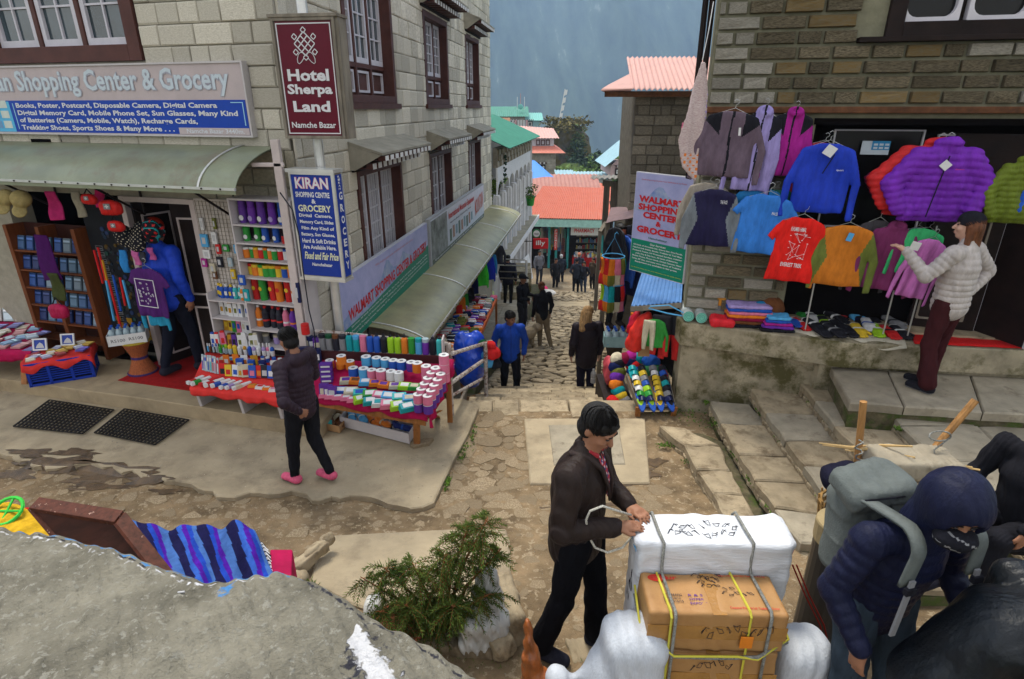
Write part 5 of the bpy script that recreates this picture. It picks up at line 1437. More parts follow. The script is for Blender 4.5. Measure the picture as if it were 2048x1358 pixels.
for z in low_z:b=MB();b.box(1.24,a_l-.02,-off+.003,-.06,z-.014,z);b.build('shelf',M_shelf,U)
def shelf_row(items,a0,a1,z,rowname,offc=.17,s=1.0,kindname=None):
 n=len(items)
 for i,it in enumerate(items):
  kind,c1,c2=it;a=a0+(a1-a0)*(i+.5)/n+random.uniform(-.004,.004)
  w=FL.w(a,offc+random.uniform(-.02,.03),z+.001)
  cn=c1 if isinstance(c1,str)else 'coloured'
  put(kind,c1,c2,w,FL.rz+random.uniform(-.2,.2),s,'%s %s, %s, %s'%(cn,NM[kind].replace('_',' '),ORD[i],rowname),group='goods on the white shelving')
F_='flask'
shelf_row([(F_,'violet','white'),(F_,'purple','lilac'),(F_,'violet','white'),(F_,'purple','lilac'),(F_,'blue','white'),(F_,'purple','white')],a_l,a_r,rows_z[0],'top shelf of white shelving',s=1.15)
shelf_row([(F_,'green','white'),(F_,'green','white'),(F_,'blue','white'),(F_,'blue','white'),('can','red','dark'),(F_,'dark','navy')],a_l,a_r,rows_z[1],'second shelf of white shelving',s=.98)
shelf_row([('can',c,d)for c,d in(('orange','white'),('green','white'),('orange','yellow'),('red','white'),('green','orange'),('orange','white'),('green','white'),('red','white'),('white','blue'),('red','white'),('blue','white'),('purple','pink'))],a_l,a_r,rows_z[2],'third shelf of white shelving',s=1.15)
shelf_row([('jar',c,d)for c,d in(('yellow','red'),('orange','yellow'),('yellow','green'),('green','yellow'),('green','yellow'),('yellow','orange'),('blue','yellow'),('orange','yellow'),('amber','yellow'),('amber','amber'))],a_l,a_r,rows_z[3],'fourth shelf of white shelving',s=1.6)
shelf_row([('tallcan',c,d)for c,d in(('red','yellow'),('green','yellow'),('red','yellow'),('orange','red'),('red','yellow'),('white','orange'),('orange','yellow'))],a_l,a_r,rows_z[4],'fifth shelf of white shelving',s=1.15)
shelf_row([('bottle',c,d)for c,d in(('orange','white'),('dark','red'),('dark','red'),('dark','red'),('pink','white'),('purple','orange'),('light blue','white'),('orange','yellow'))],a_l,a_r,rows_z[5],'sixth shelf of white shelving',s=1.32)
shelf_row([('jar',c,'cream')for c in('grey','lilac','pink','grey','cream')],a_l,a_r,.80,'lowest shelf of white shelving',s=1.4)
shelf_row([('lotion',c,d)for c,d in(('blue','yellow'),('blue','yellow'),('blue','white'),('blue','yellow'),('turquoise','white'),('turquoise','white'),('orange','white'),('green','yellow'))],1.26,1.73,low_z[0],'top shelf of the low cabinet',s=.95)
shelf_row([('shampoo',c,d)for c,d in(('white','amber'),('white','olive'),('white','amber'),('white','olive'),('white','blue'),('white','blue'),('grey','navy'))],1.26,1.73,low_z[1],'middle shelf of the low cabinet',s=.95)
shelf_row([('shampoo',c,d)for c,d in(('amber','yellow'),('yellow','brown'),('green','blue'),('pink','blue'),('white','cream'),('white','navy'),('white','red'))],1.26,1.73,low_z[2],'low shelf of the cabinet',s=1.0)
G=thing('wire_grid_board','cream board with a wire grid hung with small gadgets beside the shelving','display board',(FL.p[0],FL.p[1],0),FL.rz)
b=MB();b.box(1.08,1.74,-.06,-.03,1.3,2.44);b.build('board',mat('cream_board',(.47,.42,.38),rough=.7),G)
b=MB()
for i in range(14):a=1.1+i*.048;b.box(a-.0015,a+.0015,-.068,-.064,1.32,2.42)
for i in range(24):z=1.33+i*.047;b.box(1.09,1.73,-.071,-.068,z-.0015,z+.0015)
b.build('wire_grid',M_weath,G)
for i,(x,y,w,h,c,nm)in enumerate(((404,448,7,24,'white','white charger'),(429,447,7,22,'olive','small green torch'),(409,481,16,26,'light blue','blue carded gadget'),(429,476,11,24,'white','white carded plug'),(414,508,16,18,'white','pale carded cable'),(437,498,10,20,'red','red carded battery pack'),(452,496,14,14,'green','lime padlock card'),(409,525,12,18,'magenta','pink round earphone case'),(426,537,12,22,'cream','cream carded adaptor'),(440,524,12,22,'dark','black round lens card'),(461,524,10,18,'clear','clear carded clip'),(430,550,10,16,'brown','brown carded item'),(467,548,10,20,'yellow','yellow tube card'),(474,498,12,18,'light blue','light blue wipes card'),(484,560,14,20,'blue','blue hanging sachets'),(493,590,12,24,'teal','teal hanging sachets'),(594,585,12,40,'navy','navy memory card strip on the shelving side'))):
 a,z=FL.on(x,y,.09 if x<480 else .33);w_=w/170;h_=h/175
 o=MB().box(-w_/2,w_/2,-.012,.012,-h_/2,h_/2,C_(c)).box(-w_/4,w_/4,-.016,-.012,-h_/4,h_/4,C_('silver')).build('carded_gadget',None,None,loc=FL.w(a,.09 if x<480 else .33,z),rot=(0,0,FL.rz),bevel=.004)
 tag(o,nm+(' hung on the wire grid board' if x<480 else ' hanging at the edge of the shelving'),'gadget','gadgets hung by the shelving')
# low display of toiletries on a red cloth
def zt1(x,y):return .50+max(0,(770+(x-385)*.10-y))/110*.30
T1=thing('low_table','low white board table under the red cloth on the stoop','table',(0,0,0))
c1,c2,c3,c4=atz(380,776,.49),atz(562,800,.49),atz(600,715,.66),atz(412,706,.66)
M_redcl=mat('red_cloth',(.60,.035,.03),rough=.85,var=.15,scale=8,bump=.4,bscale=25);M_mag=mat('magenta_cloth',(.36,.004,.06),rough=.8,var=.2,scale=8,bump=.4,bscale=25)
b=MB();b.hexa([tuple(c1-Vector((0,0,.03))),tuple(c2-Vector((0,0,.03))),tuple(c3-Vector((0,0,.03))),tuple(c4-Vector((0,0,.03))),tuple(c1),tuple(c2),tuple(c3),tuple(c4)]);b.build('table_board',M_shelf,T1)
for px_,py_ in((388,782),(474,796),(552,806)):
 q=atz(px_,py_,.44);m=MB();m.hexa([(q.x,q.y+.05,.22),(q.x+.03,q.y+.05,.22),(q.x+.15,q.y+.45,.22),(q.x+.12,q.y+.45,.22),(q.x,q.y,.45),(q.x+.03,q.y,.45),(q.x+.15,q.y+.45,.55),(q.x+.12,q.y+.45,.55)]);m.build('support_panel',M_shelf,T1)
def cloth_sheet(name,label,m,fr_edge,back_edge,drop,nu=40,amp=.012,cat='cloth'):
 """cloth over a sloped table: back edge -> front edge -> hanging drop"""
 b=MB();A,B_=Vector(fr_edge[0]),Vector(fr_edge[1]);Cc,D=Vector(back_edge[1]),Vector(back_edge[0])
 out=(A-D).normalized();out.z=0
 def fn(u,v):
  if v<.7:
   p=D.lerp(Cc,u).lerp(A.lerp(B_,u),v/.7);p.z+=.004+.002*math.sin(u*40+v*9)
  else:
   t=(v-.7)/.3;p=A.lerp(B_,u)+out*(.012+amp*math.sin(u*34+math.sin(u*9)*2)*t);p.z+=.004-drop(u)*t
  return tuple(p)
 b.grid(fn,nu,10);o=b.build(name,m,None,smooth=True);sd=o.modifiers.new('thick','SOLIDIFY');sd.thickness=.004
 return tag(o,label,cat)
cloth_sheet('red_tablecloth','bright red cloth over the low toiletries table',M_redcl,(c1,c2),(c4,c3),lambda u:.075+.015*math.sin(u*21))
TOI='toiletries on the red cloth'
def rowpx(kind,cols,x0,y0,x1,y1,zf,label,s=1.0,group=TOI,rz=0.0,jit=.01,cat=None,rx=0.0):
 n=len(cols)
 for i,cc in enumerate(cols):
  t=(i+.5)/n;x=x0+(x1-x0)*t;y=y0+(y1-y0)*t
  c,d=cc if isinstance(cc,tuple)else(cc,'white')
  z=zf(x,y)if callable(zf)else zf
  p=atz(x,y,z+.006)+Vector((random.uniform(-jit,jit),random.uniform(-jit,jit),0))
  put(kind,c,d,p,rz+random.uniform(-.22,.22),s*{'packet':1.25,'card':1.15,'box':1.15,'toothbox':1.15}.get(kind,1.0)*random.uniform(.93,1.07),label.format(c=c,o=ORD[i],d=d),cat,group,rx)
random.seed(12)
rowpx('toothbox',[('white','red'),('white','green'),('red','white'),('white','red'),('white','blue'),('white','blue'),('white','lilac'),('white','cream')],385,762,488,776,zt1,'{c} and {d} toothpaste box, {o} along the red cloth front',1.0,rz=-.6,cat='box')
rowpx('packet',[('orange','amber'),('white','red'),('orange','white'),('white','pink')],500,772,556,782,zt1,'flat {c} sachet, {o} at the front right of the red cloth',.8,cat='packet')
rowpx('brush',[('purple','white'),('lilac','purple'),('white','blue'),('blue','white'),('turquoise','white'),('red','blue'),('pink','white'),('white','red')],402,740,440,748,zt1,'packed {c} toothbrush standing {o} at the left of the red cloth',.95,rx=-.25)
rowpx('card',[('red','black'),('yellow','red'),('white','blue'),('cream','amber'),('cream','red'),('blue','pink'),('red','orange'),('dark','silver'),('blue','white'),('blue','clear')],440,752,560,757,zt1,'upright {c} packet with {d} print, {o}, mid red cloth',1.0,cat='packet',rx=-.2)
rowpx('card',[('orange','white'),('orange','yellow'),('white','orange'),('amber','yellow')],445,728,520,733,zt1,'orange and {d} razor card, {o} behind the toothbrushes',.9,cat='packet')
rowpx('box',[('blue','white'),('blue','yellow'),('dark blue','clear'),('white','red')],470,735,560,742,zt1,'small {c} carton, {o} in the third row of toiletries',.8,cat='box')
rowpx('jar',[('white','blue'),('blue','white'),('blue','blue'),('white','white')],520,722,566,727,zt1,'{c} cream jar with {d} lid, {o} behind the cartons',.8)
rowpx('packet',['cream','light blue','orange','pink','white'],440,718,515,722,zt1,'flat {c} soap packet, {o} in the fourth row of toiletries',.7,cat='packet')
rowpx('rollon',[('lime','clear'),('lime','clear'),('yellow','clear'),('yellow','yellow'),('white','white'),('amber','white'),('blue','blue'),('lilac','white'),('white','white'),('lilac','white'),('pink','white'),('blue','white')],440,706,552,712,lambda x,y:.70,'roll-on deodorant with {c} cap, {o} in its row',1.15)
rowpx('spray',[('light blue','silver'),('brown','silver'),('clear','blue'),('clear','blue'),('green','black'),('green','green'),('clear','green')],414,702,452,706,lambda x,y:.72,'small {c} bottle with {d} cap, {o} at the left back',.8)
rowpx('spray',[('white','white')]*9,482,700,545,705,lambda x,y:.74,'white pointed nasal spray bottle, {o} in the back row of toiletries',.85)
rowpx('shampoo',[('white','blue'),('white','red'),('pink','red'),('amber','brown'),('violet','black'),('white','olive'),('white','white'),('white','olive'),('white','cream')],424,692,520,698,lambda x,y:.77,'{c} shampoo bottle with {d} cap, {o} in the back row',1.0)
# big sloping table
def zt2(x,y):return .52+max(0,(832-(850-x)*.165-y))/130*.38
e1,e2,e3,e4=atz(560,782,.52),atz(856,834,.50),atz(905,720,.80),atz(640,690,.86)
T2=thing('trestle_table','orange wooden trestle table under the magenta cloth of toilet rolls','table')
def slabpts(p,q,r,s,th,m,name,par):
 b=MB();dz=Vector((0,0,th));b.hexa([tuple(v-dz)for v in(p,q,r,s)]+[tuple(v)for v in(p,q,r,s)]);return b.build(name,m,par)
slabpts(e1,e2,e3,e4,.03,M_wood,'table_top',T2)
def leg(p,q,w,par,m=M_wood,name='leg'):
 b=MB();p=Vector(p);q=Vector(q);n=Vector((w,0,0));k=Vector((0,w*.5,0))
 b.hexa([tuple(p-n-k),tuple(p+n-k),tuple(p+n+k),tuple(p-n+k),tuple(q-n-k),tuple(q+n-k),tuple(q+n+k),tuple(q-n+k)]);return b.build(name,m,par,bevel=.005)
f1=atz(834,890,.055);leg(f1,e2+Vector((-.13,.08,-.05)),.035,T2)
leg((f1.x+.15,f1.y+.6,.05),e2+Vector((.0,.2,-.06)),.03,T2);leg((f1.x-1.35,f1.y+.15,.05),e1+Vector((.1,.15,-.04)),.035,T2)
leg((e3.x-.05,e3.y-.05,.0),e3+Vector((-.05,-.05,-.04)),.03,T2)
leg(f1+Vector((.04,.05,.25)),e2+Vector((.1,.25,-.06)),.02,T2,name='brace')
b=MB();b.hexa([tuple(e1+Vector((0,.01,-.11))),tuple(e2+Vector((-.03,.01,-.11))),tuple(e2+Vector((-.03,.05,-.11))),tuple(e1+Vector((0,.05,-.11))),tuple(e1+Vector((0,.01,-.032))),tuple(e2+Vector((-.03,.01,-.032))),tuple(e2+Vector((-.03,.05,-.032))),tuple(e1+Vector((0,.05,-.032)))]);b.build('apron',M_wood,T2)
cloth_sheet('magenta_tablecloth','magenta cloth with ruffled edge over the sloping table',M_mag,(e1,e2),(e4,e3),lambda u:.06+.02*math.sin(u*25),60)
cloth_sheet('cloth_overhang','ruffled magenta cloth edge hanging at the right end of the sloping table',M_mag,(e2,e3),(e2.lerp(e1,.06),e3.lerp(e4,.06)),lambda u:.13+.02*math.sin(u*25),60,.03)
RL='toilet rolls on the sloping table';WP='wipes and tissue packets on the sloping table'
rowpx('roll',[('light blue','white')]*3+[('blue','white')]*2+[('violet','white')],727,728,830,742,zt2,'toilet roll in blue and white wrapper, {o} in the back row',1.0,RL,cat='toilet roll')
rowpx('roll',[('orange','white')]*2+[('orange','white')],652,735,712,737,zt2,'toilet roll in clear orange wrapper, {o} of the orange ones',.95,RL,cat='toilet roll')
rowpx('roll',[('orange','white')],678,727,690,727,lambda x,y:zt2(x,y)+.1,'orange wrapped toilet roll standing on top of the others',.95,RL,cat='toilet roll')
rowpx('roll',[('blue','white'),('light blue','white'),('pink','white'),('pink','white'),('white','white'),('white','white')],700,750,808,762,zt2,'toilet roll in {c} wrapper, {o} in the second row',1.0,RL,cat='toilet roll')
rowpx('roll',[('orange','green')],828,743,842,743,zt2,'orange and white wrapped toilet roll at the right of the back row',1.05,RL,cat='toilet roll')
for(x,y,lv)in((854,742,2),(873,746,2),(890,738,3)):
 for k in range(lv):put('roll','pink','white',atz(x,y+24,zt2(x,y+24))+Vector((0,0,.1*k)),0,1.0,'pink banded toilet roll, %s of the %s corner pile'%(('bottom','middle','top')[k],{854:'left',873:'middle',890:'right'}[x]),'toilet roll',RL)
for j in range(5):
 for i in range(2):
  for k in range(2 if j>0 else 2):
   x=838+i*19+j*6.5;y=822-j*11+i*3;z=zt2(x,y)
   put('roll',('pink','violet')[k==0],'white',atz(x,y,z+.004)+Vector((0,0,.1*k)),0,.93,'%s toilet roll, %s side, %s row, front right double stack'%(('lower','upper')[k],('left','right')[i],('front','second','third','fourth','back')[j]),'toilet roll',RL)
for(y,xs,lab)in((806,('pink','pink','pink','pink','pink'),'flat {c} tissue packet, {o} at the front left'),):rowpx('packet',xs,640,y-14,715,y-4,zt2,lab,1.0,WP,cat='packet')
rowpx('packet',[('lime','white'),('teal','white'),('white','teal'),('pink','white'),('lime','white'),('teal','white')],712,800,826,818,zt2,'{c} pack of wipes with {d} front, {o} in the front row',1.35,WP,rz=.3,rx=.35)
rowpx('packet',[('blue','white'),('cream','white'),('turquoise','blue'),('green','white'),('pink','white'),('light blue','white'),('turquoise','white'),('light blue','cream')],672,782,828,800,zt2,'{c} pack of wipes, {o} in the second row from the front',1.25,WP,rx=.45)
rowpx('packet',[('cream','violet'),('orange','brown'),('light blue','white'),('orange','violet'),('orange','violet'),('cream','violet'),('lime','white'),('green','cream')],682,762,838,778,zt2,'{c} pack of tissues with {d} label, {o} in the middle row',1.15,WP,rx=.3)
for k in range(4):put('box','violet','white',atz(655,762-k*2,zt2(655,762))+Vector((0,0,.045*k)),.1,(1.6,2.2,.36),'flat violet carton in the stack behind the shopper, level %s'%('one','two','three','four')[k],'carton','violet cartons')
rowpx('box',[('violet','cream'),('violet','white'),('violet','silver')],645,792,668,796,zt2,'upright violet carton, {o} beside the wipes',1.0,WP,rx=-.2,cat='carton')
b=MB();q1,q2=at(632,690,6.02),at(884,712,5.86)
q1.z=.86;q2.z=.86
TB=thing('bottle_board','dark brown stepped board carrying the row of coloured drinking flasks','shelf')
b.hexa([(q1.x,q1.y,.76),(q2.x,q2.y,.76),(q2.x,q2.y+.02,.76),(q1.x,q1.y+.02,.76),(q1.x,q1.y,.87),(q2.x,q2.y,.87),(q2.x,q2.y+.02,.87),(q1.x,q1.y+.02,.87)]);b.build('front_board',mat('dark_brown_board',(.05,.014,.016),rough=.5),TB)
b=MB();b.hexa([(q1.x,q1.y+.02,.825),(q2.x,q2.y+.02,.825),(q2.x,q2.y+.16,.825),(q1.x,q1.y+.16,.825),(q1.x,q1.y+.02,.85),(q2.x,q2.y+.02,.85),(q2.x,q2.y+.16,.85),(q1.x,q1.y+.16,.85)]);b.build('shelf',M_shelf,TB)
b=MB();b.box(q2.x,q2.x+.015,q2.y,q2.y+.17,.72,1.06);b.build('end_board',M_shelf,TB)
fl_=[('sport','grey','dark'),('sport','grey','dark green'),('sport','dark','brown'),('sport','grey','dark'),('alu','teal','dark'),('sport','teal','light blue'),('sport','pink','pink'),('alu','blue','dark'),('alu','blue','dark'),('alu','black','dark'),('alu','lime','dark'),('alu','lime','dark'),('alu','orange','dark'),('sport','green','green'),('sport','light blue','teal'),('sport','purple','clear'),('alu','black','dark'),('alu','turquoise','dark')]
for i,(k,c,d)in enumerate(fl_):
 t=(i+.6)/len(fl_);p=q1.lerp(q2,t)+Vector((0,.09,0));p.z=.852
 put(k,c,d,p,.1*i,1.02,'%s drinking flask, %s on the dark brown board'%(c,ORD[i]),'flask','drinking flasks on the brown board')
put('jar','red','red',at(612,668,6.0),0,1.5,'red lidded cup on top of the bandage packs at the table corner','cup')
rowpx('box',[('navy','white'),('navy','cream'),('navy','white'),('violet','cream')],606,694,640,700,lambda x,y:.84,'navy bandage pack, {o} of those hanging at the table corner',1.1,'bandage packs at the table corner',cat='carton')
rowpx('box',[('navy','cream'),('violet','cream'),('navy','white')],608,722,640,726,lambda x,y:.74,'tall skin coloured support bandage carton, {o} below the navy packs',1.2,'bandage cartons lower down',cat='carton')
M_pipe=mat('peeling_pipe',(.42,.38,.35),rough=.7,var=.3,scale=20,dirt=(.14,.06,.04),dirt_scale=16,dirt_lo=.5,dirt_hi=.58)
RR=thing('pipe_railing','peeling white and rusty pipe railing behind the table, going down towards the lane','railing')
r0,r1=at(628,662,6.2),at(897,688,6.05);
b=MB();b.tube([r0,r1],.026,8);b.build('top_rail',M_pipe,RR)
pb_=atz(893,842,.05);pt=Vector((r1.x,r1.y,r1.z+.01));b=MB();b.cyl((pt.x,pt.y,-.1),pt,.03,n=8);b.build('post',M_pipe,RR)
p2=Vector((-.36,7.3,0));zt_=at(965,688,7.3).z;b=MB();b.cyl((p2.x,p2.y,-1.0),(p2.x,p2.y,zt_+.03),.028,n=8);b.build('post',M_pipe,RR)
for y0,y1,r in((708,688,.026),(766,722,.026),(792,757,.02)):
 s0=at(902,y0,6.05);s1=at(965,y1,7.3);e=s1+(s1-s0)*(.35 if y0==708 else .02);m=MB();m.tube([s0,e],r,8);m.build('rail',M_pipe,RR)
def shoe_mesh(c1,c2,slide=False):
 k=('shoe',c1,c2,slide)
 if k in _proto:return _proto[k]
 s=Soft(.008,.02);s.cap((0,-.09,.03),(0,.06,.035),.036,.032,sx=1.25);s.ell((0,-.1,.028),(.045,.06,.03));s.cap((0,.05,.04),(0,.08,.075),.035,.034)
 s.ell((0,.07,.12),(.028,.045,.05),k=.01,sub=True);s.ell((0,0,-.03),(.2,.3,.034),k=.005,sub=True)
 me=s.mesh('shoe',[C_(c1),C_(c2)],lambda C:(C[:,2]<.02)|(np.abs(C[:,1]+.02)<.012));_proto[k]=me
 return me
def slider_mesh(c1,c2):
 k=('slider',c1,c2)
 if k in _proto:return _proto[k]
 b=MB();ol=[]
 for i in range(16):
  t=2*math.pi*i/16;ol.append((.048*math.cos(t)*(1+.12*math.sin(t)),.125*math.sin(t)))
 b.prism(ol,0,.026,C_(c1),inset=.006)
 for j in range(5):
  pass
 b.grid(lambda u,v:((u-.5)*.104,.02+.075*v+.0,.018+.052*math.sin(math.pi*u)*(1-.25*v)),8,3,C_(c2))
 b.grid(lambda u,v:((u-.5)*.108,.02+.075*v+.0,.014+.050*math.sin(math.pi*u)*(1-.25*v)-.006),8,3,C_(c2))
 me=b.mesh('slider');_proto[k]=me
 return me
M_card=mat('cardboard',(.36,.21,.10),rough=.85,var=.15,scale=6,bump=.2)
BX=thing('shoe_tray','long white open tray of shoes on the ground under the sloping table','box')
t0,t1=atz(681,852,.06),atz(819,888,.06);dv=Vector((.28*(.17),.30,0))
def tray(T,a,c,d,h,m,th=.012,names=('board',)):
 up=Vector((0,0,h))
 for p,q in((a,c),(c,c+d),(c+d,a+d),(a+d,a)):
  n=Vector((-(q-p).y,(q-p).x,0)).normalized()*th
  b=MB();b.hexa([tuple(p),tuple(q),tuple(q+n),tuple(p+n),tuple(p+up),tuple(q+up),tuple(q+n+up),tuple(p+n+up)]);b.build('side',m,T)
 b=MB();b.quad(tuple(a+Vector((0,0,.004))),tuple(c+Vector((0,0,.004))),tuple(c+d+Vector((0,0,.004))),tuple(a+d+Vector((0,0,.004))));b.build('bottom',m,T)
tray(BX,t0,t1,dv,.12,M_shelf)
BX2=thing('cardboard_tray','brown cardboard tray of brown sandals beside the white shoe tray','box');u0,u1=atz(640,858,.06),atz(680,866,.06);tray(BX2,u0,u1,dv,.08,M_card)
for i,(t,c,d)in enumerate(((.1,'light blue','white'),(.25,'light blue','white'),(.42,'orange','brown'),(.55,'orange','cream'),(.7,'grey','black'),(.84,'dark blue','blue'))):
 p=t0.lerp(t1,t)+dv*.45;put_=obj('shoe',shoe_mesh(c,d),None,(p.x,p.y,.10+.02*(i%2)),(0,.15,.3+.2*i));tag(put_,'%s shoe, %s in the long white tray'%(c,ORD[i]),'shoe','shoes under the table')
for i in range(2):p=u0.lerp(u1,.3+.4*i)+dv*.5;tag(obj('sandal',slider_mesh('brown','cream'),None,(p.x,p.y,.1),(.1,.1,.5)),'brown strapped sandal, %s in the cardboard tray'%ORD[i],'sandal','sandals under the table')
tag(MB().box(-.07,.07,-.04,.04,0,.05).build('turquoise_box',C_('turquoise'),None,loc=atz(652,852,.08),rot=(0,0,.3),bevel=.006),'small turquoise box in the cardboard tray','box')
tag(obj('flat_stone',stone_me[3],None,atz(842,886,.06),(0,0,.4),(.14,.09,.045)),'flat grey stone at the foot of the table leg','stone')
M_rub=mat('black_rubber',(.018,.016,.014),rough=.6,var=.3)
def rubber_mat(name,label,px):
 P=[atz(x,y,.05)for x,y in px];b=MB();n=17;m=11
 f=lambda u,v:P[0].lerp(P[1],u).lerp(P[3].lerp(P[2],u),v)+Vector((0,0,.055+zg(0,P[0].y)-.045))
 for i in range(n+1):
  p,q=f(i/n,0),f(i/n,1);d=Vector((.009,0,0));b.hexa([tuple(p-d),tuple(p+d),tuple(q+d),tuple(q-d),tuple(p-d+Vector((0,0,.012))),tuple(p+d+Vector((0,0,.012))),tuple(q+d+Vector((0,0,.012))),tuple(q-d+Vector((0,0,.012)))])
 for j in range(m+1):
  p,q=f(0,j/m),f(1,j/m);d=Vector((0,.0055,0));z=Vector((0,0,.0015));b.hexa([tuple(p-d+z),tuple(q-d+z),tuple(q+d+z),tuple(p+d+z),tuple(p-d+Vector((0,0,.0115))),tuple(q-d+Vector((0,0,.0115))),tuple(q+d+Vector((0,0,.0115))),tuple(p+d+Vector((0,0,.0115)))])
 return tag(b.build(name,M_rub),label,'mat')
rubber_mat('rubber_mat','black perforated rubber mat, the left of the two on the concrete',[(28,855),(165,870),(228,822),(100,802)])
rubber_mat('rubber_mat','black perforated rubber mat, the right of the two on the concrete',[(190,868),(310,892),(378,842),(250,820)])
# ---- GARMENTS
def folds(seed,amp=.020,f=26.):
 r=random.Random(seed);a,b_,c=r.uniform(0,6),r.uniform(.6,1.4),r.uniform(0,6)
 return lambda x,z:amp*np.sin(f*b_*x+a+2.2*z)*np.clip(.3-z*1.1,.2,1)+amp*.6*np.sin(11*z+c+8*x)
def garment_mesh(kind,cols,seed=0,look=None,h=.0125,zipc=None):
 s=Soft(h,.012);y0=folds(seed);r=random.Random(seed);dl=r.uniform(-.03,.03);mats=[c if not isinstance(c,str)else cloth(CN[c])for c in cols]
 if kind in('jacket','hoodie','shirt'):
  s.panel([(-.07,.0),(.07,0),(.21,-.05),(.245,-.28),(.235,-.68),(-.235+dl,-.69),(-.245,-.28),(-.21,-.05)],.022,.06,y0)
  for g in(-1,1):
   e=r.uniform(-.03,.04);s.panel([(g*.14,-.03),(g*.22,-.06),(g*(.31+e),-.38),(g*(.30+e),-.74),(g*(.235+e),-.75),(g*(.23+e),-.4),(g*.18,-.22)],.022,.05,lambda x,z:y0(x,z)-.01)
  if kind=='hoodie':s.ell((0,-.005,.0),(.10,.05,.06),k=.02)
  s.ell((0,-.04,.02),(.045,.03,.03),k=.005,sub=True)
 elif kind=='tee':
  s.panel([(-.08,.0),(.08,0),(.2,-.05),(.3,-.2),(.235,-.25),(.21,-.2),(.215,-.62),(-.215+dl,-.63),(-.21,-.2),(-.235,-.25),(-.3,-.2),(-.2,-.05)],.018,.06,y0)
  s.ell((0,-.02,.02),(.06,.05,.035),k=.004,sub=True)
 elif kind=='puffer':
  s.panel([(-.09,.0),(.09,0),(.21,-.06),(.26,-.3),(.255,-.66),(-.255,-.66),(-.26,-.3),(-.21,-.06)],.042,.07,y0)
  for g in(-1,1):s.cap((g*.19,-.0,-.10),(g*.37,-.01,-.34),.085,.07,k=.02,sx=.8,side=(0,1,0));s.cap((g*.37,-.01,-.34),(g*.29,-.05,-.56),.072,.05,k=.02,sx=.8,side=(0,1,0))
  s.cap((-.05,0,.02),(.05,0,.02),.045,k=.02)
  s.warp(lambda P:-.020*np.sqrt(np.abs(np.sin((P[...,2]+.25*np.maximum(np.abs(P[...,0])-.26,0)+.004*np.sin(P[...,0]*30))*math.pi/.064))))
 elif kind=='pants':
  s.panel([(-.16,0),(.16,0),(.18,-.2),(.17,-.78),(.06,-.78),(.0,-.24),(-.06,-.78),(-.17,-.78),(-.18,-.2)],.03,.05,y0)
 elif kind=='scarf':
  s.panel([(-.05,0),(.05,0),(.07,-.6),(-.06,-.62)],.02,.05,y0)
 mf=None
 if look=='yoke':mf=lambda C:np.where((np.abs(C[:,0])>.10)&(C[:,2]>-.05-1.0*(.30-np.abs(C[:,0])))|((np.abs(C[:,0])>.235)&(C[:,1]>-.0)),1,0)*1+0
 if look=='side':mf=lambda C:((np.abs(C[:,0])>.145+.25*np.abs(C[:,2]+.35))&(C[:,2]<-.08)).astype(int)
 if look=='belt':mf=lambda C:(C[:,2]<-.36).astype(int)
 if look=='cuffs':mf=lambda C:((C[:,2]<-.60)|(C[:,2]>-.012)).astype(int)
 if zipc or look=='zip' or look=='yoke':
  old=mf
  mf=lambda C:np.where((np.abs(C[:,0]-.01*np.sin(9*C[:,2]))<.010)&(C[:,1]<0),len(mats)-1,old(C)if old is not None else 0)
 return s.mesh(kind,mats,mf)
M_steel=mat('hanger_wire',(.5,.5,.5),rough=.3,metal=.8,var=.05)
def hanger(parent,s=1.0):
 b=MB();b.tube([(-.17,0,-.045),(0,0,.03),(.17,0,-.045)],.003,4)
 b.tube([(0,0,.03),(0,0,.06),(.02,0,.075),(.025,0,.10),(0,0,.115),(-.02,0,.10)],.003,4);return b.build('hanger',M_steel,parent)
GH={'puffer':.69,'tee':.63,'pants':.79,'scarf':.62}
def hang(fr,kind,cols,px,y0,y1,off,name,label,cat='jacket',seed=0,look=None,wd=None,tilt=0.0,rz=0.0,extra=None,group=None,hg=True,fat=1.0):
 a,zt=fr.on(px,y0,off);_,zb=fr.on(px,y1,off);s=(zt-zb)/GH.get(kind,.69)
 me=garment_mesh(kind,cols,seed,look)
 w=(wd*size_at(1,fr.P(px,(y0+y1)/2,off).y,(y0+y1)/2)/(.52 if kind=='tee' else .66 if kind=='puffer' else .56))if wd else s
 o=obj(name,me,None,fr.w(a,off,zt),(0,R(tilt),fr.rz+R(rz)),(w,s*fat,s));tag(o,label,cat,group)
 if hg:hanger(o)
 return o
def blk(n):return cloth(CN[n])
RH='clothes hanging outside the right shop'
def ny(n):return cloth(CN[n]if isinstance(n,str)else n,'nylon')
def price_tag(o,x,z,c='white',w=.045,h=.06,y=-.05,rot=.2):
 b=MB().box(-w/2,w/2,-.002,.002,-h/2,h/2);b.build('price_tag',C_(c),o,loc=(x,y,z),rot=(0,rot,0))
hang(RF,'jacket',[(cloth((.03,.028,.035))),],1528,235,380,.16,'fleece_jacket','dark fleece hidden between the mauve and lavender jackets',seed=31,wd=70)
g1=hang(RF,'jacket',[cloth((.125,.09,.12)),blk('black')],1470,222,356,.30,'fleece_jacket','mauve grey zipped fleece with black shoulders, leftmost of the top row',seed=1,look='yoke',wd=122,tilt=4);price_tag(g1,.07,-.2,'white',.02,.08,-.055,-.1)
g2=hang(RF,'hoodie',[cloth((.30,.25,.52)),blk('black')],1530,224,384,.27,'fleece_jacket','lavender hooded fleece with black shoulders in the top row',seed=2,look='yoke',wd=92,tilt=5)
g3=hang(RF,'hoodie',[cloth((.33,.02,.23)),blk('black')],1592,224,354,.22,'fleece_jacket','magenta hooded fleece with black shoulders, third in the top row',seed=3,look='yoke',wd=88,tilt=4)
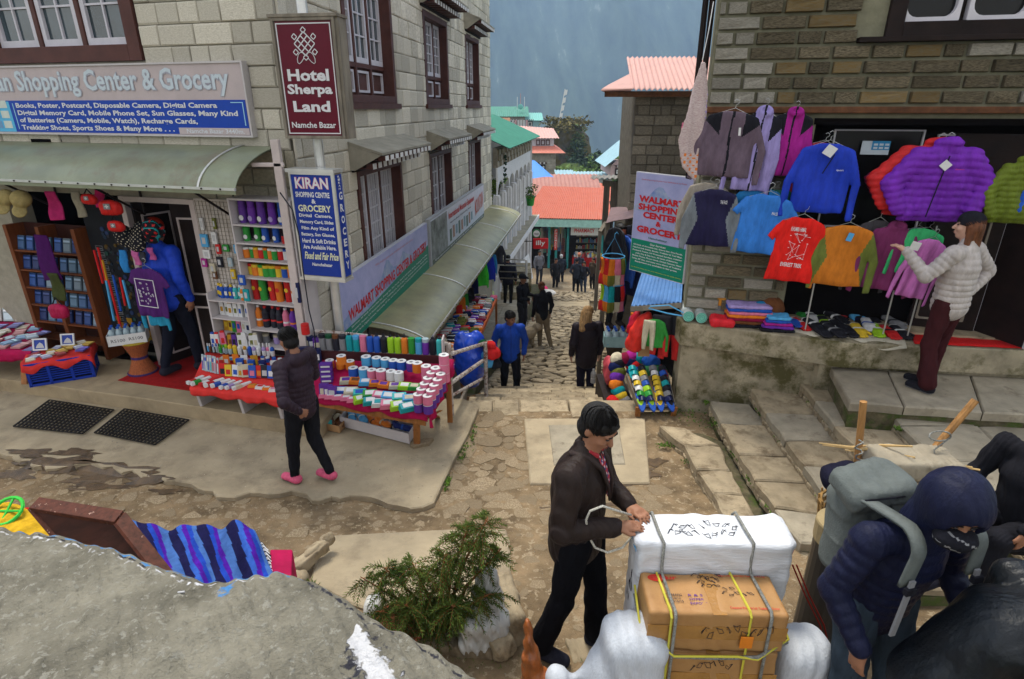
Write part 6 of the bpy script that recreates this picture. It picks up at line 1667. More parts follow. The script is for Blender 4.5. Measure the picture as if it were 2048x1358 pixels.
hang(RF,'shirt',[cloth((.25,.02,.03))],1650,285,400,.20,'pullover','red pullover mostly hidden behind the royal blue half-zip',seed=4,wd=92,tilt=8)
g4=hang(RF,'jacket',[ny((.012,.04,.42)),cloth((.2,.2,.22))],1660,286,428,.34,'half_zip_pullover','royal blue half-zip pullover with a white tag beside the shop door',seed=5,wd=122,tilt=2);price_tag(g4,.0,-.07,'white',.09,.1,-.06,.5)
(MB().box(-.004,.004,-.003,.003,-.2,0)).build('zip',blk('black'),g4,loc=(.05,-.05,-.1),rot=(0,.35,0));letter(g4,'sport',.09,.15,-.26,-.24,-.062,LT_W)
hang(RF,'puffer',[ny((.13,.01,.05))],1860,315,425,.22,'down_jacket','maroon down jacket half hidden at the left behind the purple one',seed=6,wd=150,tilt=6)
hang(RF,'puffer',[ny((.50,.02,.02))],1880,292,440,.27,'down_jacket','red down jacket showing behind the purple one',seed=7,wd=165,tilt=3)
g5=hang(RF,'puffer',[ny((.15,.02,.36))],1897,292,447,.38,'down_jacket','purple quilted down jacket with spread sleeves and a white tag',seed=8,wd=152);price_tag(g5,-.02,-.16,'white',.07,.07,-.095,.7)
(MB().box(-.004,.004,-.003,.003,-.55,0)).build('zip',blk('black'),g5,loc=(.0,-.078,-.08),rot=(0,.12,0));letter(g5,'down',.06,.13,-.2,-.185,-.088,paint((.5,.05,.2)))
hang(RF,'shirt',[cloth((.33,.29,.24))],1420,366,470,.20,'shirt','beige shirt peeping out left of the navy long-sleeve','shirt',seed=9,wd=95,tilt=5)
g6=hang(RF,'shirt',[ny((.012,.01,.045)),cloth((.16,.18,.2))],1432,378,494,.31,'long_sleeve_top','navy long-sleeved top with grey side panels, leftmost of the lower row','top',seed=10,look='side',wd=104,tilt=2);letter(g6,'THE FACE',.06,.13,-.16,-.12,-.056,LT_W)
hang(RF,'tee',[ny((.02,.2,.5))],1520,376,470,.22,'tshirt','sky blue tee behind the bright blue tee','shirt',seed=11,wd=98)
hang(RF,'tee',[ny((.01,.10,.07))],1555,378,460,.20,'tshirt','dark green tee peeping out behind the bright blue tee','shirt',seed=12,wd=95)
g7=hang(RF,'tee',[ny((.03,.17,.55))],1540,388,510,.33,'tshirt','bright blue sports tee in the lower row','shirt',seed=13,wd=112,tilt=5);letter(g7,'FACE',.05,.1,-.2,-.17,-.05,LT_W)
g8=hang(RF,'tee',[cloth((.66,.02,.015))],1608,434,566,.36,'tshirt','red tee printed with a white trekking route map','shirt',seed=14,wd=104,tilt=4)
rr=random.Random(5);b=MB();P_=[(rr.uniform(-.09,.09),-.052,rr.uniform(-.42,-.14))for _ in range(26)]
for k in range(25):
 b.tube([P_[k],P_[k+1]if(Vector(P_[k])-Vector(P_[k+1])).length<.16 else P_[k]],.0015,3);b.box(P_[k][0]-.006,P_[k][0]+.006,-.056,-.050,P_[k][2],P_[k][2]+.005)
b.build('printed_map',LT_W,g8);letter(g8,'KHUMBU HIMAL',-.1,.04,-.13,-.09,-.052,LT_W,.02);letter(g8,'EVEREST TREK',-.12,.08,-.47,-.43,-.052,LT_W,.02)
g9=hang(RF,'jacket',[cloth((.50,.16,.02)),cloth((.13,.16,.035))],1700,450,574,.37,'half_zip_fleece','orange half-zip fleece with olive side panels',seed=15,look='side',wd=114,tilt=2);price_tag(g9,.01,-.12,'light blue',.05,.09,-.06)
hang(RF,'shirt',[cloth((.06,.055,.06))],1760,440,575,.26,'pullover','charcoal marled pullover between the orange fleece and the plum top',seed=16,wd=80,tilt=3)
g10=hang(RF,'hoodie',[cloth((.17,.03,.10))],1795,452,582,.33,'hooded_top','plum marled hooded top left of the green and pink ones','top',seed=17,wd=98,tilt=5)
hang(RF,'shirt',[cloth((.2,.24,.32))],1838,455,550,.28,'long_sleeve_top','slate blue top behind the green top','top',seed=18,wd=70)
hang(RF,'shirt',[cloth((.05,.42,.15))],1858,458,555,.34,'long_sleeve_top','bright green top beside the woman in the grey jacket','top',seed=19,wd=80,tilt=12)
hang(RF,'shirt',[cloth((.52,.16,.45))],1868,478,600,.39,'long_sleeve_top','pink top right in front of the woman in the grey jacket','top',seed=20,wd=66,tilt=10)
hang(RF,'puffer',[ny((.12,.16,.015))],2052,325,450,.42,'down_jacket','olive green down jacket cut by the right edge of the picture',seed=21,wd=90)
hang(RF,'pants',[ny((.02,.10,.55))],2060,380,430,.46,'blue_garment','bright blue garment below the olive down jacket at the picture edge','jacket',seed=22,wd=40)
M_batik=mat('striped_scarf',(.48,.30,.30),rough=.8,var=.3,scale=40,stretch=(1,1,7),hue=(.62,.54,.52))
p=at(1405,120,6.1);sc=Soft(.014,.01);sc.panel([(-.01,0),(.03,-.02),(.11,-.3),(.13,-.9),(.06,-1.12),(-.1,-.98),(-.16,-.72),(-.08,-.3)],.015,.05,folds(5,.012,40))
o=obj('patterned_scarf',sc.mesh('patterned_scarf',[M_batik,C_('lilac'),C_('orange')],lambda C:np.where((C[:,2]<-.84)&(np.sin(C[:,0]*90)*np.sin(C[:,2]*90)>.5),2,np.where((C[:,0]>.085-.0*C[:,2])&(np.sin(C[:,2]*120)>.4),1,0))),None,p,(0,0,.2));tag(o,'pale pink striped scarf with round border motifs hanging at the house corner','scarf')
b=MB();b.tube([(0,0,0),(.03,0,.25),(.1,.1,.5)],.004,4);b.build('cord',M_white,o)
for(x,y,c,s_)in((1378,325,'pink',.5),(1372,275,'pink',.35),(1388,355,'green',.35)):
 o=obj('ribbon',garment_mesh('scarf',[cloth(CN[c])],int(x)),None,at(x-6,y-30,6.15),None,(s_*.5,s_,s_*.5));tag(o,'%s rag ribbon tied near the %s end of the striped scarf'%(c,{325:'lower',275:'middle',355:'very bottom'}[y]),'ribbon')
for i,(x,y0,y1)in enumerate(((1622,570,600),(1780,575,612),(1830,570,615))):
 a,z0=RF.on(x,y1,.2);z1=RF.on(x,y0-120,.2)[1];tag(MB().cyl((0,0,0),(0,0,z1-1.15),.008,n=6).build('trekking_pole',M_alu,None,loc=RF.w(a,.2,1.15)),'thin pole standing below the %s'%('red tee','plum top','green top')[i],'pole')
# goods on the ledge
LG='goods laid out on the stone ledge'
def ledge(x,y):p=atz(x,y,1.135);return p
def rolled_mat(x,y,lab):
 p=ledge(x,y)+Vector((0,.02,.065));T=thing('rolled_mat',lab,'sleeping mat',p,R(-8),group='rolled sleeping mats')
 b=MB();b.cyl((0,0,0),(0,.42,.0),.062,n=20,caps=True);b.build('foam_roll',mat('grey_foam',(.33,.36,.34),rough=.8,var=.12,scale=30),T,smooth=False)
 b=MB();sp=[((.012+.0062*t)*math.cos(t*1.9),-.004,(.012+.0062*t)*math.sin(t*1.9))for t in[i*.35 for i in range(24)]];b.cyl((0,-.003,0),(0,0,0),.060,n=20);b.build('end_face',mat('mint_foam',(.16,.48,.38),rough=.8),T)
 b=MB();b.tube(sp,.0022,4);b.build('spiral',mat('mint_dark',(.06,.25,.2),rough=.8),T)
 b=MB();b.cyl((0,.1,0),(0,.30,0),.0635,n=20,caps=False);b.build('wrapper',mat('clear_wrap',(.5,.54,.54),rough=.25,spec=.5),T)
rolled_mat(1377,645,'rolled mint and grey foam sleeping mat at the very corner of the ledge');rolled_mat(1403,648,'second rolled mint and grey foam mat, next to the sleeping bag')
p=ledge(1437,636);s=Soft(.012,.03);s.cap((0,0,.06),(0,0,.2),.082,.085);s.cap((0,0,.2),(0,0,.29),.084,.06);s.warp(lambda P:wob(P,30,.003))
o=obj('sleeping_bag',s.mesh('sleeping_bag',[ny('grey'),ny((.6,.25,.03))],lambda C:(C[:,2]>.17).astype(int)),None,p);tag(o,'packed sleeping bag, grey below and orange above, in clear plastic on the ledge','sleeping bag')
s=Soft(.01,.02);s.box((0,0,.05),(.13,.1,.05),.04);s.warp(lambda P:wob(P,22,.006));o=obj('red_pouch',s.mesh('red_pouch',[ny((.6,.02,.03))]),None,ledge(1442,650),(.1,0,-.2));tag(o,'soft bright red pouch lying in front of the sleeping bag','pouch')
def folded(name,label,p,w,d,h,m,rz=0,cat='clothes',group=LG,seed=0):
 s=Soft(.011,.015);s.box((0,0,h/2),(w/2,d/2,h/2),min(.02,h*.45));s.warp(lambda P:wob(P,26,.004,seed));o=obj(name,s.mesh(name,[m]),None,p,(0,0,rz));return tag(o,label,cat,group)
for i,(c,nm)in enumerate((('black','lowest black'),('brown','second, brown'),('maroon','third, maroon'),('orange','fourth, rust'),('pink','fifth, pale pink'),('blue','sixth, blue'),('lilac','topmost, lilac'))):
 folded('folded_sweater','%s of the folded tops stacked beside the sleeping bag'%nm,ledge(1492,650)+Vector((.01*math.sin(i*2),0,.036*i)),.46,.22,.04,cloth(CN[c]),-.15,seed=i)
for i,(c,nm)in enumerate((('black','lowest black'),('purple','second, purple'),('magenta','third, wine'),('blue','upper blue'),('light blue','topmost bright blue'))):
 folded('folded_scarf','%s of the fleece scarves stacked left of the gloves'%nm,ledge(1550,658)+Vector((0,-.02,.034*i)),.36-.03*i,.2,.036,cloth(CN[c]),-.2,seed=i+9)
s=Soft(.01,.02);s.ell((0,0,.04),(.1,.08,.07));s.ell((0,0,-.05),(.3,.3,.05),sub=True,k=.005)
def hat(name,label,p,m,rz=0,group=None,sc=1.0,brim=False):
 s=Soft(.01,.02);s.ell((0,0,.02),(.10,.09,.095));s.ell((0,0,-.06),(.2,.2,.06),sub=True,k=.005);s.cap((-.07,-.04,.012),(.07,-.04,.012),.02)
 if brim:s.ell((0,-.12,.01),(.07,.07,.012))
 s.warp(lambda P:wob(P,40,.002));o=obj(name,s.mesh(name,m if isinstance(m,list)else[m]),None,p,(0,0,rz),(sc,)*3);return tag(o,label,'hat',group)
hat('knitted_hat','brown knitted hat on top of the blue fleece stack',ledge(1540,650)+Vector((0,.05,.16)),cloth(CN['brown']),sc=1.4);hat('knitted_hat','blue knitted hat left of the brown one',ledge(1520,650)+Vector((0,.03,.12)),cloth((.02,.2,.42)),sc=1.3)
def glove_mesh(c1,c2='black'):
 k=('glove',c1,c2)
 if k in _proto:return _proto[k]
 s=Soft(.008,.012);s.box((0,0,.02),(.045,.055,.02),.018);s.box((0,.09,.02),(.038,.045,.02),.018)
 for i in range(4):s.cap((-.033+.022*i,-.04,.022),(-.036+.024*i,-.115+.012*abs(i-1.5),.018),.013,.011)
 s.cap((.04,.02,.02),(.075,-.045,.018),.015,.012)
 me=s.mesh('glove',[ny(c1),ny(c2)],lambda C:((np.abs(C[:,1]-.02)<.012)|(C[:,1]>.115)).astype(int));_proto[k]=me;return me
gl_=[(1580,652,'blue','white'),(1600,655,'red','white'),(1622,640,'white','black'),(1628,660,'black','white'),(1650,652,'black','lime'),(1655,664,'black','black'),(1672,645,'black','white'),(1682,660,'black','white'),(1694,668,'black','black'),(1704,640,'light blue','black'),(1716,668,'yellow','white'),(1720,650,'black','navy'),(1734,660,'white','blue'),(1752,668,'lime','white'),(1778,672,'red','black'),(1668,634,'red','black'),(1600,634,'green','black'),(1740,642,'black','black'),(1786,655,'grey','black'),(1800,672,'black','white'),(1640,668,'black','black'),(1668,672,'black','grey')]
GL_={(1628,660):'middle of the cluster',}
for i,(x,y,c,d)in enumerate(gl_):
 o=obj('glove',glove_mesh(c,d),None,ledge(x,y)+Vector((0,0,.012+.02*(i%3==0))),(.1,0,random.uniform(-.35,.35)),(1.3,)*3)
 tag(o,'%s glove with %s trim, number of place %s along the ledge'%(c,d,ORD[i%20].replace(' from the left',''))if False else '%s glove with %s cuff, %s row, %s'%(c,d,'front' if y>662 else('middle' if y>648 else 'back'),('left end of the gloves','left part of the gloves','centre of the gloves','right part of the gloves','right end of the gloves')[min(4,int((x-1575)/46))]),'glove','gloves laid out on the ledge')
def lay(name,label,px,z,m,wave=.006,cat='cloth',nu=40,nv=8,hangf=0.0):
 P=[atz(x,y,z)for x,y in px];b=MB()
 def fn(u,v):
  p=P[0].lerp(P[1],u).lerp(P[3].lerp(P[2],u),v);p.z+=wave*(1+math.sin(u*37+5*v))*.5
  if hangf and v>.86:p.z-=hangf*(v-.86)/.14*(.6+.4*math.sin(u*23));p.y-=.01+.02*(v-.86)*5
  return tuple(p)
 b.grid(fn,nu,nv);o=b.build(name,m,None,smooth=True);q=o.modifiers.new('thick','SOLIDIFY');q.thickness=.004;return tag(o,label,cat)
lay('sack_cloth','stained white sack cloth spread under the gloves and hanging over the ledge',[(1500,618),(1800,648),(1812,692),(1475,655)],1.136,mat('sack_cloth',(.46,.42,.33),rough=.9,var=.2,dirt=(.12,.1,.07),dirt_scale=14,dirt_lo=.56,dirt_hi=.66),hangf=.07)
lay('red_carpet','bright red carpet strip on the ledge in front of the shop door',[(1800,638),(2075,652),(2100,700),(1830,688)],1.137,mat('red_carpet',(.50,.012,.012),rough=.95,var=.15,scale=60,bump=.6,bscale=200),.004,'carpet')
for i,(x,y,w,h)in enumerate(((1765,645,.1,.01),(1785,640,.12,.012),(1800,655,.1,.01),(1775,660,.08,.01))):tag(MB().box(-w/2,w/2,-.05,.05,0,h).build('packaged_sunglasses',mat('shiny_pack',(.2,.2,.22),rough=.15,var=.5,scale=20,spec=.6),None,loc=ledge(x,y),rot=(0,0,.3*i)),'shiny plastic packet %s beside the gloves'%('nearest the red carpet','furthest back','at the right end','in the middle')[i],'packet')
# left shop: books, bags, hats
M_rack=mat('rack_wood_shaded',(.15,.042,.012),rough=.5,var=.25,scale=6,stretch=(4,4,.6))  # wood colour darkened to include the shade under the awning
BR=thing('book_rack','tall orange wooden rack of blue books at the left end of the shop','bookcase',(FL.p[0],FL.p[1],0),FL.rz)
aL,aR=-1.9,-.78
b=MB()
for a in(aL,-1.36,aR):m=MB();m.box(a-.03,a+.03,-.12,.12,.25,2.0);m.build('upright',M_rack,BR)
m=MB();m.box(aL,aR,.1,.12,.25,2.0);m.build('back',mat('rack_back',(.04,.01,.006),rough=.8),BR)
zr=[1.92,1.66,1.42,1.18,.94,.7]
for z in zr:m=MB();m.box(aL,aR,-.11,.1,z-.26,z-.24);m.build('shelf',M_rack,BR)
BC=[(.01,.03,.12),(.015,.05,.18),(.03,.07,.16),(.01,.02,.08),(.06,.11,.17),(.12,.16,.2)]  # book covers kept dark, awning shade included in the colours
rk=random.Random(77)
def book(p,rx,rz,w,h,t,c,label,group,title=True,rot=None):
 key=('book',c,round(w,3),round(h,3))
 if key not in _proto:
  b=MB();b.box(-w/2,w/2,-.0,t,0,h,paint(c));b.box(-w*.42,w*.42,-.003,0,h*.72,h*.86,paint(tuple(min(1,v*3+.05)for v in c)));b.box(-w*.4,w*.4,-.003,0,h*.12,h*.6,paint(tuple(min(1,v*1.6+.02)for v in c)));b.box(-w/2+.004,w/2-.004,.004,t-.004,h,h+.001,C_('cream'));_proto[key]=b.mesh('book')
 return tag(obj('book',_proto[key],None,p,rot or(rx,0,rz)),label,'book',group)
for r_,z in enumerate(zr[:5]):
 for i in range(7):
  a=aL+.1+i*.15+(0.02 if i>3 else 0)
  c=rk.choice(BC);book(FL.w(a,.07,z-.24),-.25,FL.rz+rk.uniform(-.06,.06),.12,.18,.02,c,'bluish book in row %s of the orange rack, %s'%(('one','two','three','four','five')[r_],ORD[i]),'books in the orange rack')
def cap_hat(name,label,p,m,rz,tilt=.6,sc=1.0,group=None):
 s=Soft(.01,.015);s.ell((0,0,0),(.09,.1,.075));s.ell((0,-.13,-.03),(.065,.085,.014));s.ell((0,.0,-.08),(.075,.085,.06),sub=True,k=.005)
 o=obj(name,s.mesh(name,[m]),None,p,(tilt,.3,rz),(sc,)*3);return tag(o,label,'cap',group)
kh=cloth((.28,.22,.09))
cap_hat('cap','khaki cap, the left of two hanging under the awning',at(12,395,6.6),kh,.4,.8);cap_hat('cap','khaki cap with a hanging tag, the right of two under the awning',at(42,398,6.6),kh,.6,.8,1.1)
def bag_soft(name,label,p,r,m,cat='bag',strap=True,seed=0,rot=None,h=.012):
 s=Soft(h,.03);s.ell((0,0,0),r);s.box((0,0,-r[2]*.15),(r[0]*.85,r[1]*.8,r[2]*.7),.03);s.warp(lambda P:wob(P,20,.006,seed));o=obj(name,s.mesh(name,m if isinstance(m,list)else[m]),None,p,rot)
 if strap:b=MB();b.tube([(-r[0]*.5,0,r[2]*.8),(0,0,r[2]*1.7),(r[0]*.5,0,r[2]*.8)],.008,5);b.build('strap',blk('black'),o)
 return tag(o,label,cat)
for x,y,d,sc,lab in((222,415,6.5,1.0,'large red first-aid bag with a white cross under the awning'),(232,452,6.55,.75,'small red first-aid bag with a white cross below the large one'),(178,398,6.55,.7,'red bag hanging left of the large first-aid bag')):
 o=bag_soft('first_aid_bag',lab,at(x,y,d),(.12*sc,.06*sc,.09*sc),ny((.5,.015,.012)))
 q=MB();q.box(-.035*sc,.035*sc,-.07*sc,-.064*sc,-.01,.05*sc,C_('grey'));q.box(-.006,.006,-.072*sc,-.07*sc,.0,.04*sc,C_('white'));q.box(-.02*sc,.02*sc,-.072*sc,-.07*sc,.014*sc,.026*sc,C_('white'));q.build('cross_patch',None,o)
for x,y0,y1,c,w,lab,sd in((100,382,440,(.5,.03,.16),34,'bright pink scarf hanging under the awning',1),(150,382,435,(.3,.27,.2),22,'grey fabric strip hanging beside the first-aid bags',2),(195,380,415,(.5,.02,.12),26,'short pink cloth behind the first-aid bags',3),(78,470,560,(.06,.01,.09),50,'dark purple cloth hanging beside the book rack',4),(105,545,600,(.05,.06,.02),46,'dark green rucksack hanging beside the book rack',5)):
 a,z0=FL.on(x,y0,.35);z1=FL.on(x,y1,.35)[1];o=obj('hanging_cloth',garment_mesh('scarf',[cloth(c)],sd),None,FL.w(a,.35,z0),(0,0,FL.rz),(w/170/.13,1,(z0-z1)/.62));tag(o,lab,'cloth')
o=bag_soft('pink_bag','small pink bag with yellow straps hanging low beside the book rack',at(118,622,6.6),(.11,.05,.1),[ny((.35,.01,.06)),ny((.5,.35,.02))]);
PB=thing('badge_board','dark board densely covered with round badges, patches and small flags','display board',(FL.p[0],FL.p[1],0),FL.rz)
b=MB();b.box(-.72,-.05,.02,.05,.5,2.35);b.build('board',mat('badge_board_dark',(.012,.013,.016),rough=.8),PB)
for i in range(13):
 z=1.72-i*.085;a=-.64+i*.006;m=MB();frame_rect(m,a,a+.11,z,z+.06,.004,.012,.02);m.box(a+.01,a+.1,.013,.02,z+.02,z+.03);m.build('name_patch',C_('grey'),PB)
for i in range(110):
 a=rk.uniform(-.5,-.08);z=rk.uniform(.55,2.0);m=MB();r_=rk.uniform(.016,.032);m.cyl((a,.02,z),(a,.008,z),r_,n=10)
 m.build('badge',paint(rk.choice([(.02,.04,.12),(.015,.03,.06),(.03,.03,.04),(.1,.06,.01),(.02,.06,.05),(.02,.02,.03)])),PB)  # badge colours lowered to carry the awning's shade
for i in range(22):
 a=rk.uniform(-.62,-.1);z=.5+.07*(i//5)+rk.uniform(-.02,.02);m=MB();m.add([(a,.0,z),(a+.09,.0,z),(a+.09,.0,z+.05),(a+.045,-.0,z-.05),(a,.0,z+.05)],[(0,1,2,4),(0,3,1)]);m.build('pennant',paint(rk.choice([(.3,.16,.01),(.25,.1,.01),(.06,.02,.01)])),PB)
for i,(x,y0,y1,c)in enumerate(((188,500,565,'red'),(196,495,560,'red'),(212,560,640,'light blue'),(217,560,650,'red'),(226,550,620,'blue'),(240,555,610,'red'),(246,560,615,'light blue'),(205,520,560,'amber'))):
 a,z0=FL.on(x,y0,.2);z1=FL.on(x,y1,.2)[1];o=MB().box(-.012,.012,-.008,.008,z1-z0,0).build('lanyard',cloth(CN[c]),None,loc=FL.w(a,.2,z0),rot=(0,.04*(i%3),FL.rz));tag(o,'%s lanyard, %s of those hanging on the badge board'%(c,ORD[i]),'lanyard','lanyards')
s=Soft(.012,.03)
for i in range(9):s.ell((rk.uniform(-.11,.11),rk.uniform(-.05,.05),rk.uniform(-.09,.07)),(.075,.06,.1))
o=obj('spotted_headscarves',s.mesh('spotted_headscarves',[blk('black'),C_('cream')],lambda C:(((np.sin(C[:,0]*130)*np.sin(C[:,2]*130+C[:,1]*60))>.72)).astype(int)),None,FL.P(265,472,.3));tag(o,'bunch of black headscarves with pale polka dots hanging by the door','scarf')
s=Soft(.012,.03)
for i in range(8):s.ell((rk.uniform(-.09,.09),rk.uniform(-.05,.05),rk.uniform(-.09,.07)),(.06,.05,.09))
o=obj('patterned_headscarves',s.mesh('patterned_headscarves',[blk('black'),C_('red'),C_('teal')],lambda C:np.where(np.sin(C[:,0]*70)*np.sin(C[:,2]*70)>.6,1,np.where(np.sin(C[:,2]*55+C[:,1]*80)>.85,2,0))),None,FL.P(305,460,.28));tag(o,'bunch of dark headscarves with red and green motifs right of the spotted ones','scarf')
for x,y0,y1,c,lab in((243,500,545,(.03,.2,.5),'blue patterned pouch hanging under the spotted scarves'),(270,500,530,(.5,.12,.3),'pink tie hanging under the spotted scarves'),(282,503,525,(.04,.04,.05),'black bandana with white marks under the scarves'),(300,495,520,(.4,.08,.25),'magenta pouch hanging right of the pink tie')):
 a,z0=FL.on(x,y0,.3);z1=FL.on(x,y1,.3)[1];o=obj('pouch',garment_mesh('scarf',[cloth(c)],int(x)),None,FL.w(a,.3,z0),(0,0,FL.rz),(.9,1,(z0-z1)/.62));tag(o,lab,'pouch')
pt_=hang(FL,'tee',[cloth((.075,.02,.13))],290,535,632,.34,'tshirt','dark purple tee with a white framed print hanging in the left shop doorway','shirt',seed=23,wd=92,tilt=2)
b=MB();frame_rect(b,-.13,.13,-.48,-.13,.008,-.058,-.054);b.build('print_frame',LT_W,pt_);b=MB()
for k in range(30):x,z=rk.uniform(-.1,.1),rk.uniform(-.44,-.17);b.box(x-.012,x+.012,-.057,-.054,z,z+.004);b.box(x,x+.004,-.057,-.054,z-.012,z+.012)
b.build('printed_map',LT_W,pt_)
hang(FL,'shirt',[cloth((.03,.28,.45))],300,570,650,.28,'tshirt','turquoise tee showing below the dark purple tee','shirt',seed=24,wd=60)
DS=thing('woven_stool','waisted woven cane stool standing on the stoop by the shop door','stool',atz(276,752,.22))
DS.location.y+=.12
M_cane=mat('cane',(.30,.085,.03),rough=.7,var=.35,scale=9,stretch=(14,14,1),bump=.5,bscale=40)
b=MB();b.lathe([(.165,0),(.17,.02),(.15,.05),(.10,.17),(.09,.22),(.10,.27),(.15,.40),(.165,.43),(.16,.44)],24);b.build('cane_body',M_cane,DS,smooth=True)
b=MB();b.lathe([(.172,0),(.176,.02),(.168,.03)],24);b.lathe([(.093,.2),(.096,.22),(.093,.24)],24);b.build('band',cloth((.05,.03,.12)),DS);b=MB();b.lathe([(.168,.425),(.178,.435),(.16,.445)],24);b.build('rim',cloth((.35,.25,.03)),DS)
CT=thing('water_carton','white cut-down carton of water bottles marked RS 100 on the woven stool','box',(DS.location.x-.06,DS.location.y-.02,.665),R(25))
b=MB();w,d,h=.21,.13,.13
for(x0,x1,y0,y1)in((-w,w,-d,-d+.006),(-w,w,d-.006,d),(-w,-w+.006,-d,d),(w-.006,w,-d,d)):m=MB();m.box(x0,x1,y0,y1,0,h);m.build('side',C_('white'),CT)
m=MB();m.box(-w,w,-d,d,-.004,.0);m.build('bottom',C_('white'),CT)
letter(CT,'RS100',-.17,-.02,.04,.08,-d-.001,LT_B,0);letter(CT,'RS100',.02,.17,.045,.085,-d-.001,LT_B,0)
for i in range(5):
 for j in range(2):q=CT.matrix_basis if False else Matrix.Translation(CT.location)@Matrix.Rotation(R(25),4,'Z');put('water','blue','clear',q@Vector((-.16+i*.078,-.05+j*.09,.004)),0,1.25,'blue capped water bottle in the white carton, %s, %s row'%(ORD[i],('front','back')[j]),'bottle','water bottles in the carton')
cp=atz(118,762,.22);CRX=thing('blue_crate','blue slatted plastic crate upside down at the end of the book table','crate',(cp.x-.02,cp.y+.16,.22),R(28))
M_crate=mat('crate_blue',(.01,.035,.30),rough=.4,var=.1)
w,d,h=.34,.22,.30
m=MB();m.box(-w,w,-d,d,.0,.03);m.box(-w,w,-d,d,h-.03,h);m.build('rim',M_crate,CRX,bevel=.006)
for k in range(1,8):m=MB();z=.03+k*.03;m.box(-w+.01,w-.01,-d+.005,-d+.02,z,z+.014);m.box(w-.02,w-.005,-d+.01,d-.01,z,z+.014);m.box(-w+.005,-w+.02,-d,d,z,z+.014);m.build('slat',M_crate,CRX)
for x in(-w+.02,-w/3,w/3,w-.02):m=MB();m.box(x-.015,x+.015,-d,-d+.03,0,h);m.build('upright',M_crate,CRX)
for y in(-d+.02,0,d-.02):m=MB();m.box(w-.03,w,y-.015,y+.015,0,h);m.build('upright',M_crate,CRX)
m=MB();m.box(-w+.03,w-.03,-d+.03,d-.02,.03,h-.01);m.build('inside',M_dark,CRX)
Mq=Matrix.Translation(CRX.location)@Matrix.Rotation(R(28),4,'Z')
b=MB();b.grid(lambda u,v:(-w-.02+(2*w+.05)*u,-d-.03+(2*d+.05)*v,h+.012+.006*math.sin(u*30+v*9)-(.09+.04*math.sin(u*13)if v==0 else 0)-(.07 if u==1 else 0)),30,12)
o=b.build('red_cloth',M_redcl,None,smooth=True);o.matrix_world=Mq;sd_=o.modifiers.new('t','SOLIDIFY');sd_.thickness=.004;tag(o,'red cloth over the upturned blue crate','cloth')
for i in range(16):
 u,v=-.27+.17*(i%4)+rk.uniform(-.03,.03),-.15+.09*(i//4)
 c=rk.choice([(.4,.25,.05),(.3,.3,.4),(.25,.05,.05),(.1,.08,.3),(.45,.4,.3)]);book(Mq@Vector((u,v,h+.02+.012*(i%4))),0,0,.1,.14,.014,c,'small souvenir book, %s row, %s, on the red clothed crate'%(('front','second','third','back')[i//4],ORD[i%4]),'souvenir books on the crate',rot=(R(-90),0,rk.uniform(0,1)))
for u,v,lab in((-.2,.1,'white framed picture of a snow peak, the left one on the crate'),(.08,.14,'white framed blue picture, the right one on the crate')):
 T=thing('picture_frame',lab,'picture',Mq@Vector((u,v,h+.05)),R(10),rot=(R(-20),0,R(10)));m=MB();frame_rect(m,-.08,.08,0,.15,.018,-.01,.01);m.build('frame',C_('white'),T);m=MB();m.box(-.065,.065,-.002,.004,.015,.135);m.build('print',paint((.03,.06,.3)),T);m=MB();m.add([(-.05,-.004,.03),(.05,-.004,.03),(.03,-.004,.08),(0,-.004,.1),(-.03,-.004,.07)],[(0,1,2,3,4)]);m.build('peak',C_('silver'),T)
BT=thing('book_table','book table with an orange leg under a magenta cloth at the far left','table')
k1,k2,k3,k4=atz(-120,706,.55),atz(62,706,.55),atz(95,640,.58),atz(-80,640,.58)
slabpts(k1,k2,k3,k4,.03,M_wood,'table_top',BT)
leg(atz(50,768,.22),k2+Vector((-.18,.1,-.03)),.035,BT);leg(atz(-40,768,.22),k1+Vector((.1,.1,-.03)),.035,BT)
cloth_sheet('magenta_cloth','magenta cloth over the book table at the far left',M_mag,(k1,k2),(k4,k3),lambda u:.1+.02*math.sin(u*11))
for i in range(35):
 u,v=(i%7+rk.uniform(.2,.8))/7,(i//7+rk.uniform(.2,.8))/7;p=k1.lerp(k2,u).lerp(k4.lerp(k3,u),v)+Vector((0,0,.012+.014*(i%3)))
 book(p,0,0,.13,.19,.016,rk.choice([(.35,.42,.48),(.2,.3,.42),(.42,.38,.3),(.15,.15,.3),(.4,.2,.2)]),'paperback lying flat, %s row, %s, on the far left book table'%(('back','fourth','third','second','front')[4-i//7],ORD[i%7]),'paperbacks lying on the book table',rot=(R(-90),0,rk.uniform(-.5,.9)))
for i,(c,t)in enumerate((((.35,.03,.12),''),((.42,.40,.38),'LIFE FOR DEAD'),((.38,.45,.48),''),((.45,.42,.38),''),((.45,.44,.42),'LIFE FOR DEAD'))):
 p=k4.lerp(k3,.38+i*.13)+Vector((-.02,-.1,.02));o=book(p,-.3,.1,.13,.19,.03,c,('pink book standing at the front of the book table','white book with black title words, the left of two alike','pale blue book beside the white title book','plain beige book in the middle of the book table','white book with black title words, the right of two alike')[i],'upright books on the book table')
 if t:
  for j,w_ in enumerate(t.split()):letter(o,w_,-.045,.045,.14-j*.045,.165-j*.045,-.005,LT_B,.01)
for i in range(5):
 p=k4.lerp(k3,.2+i*.19)+Vector((0,.05,.1));book(p,-.25,.05,.15,.21,.03,((.04,.1,.35),(.35,.03,.04),(.04,.25,.5),(.05,.3,.5),(.4,.38,.35))[i],'%s mountain book in the back row of the book table, %s'%(('navy','red','blue','sky blue','beige')[i],ORD[i]),'mountain books in the back row')
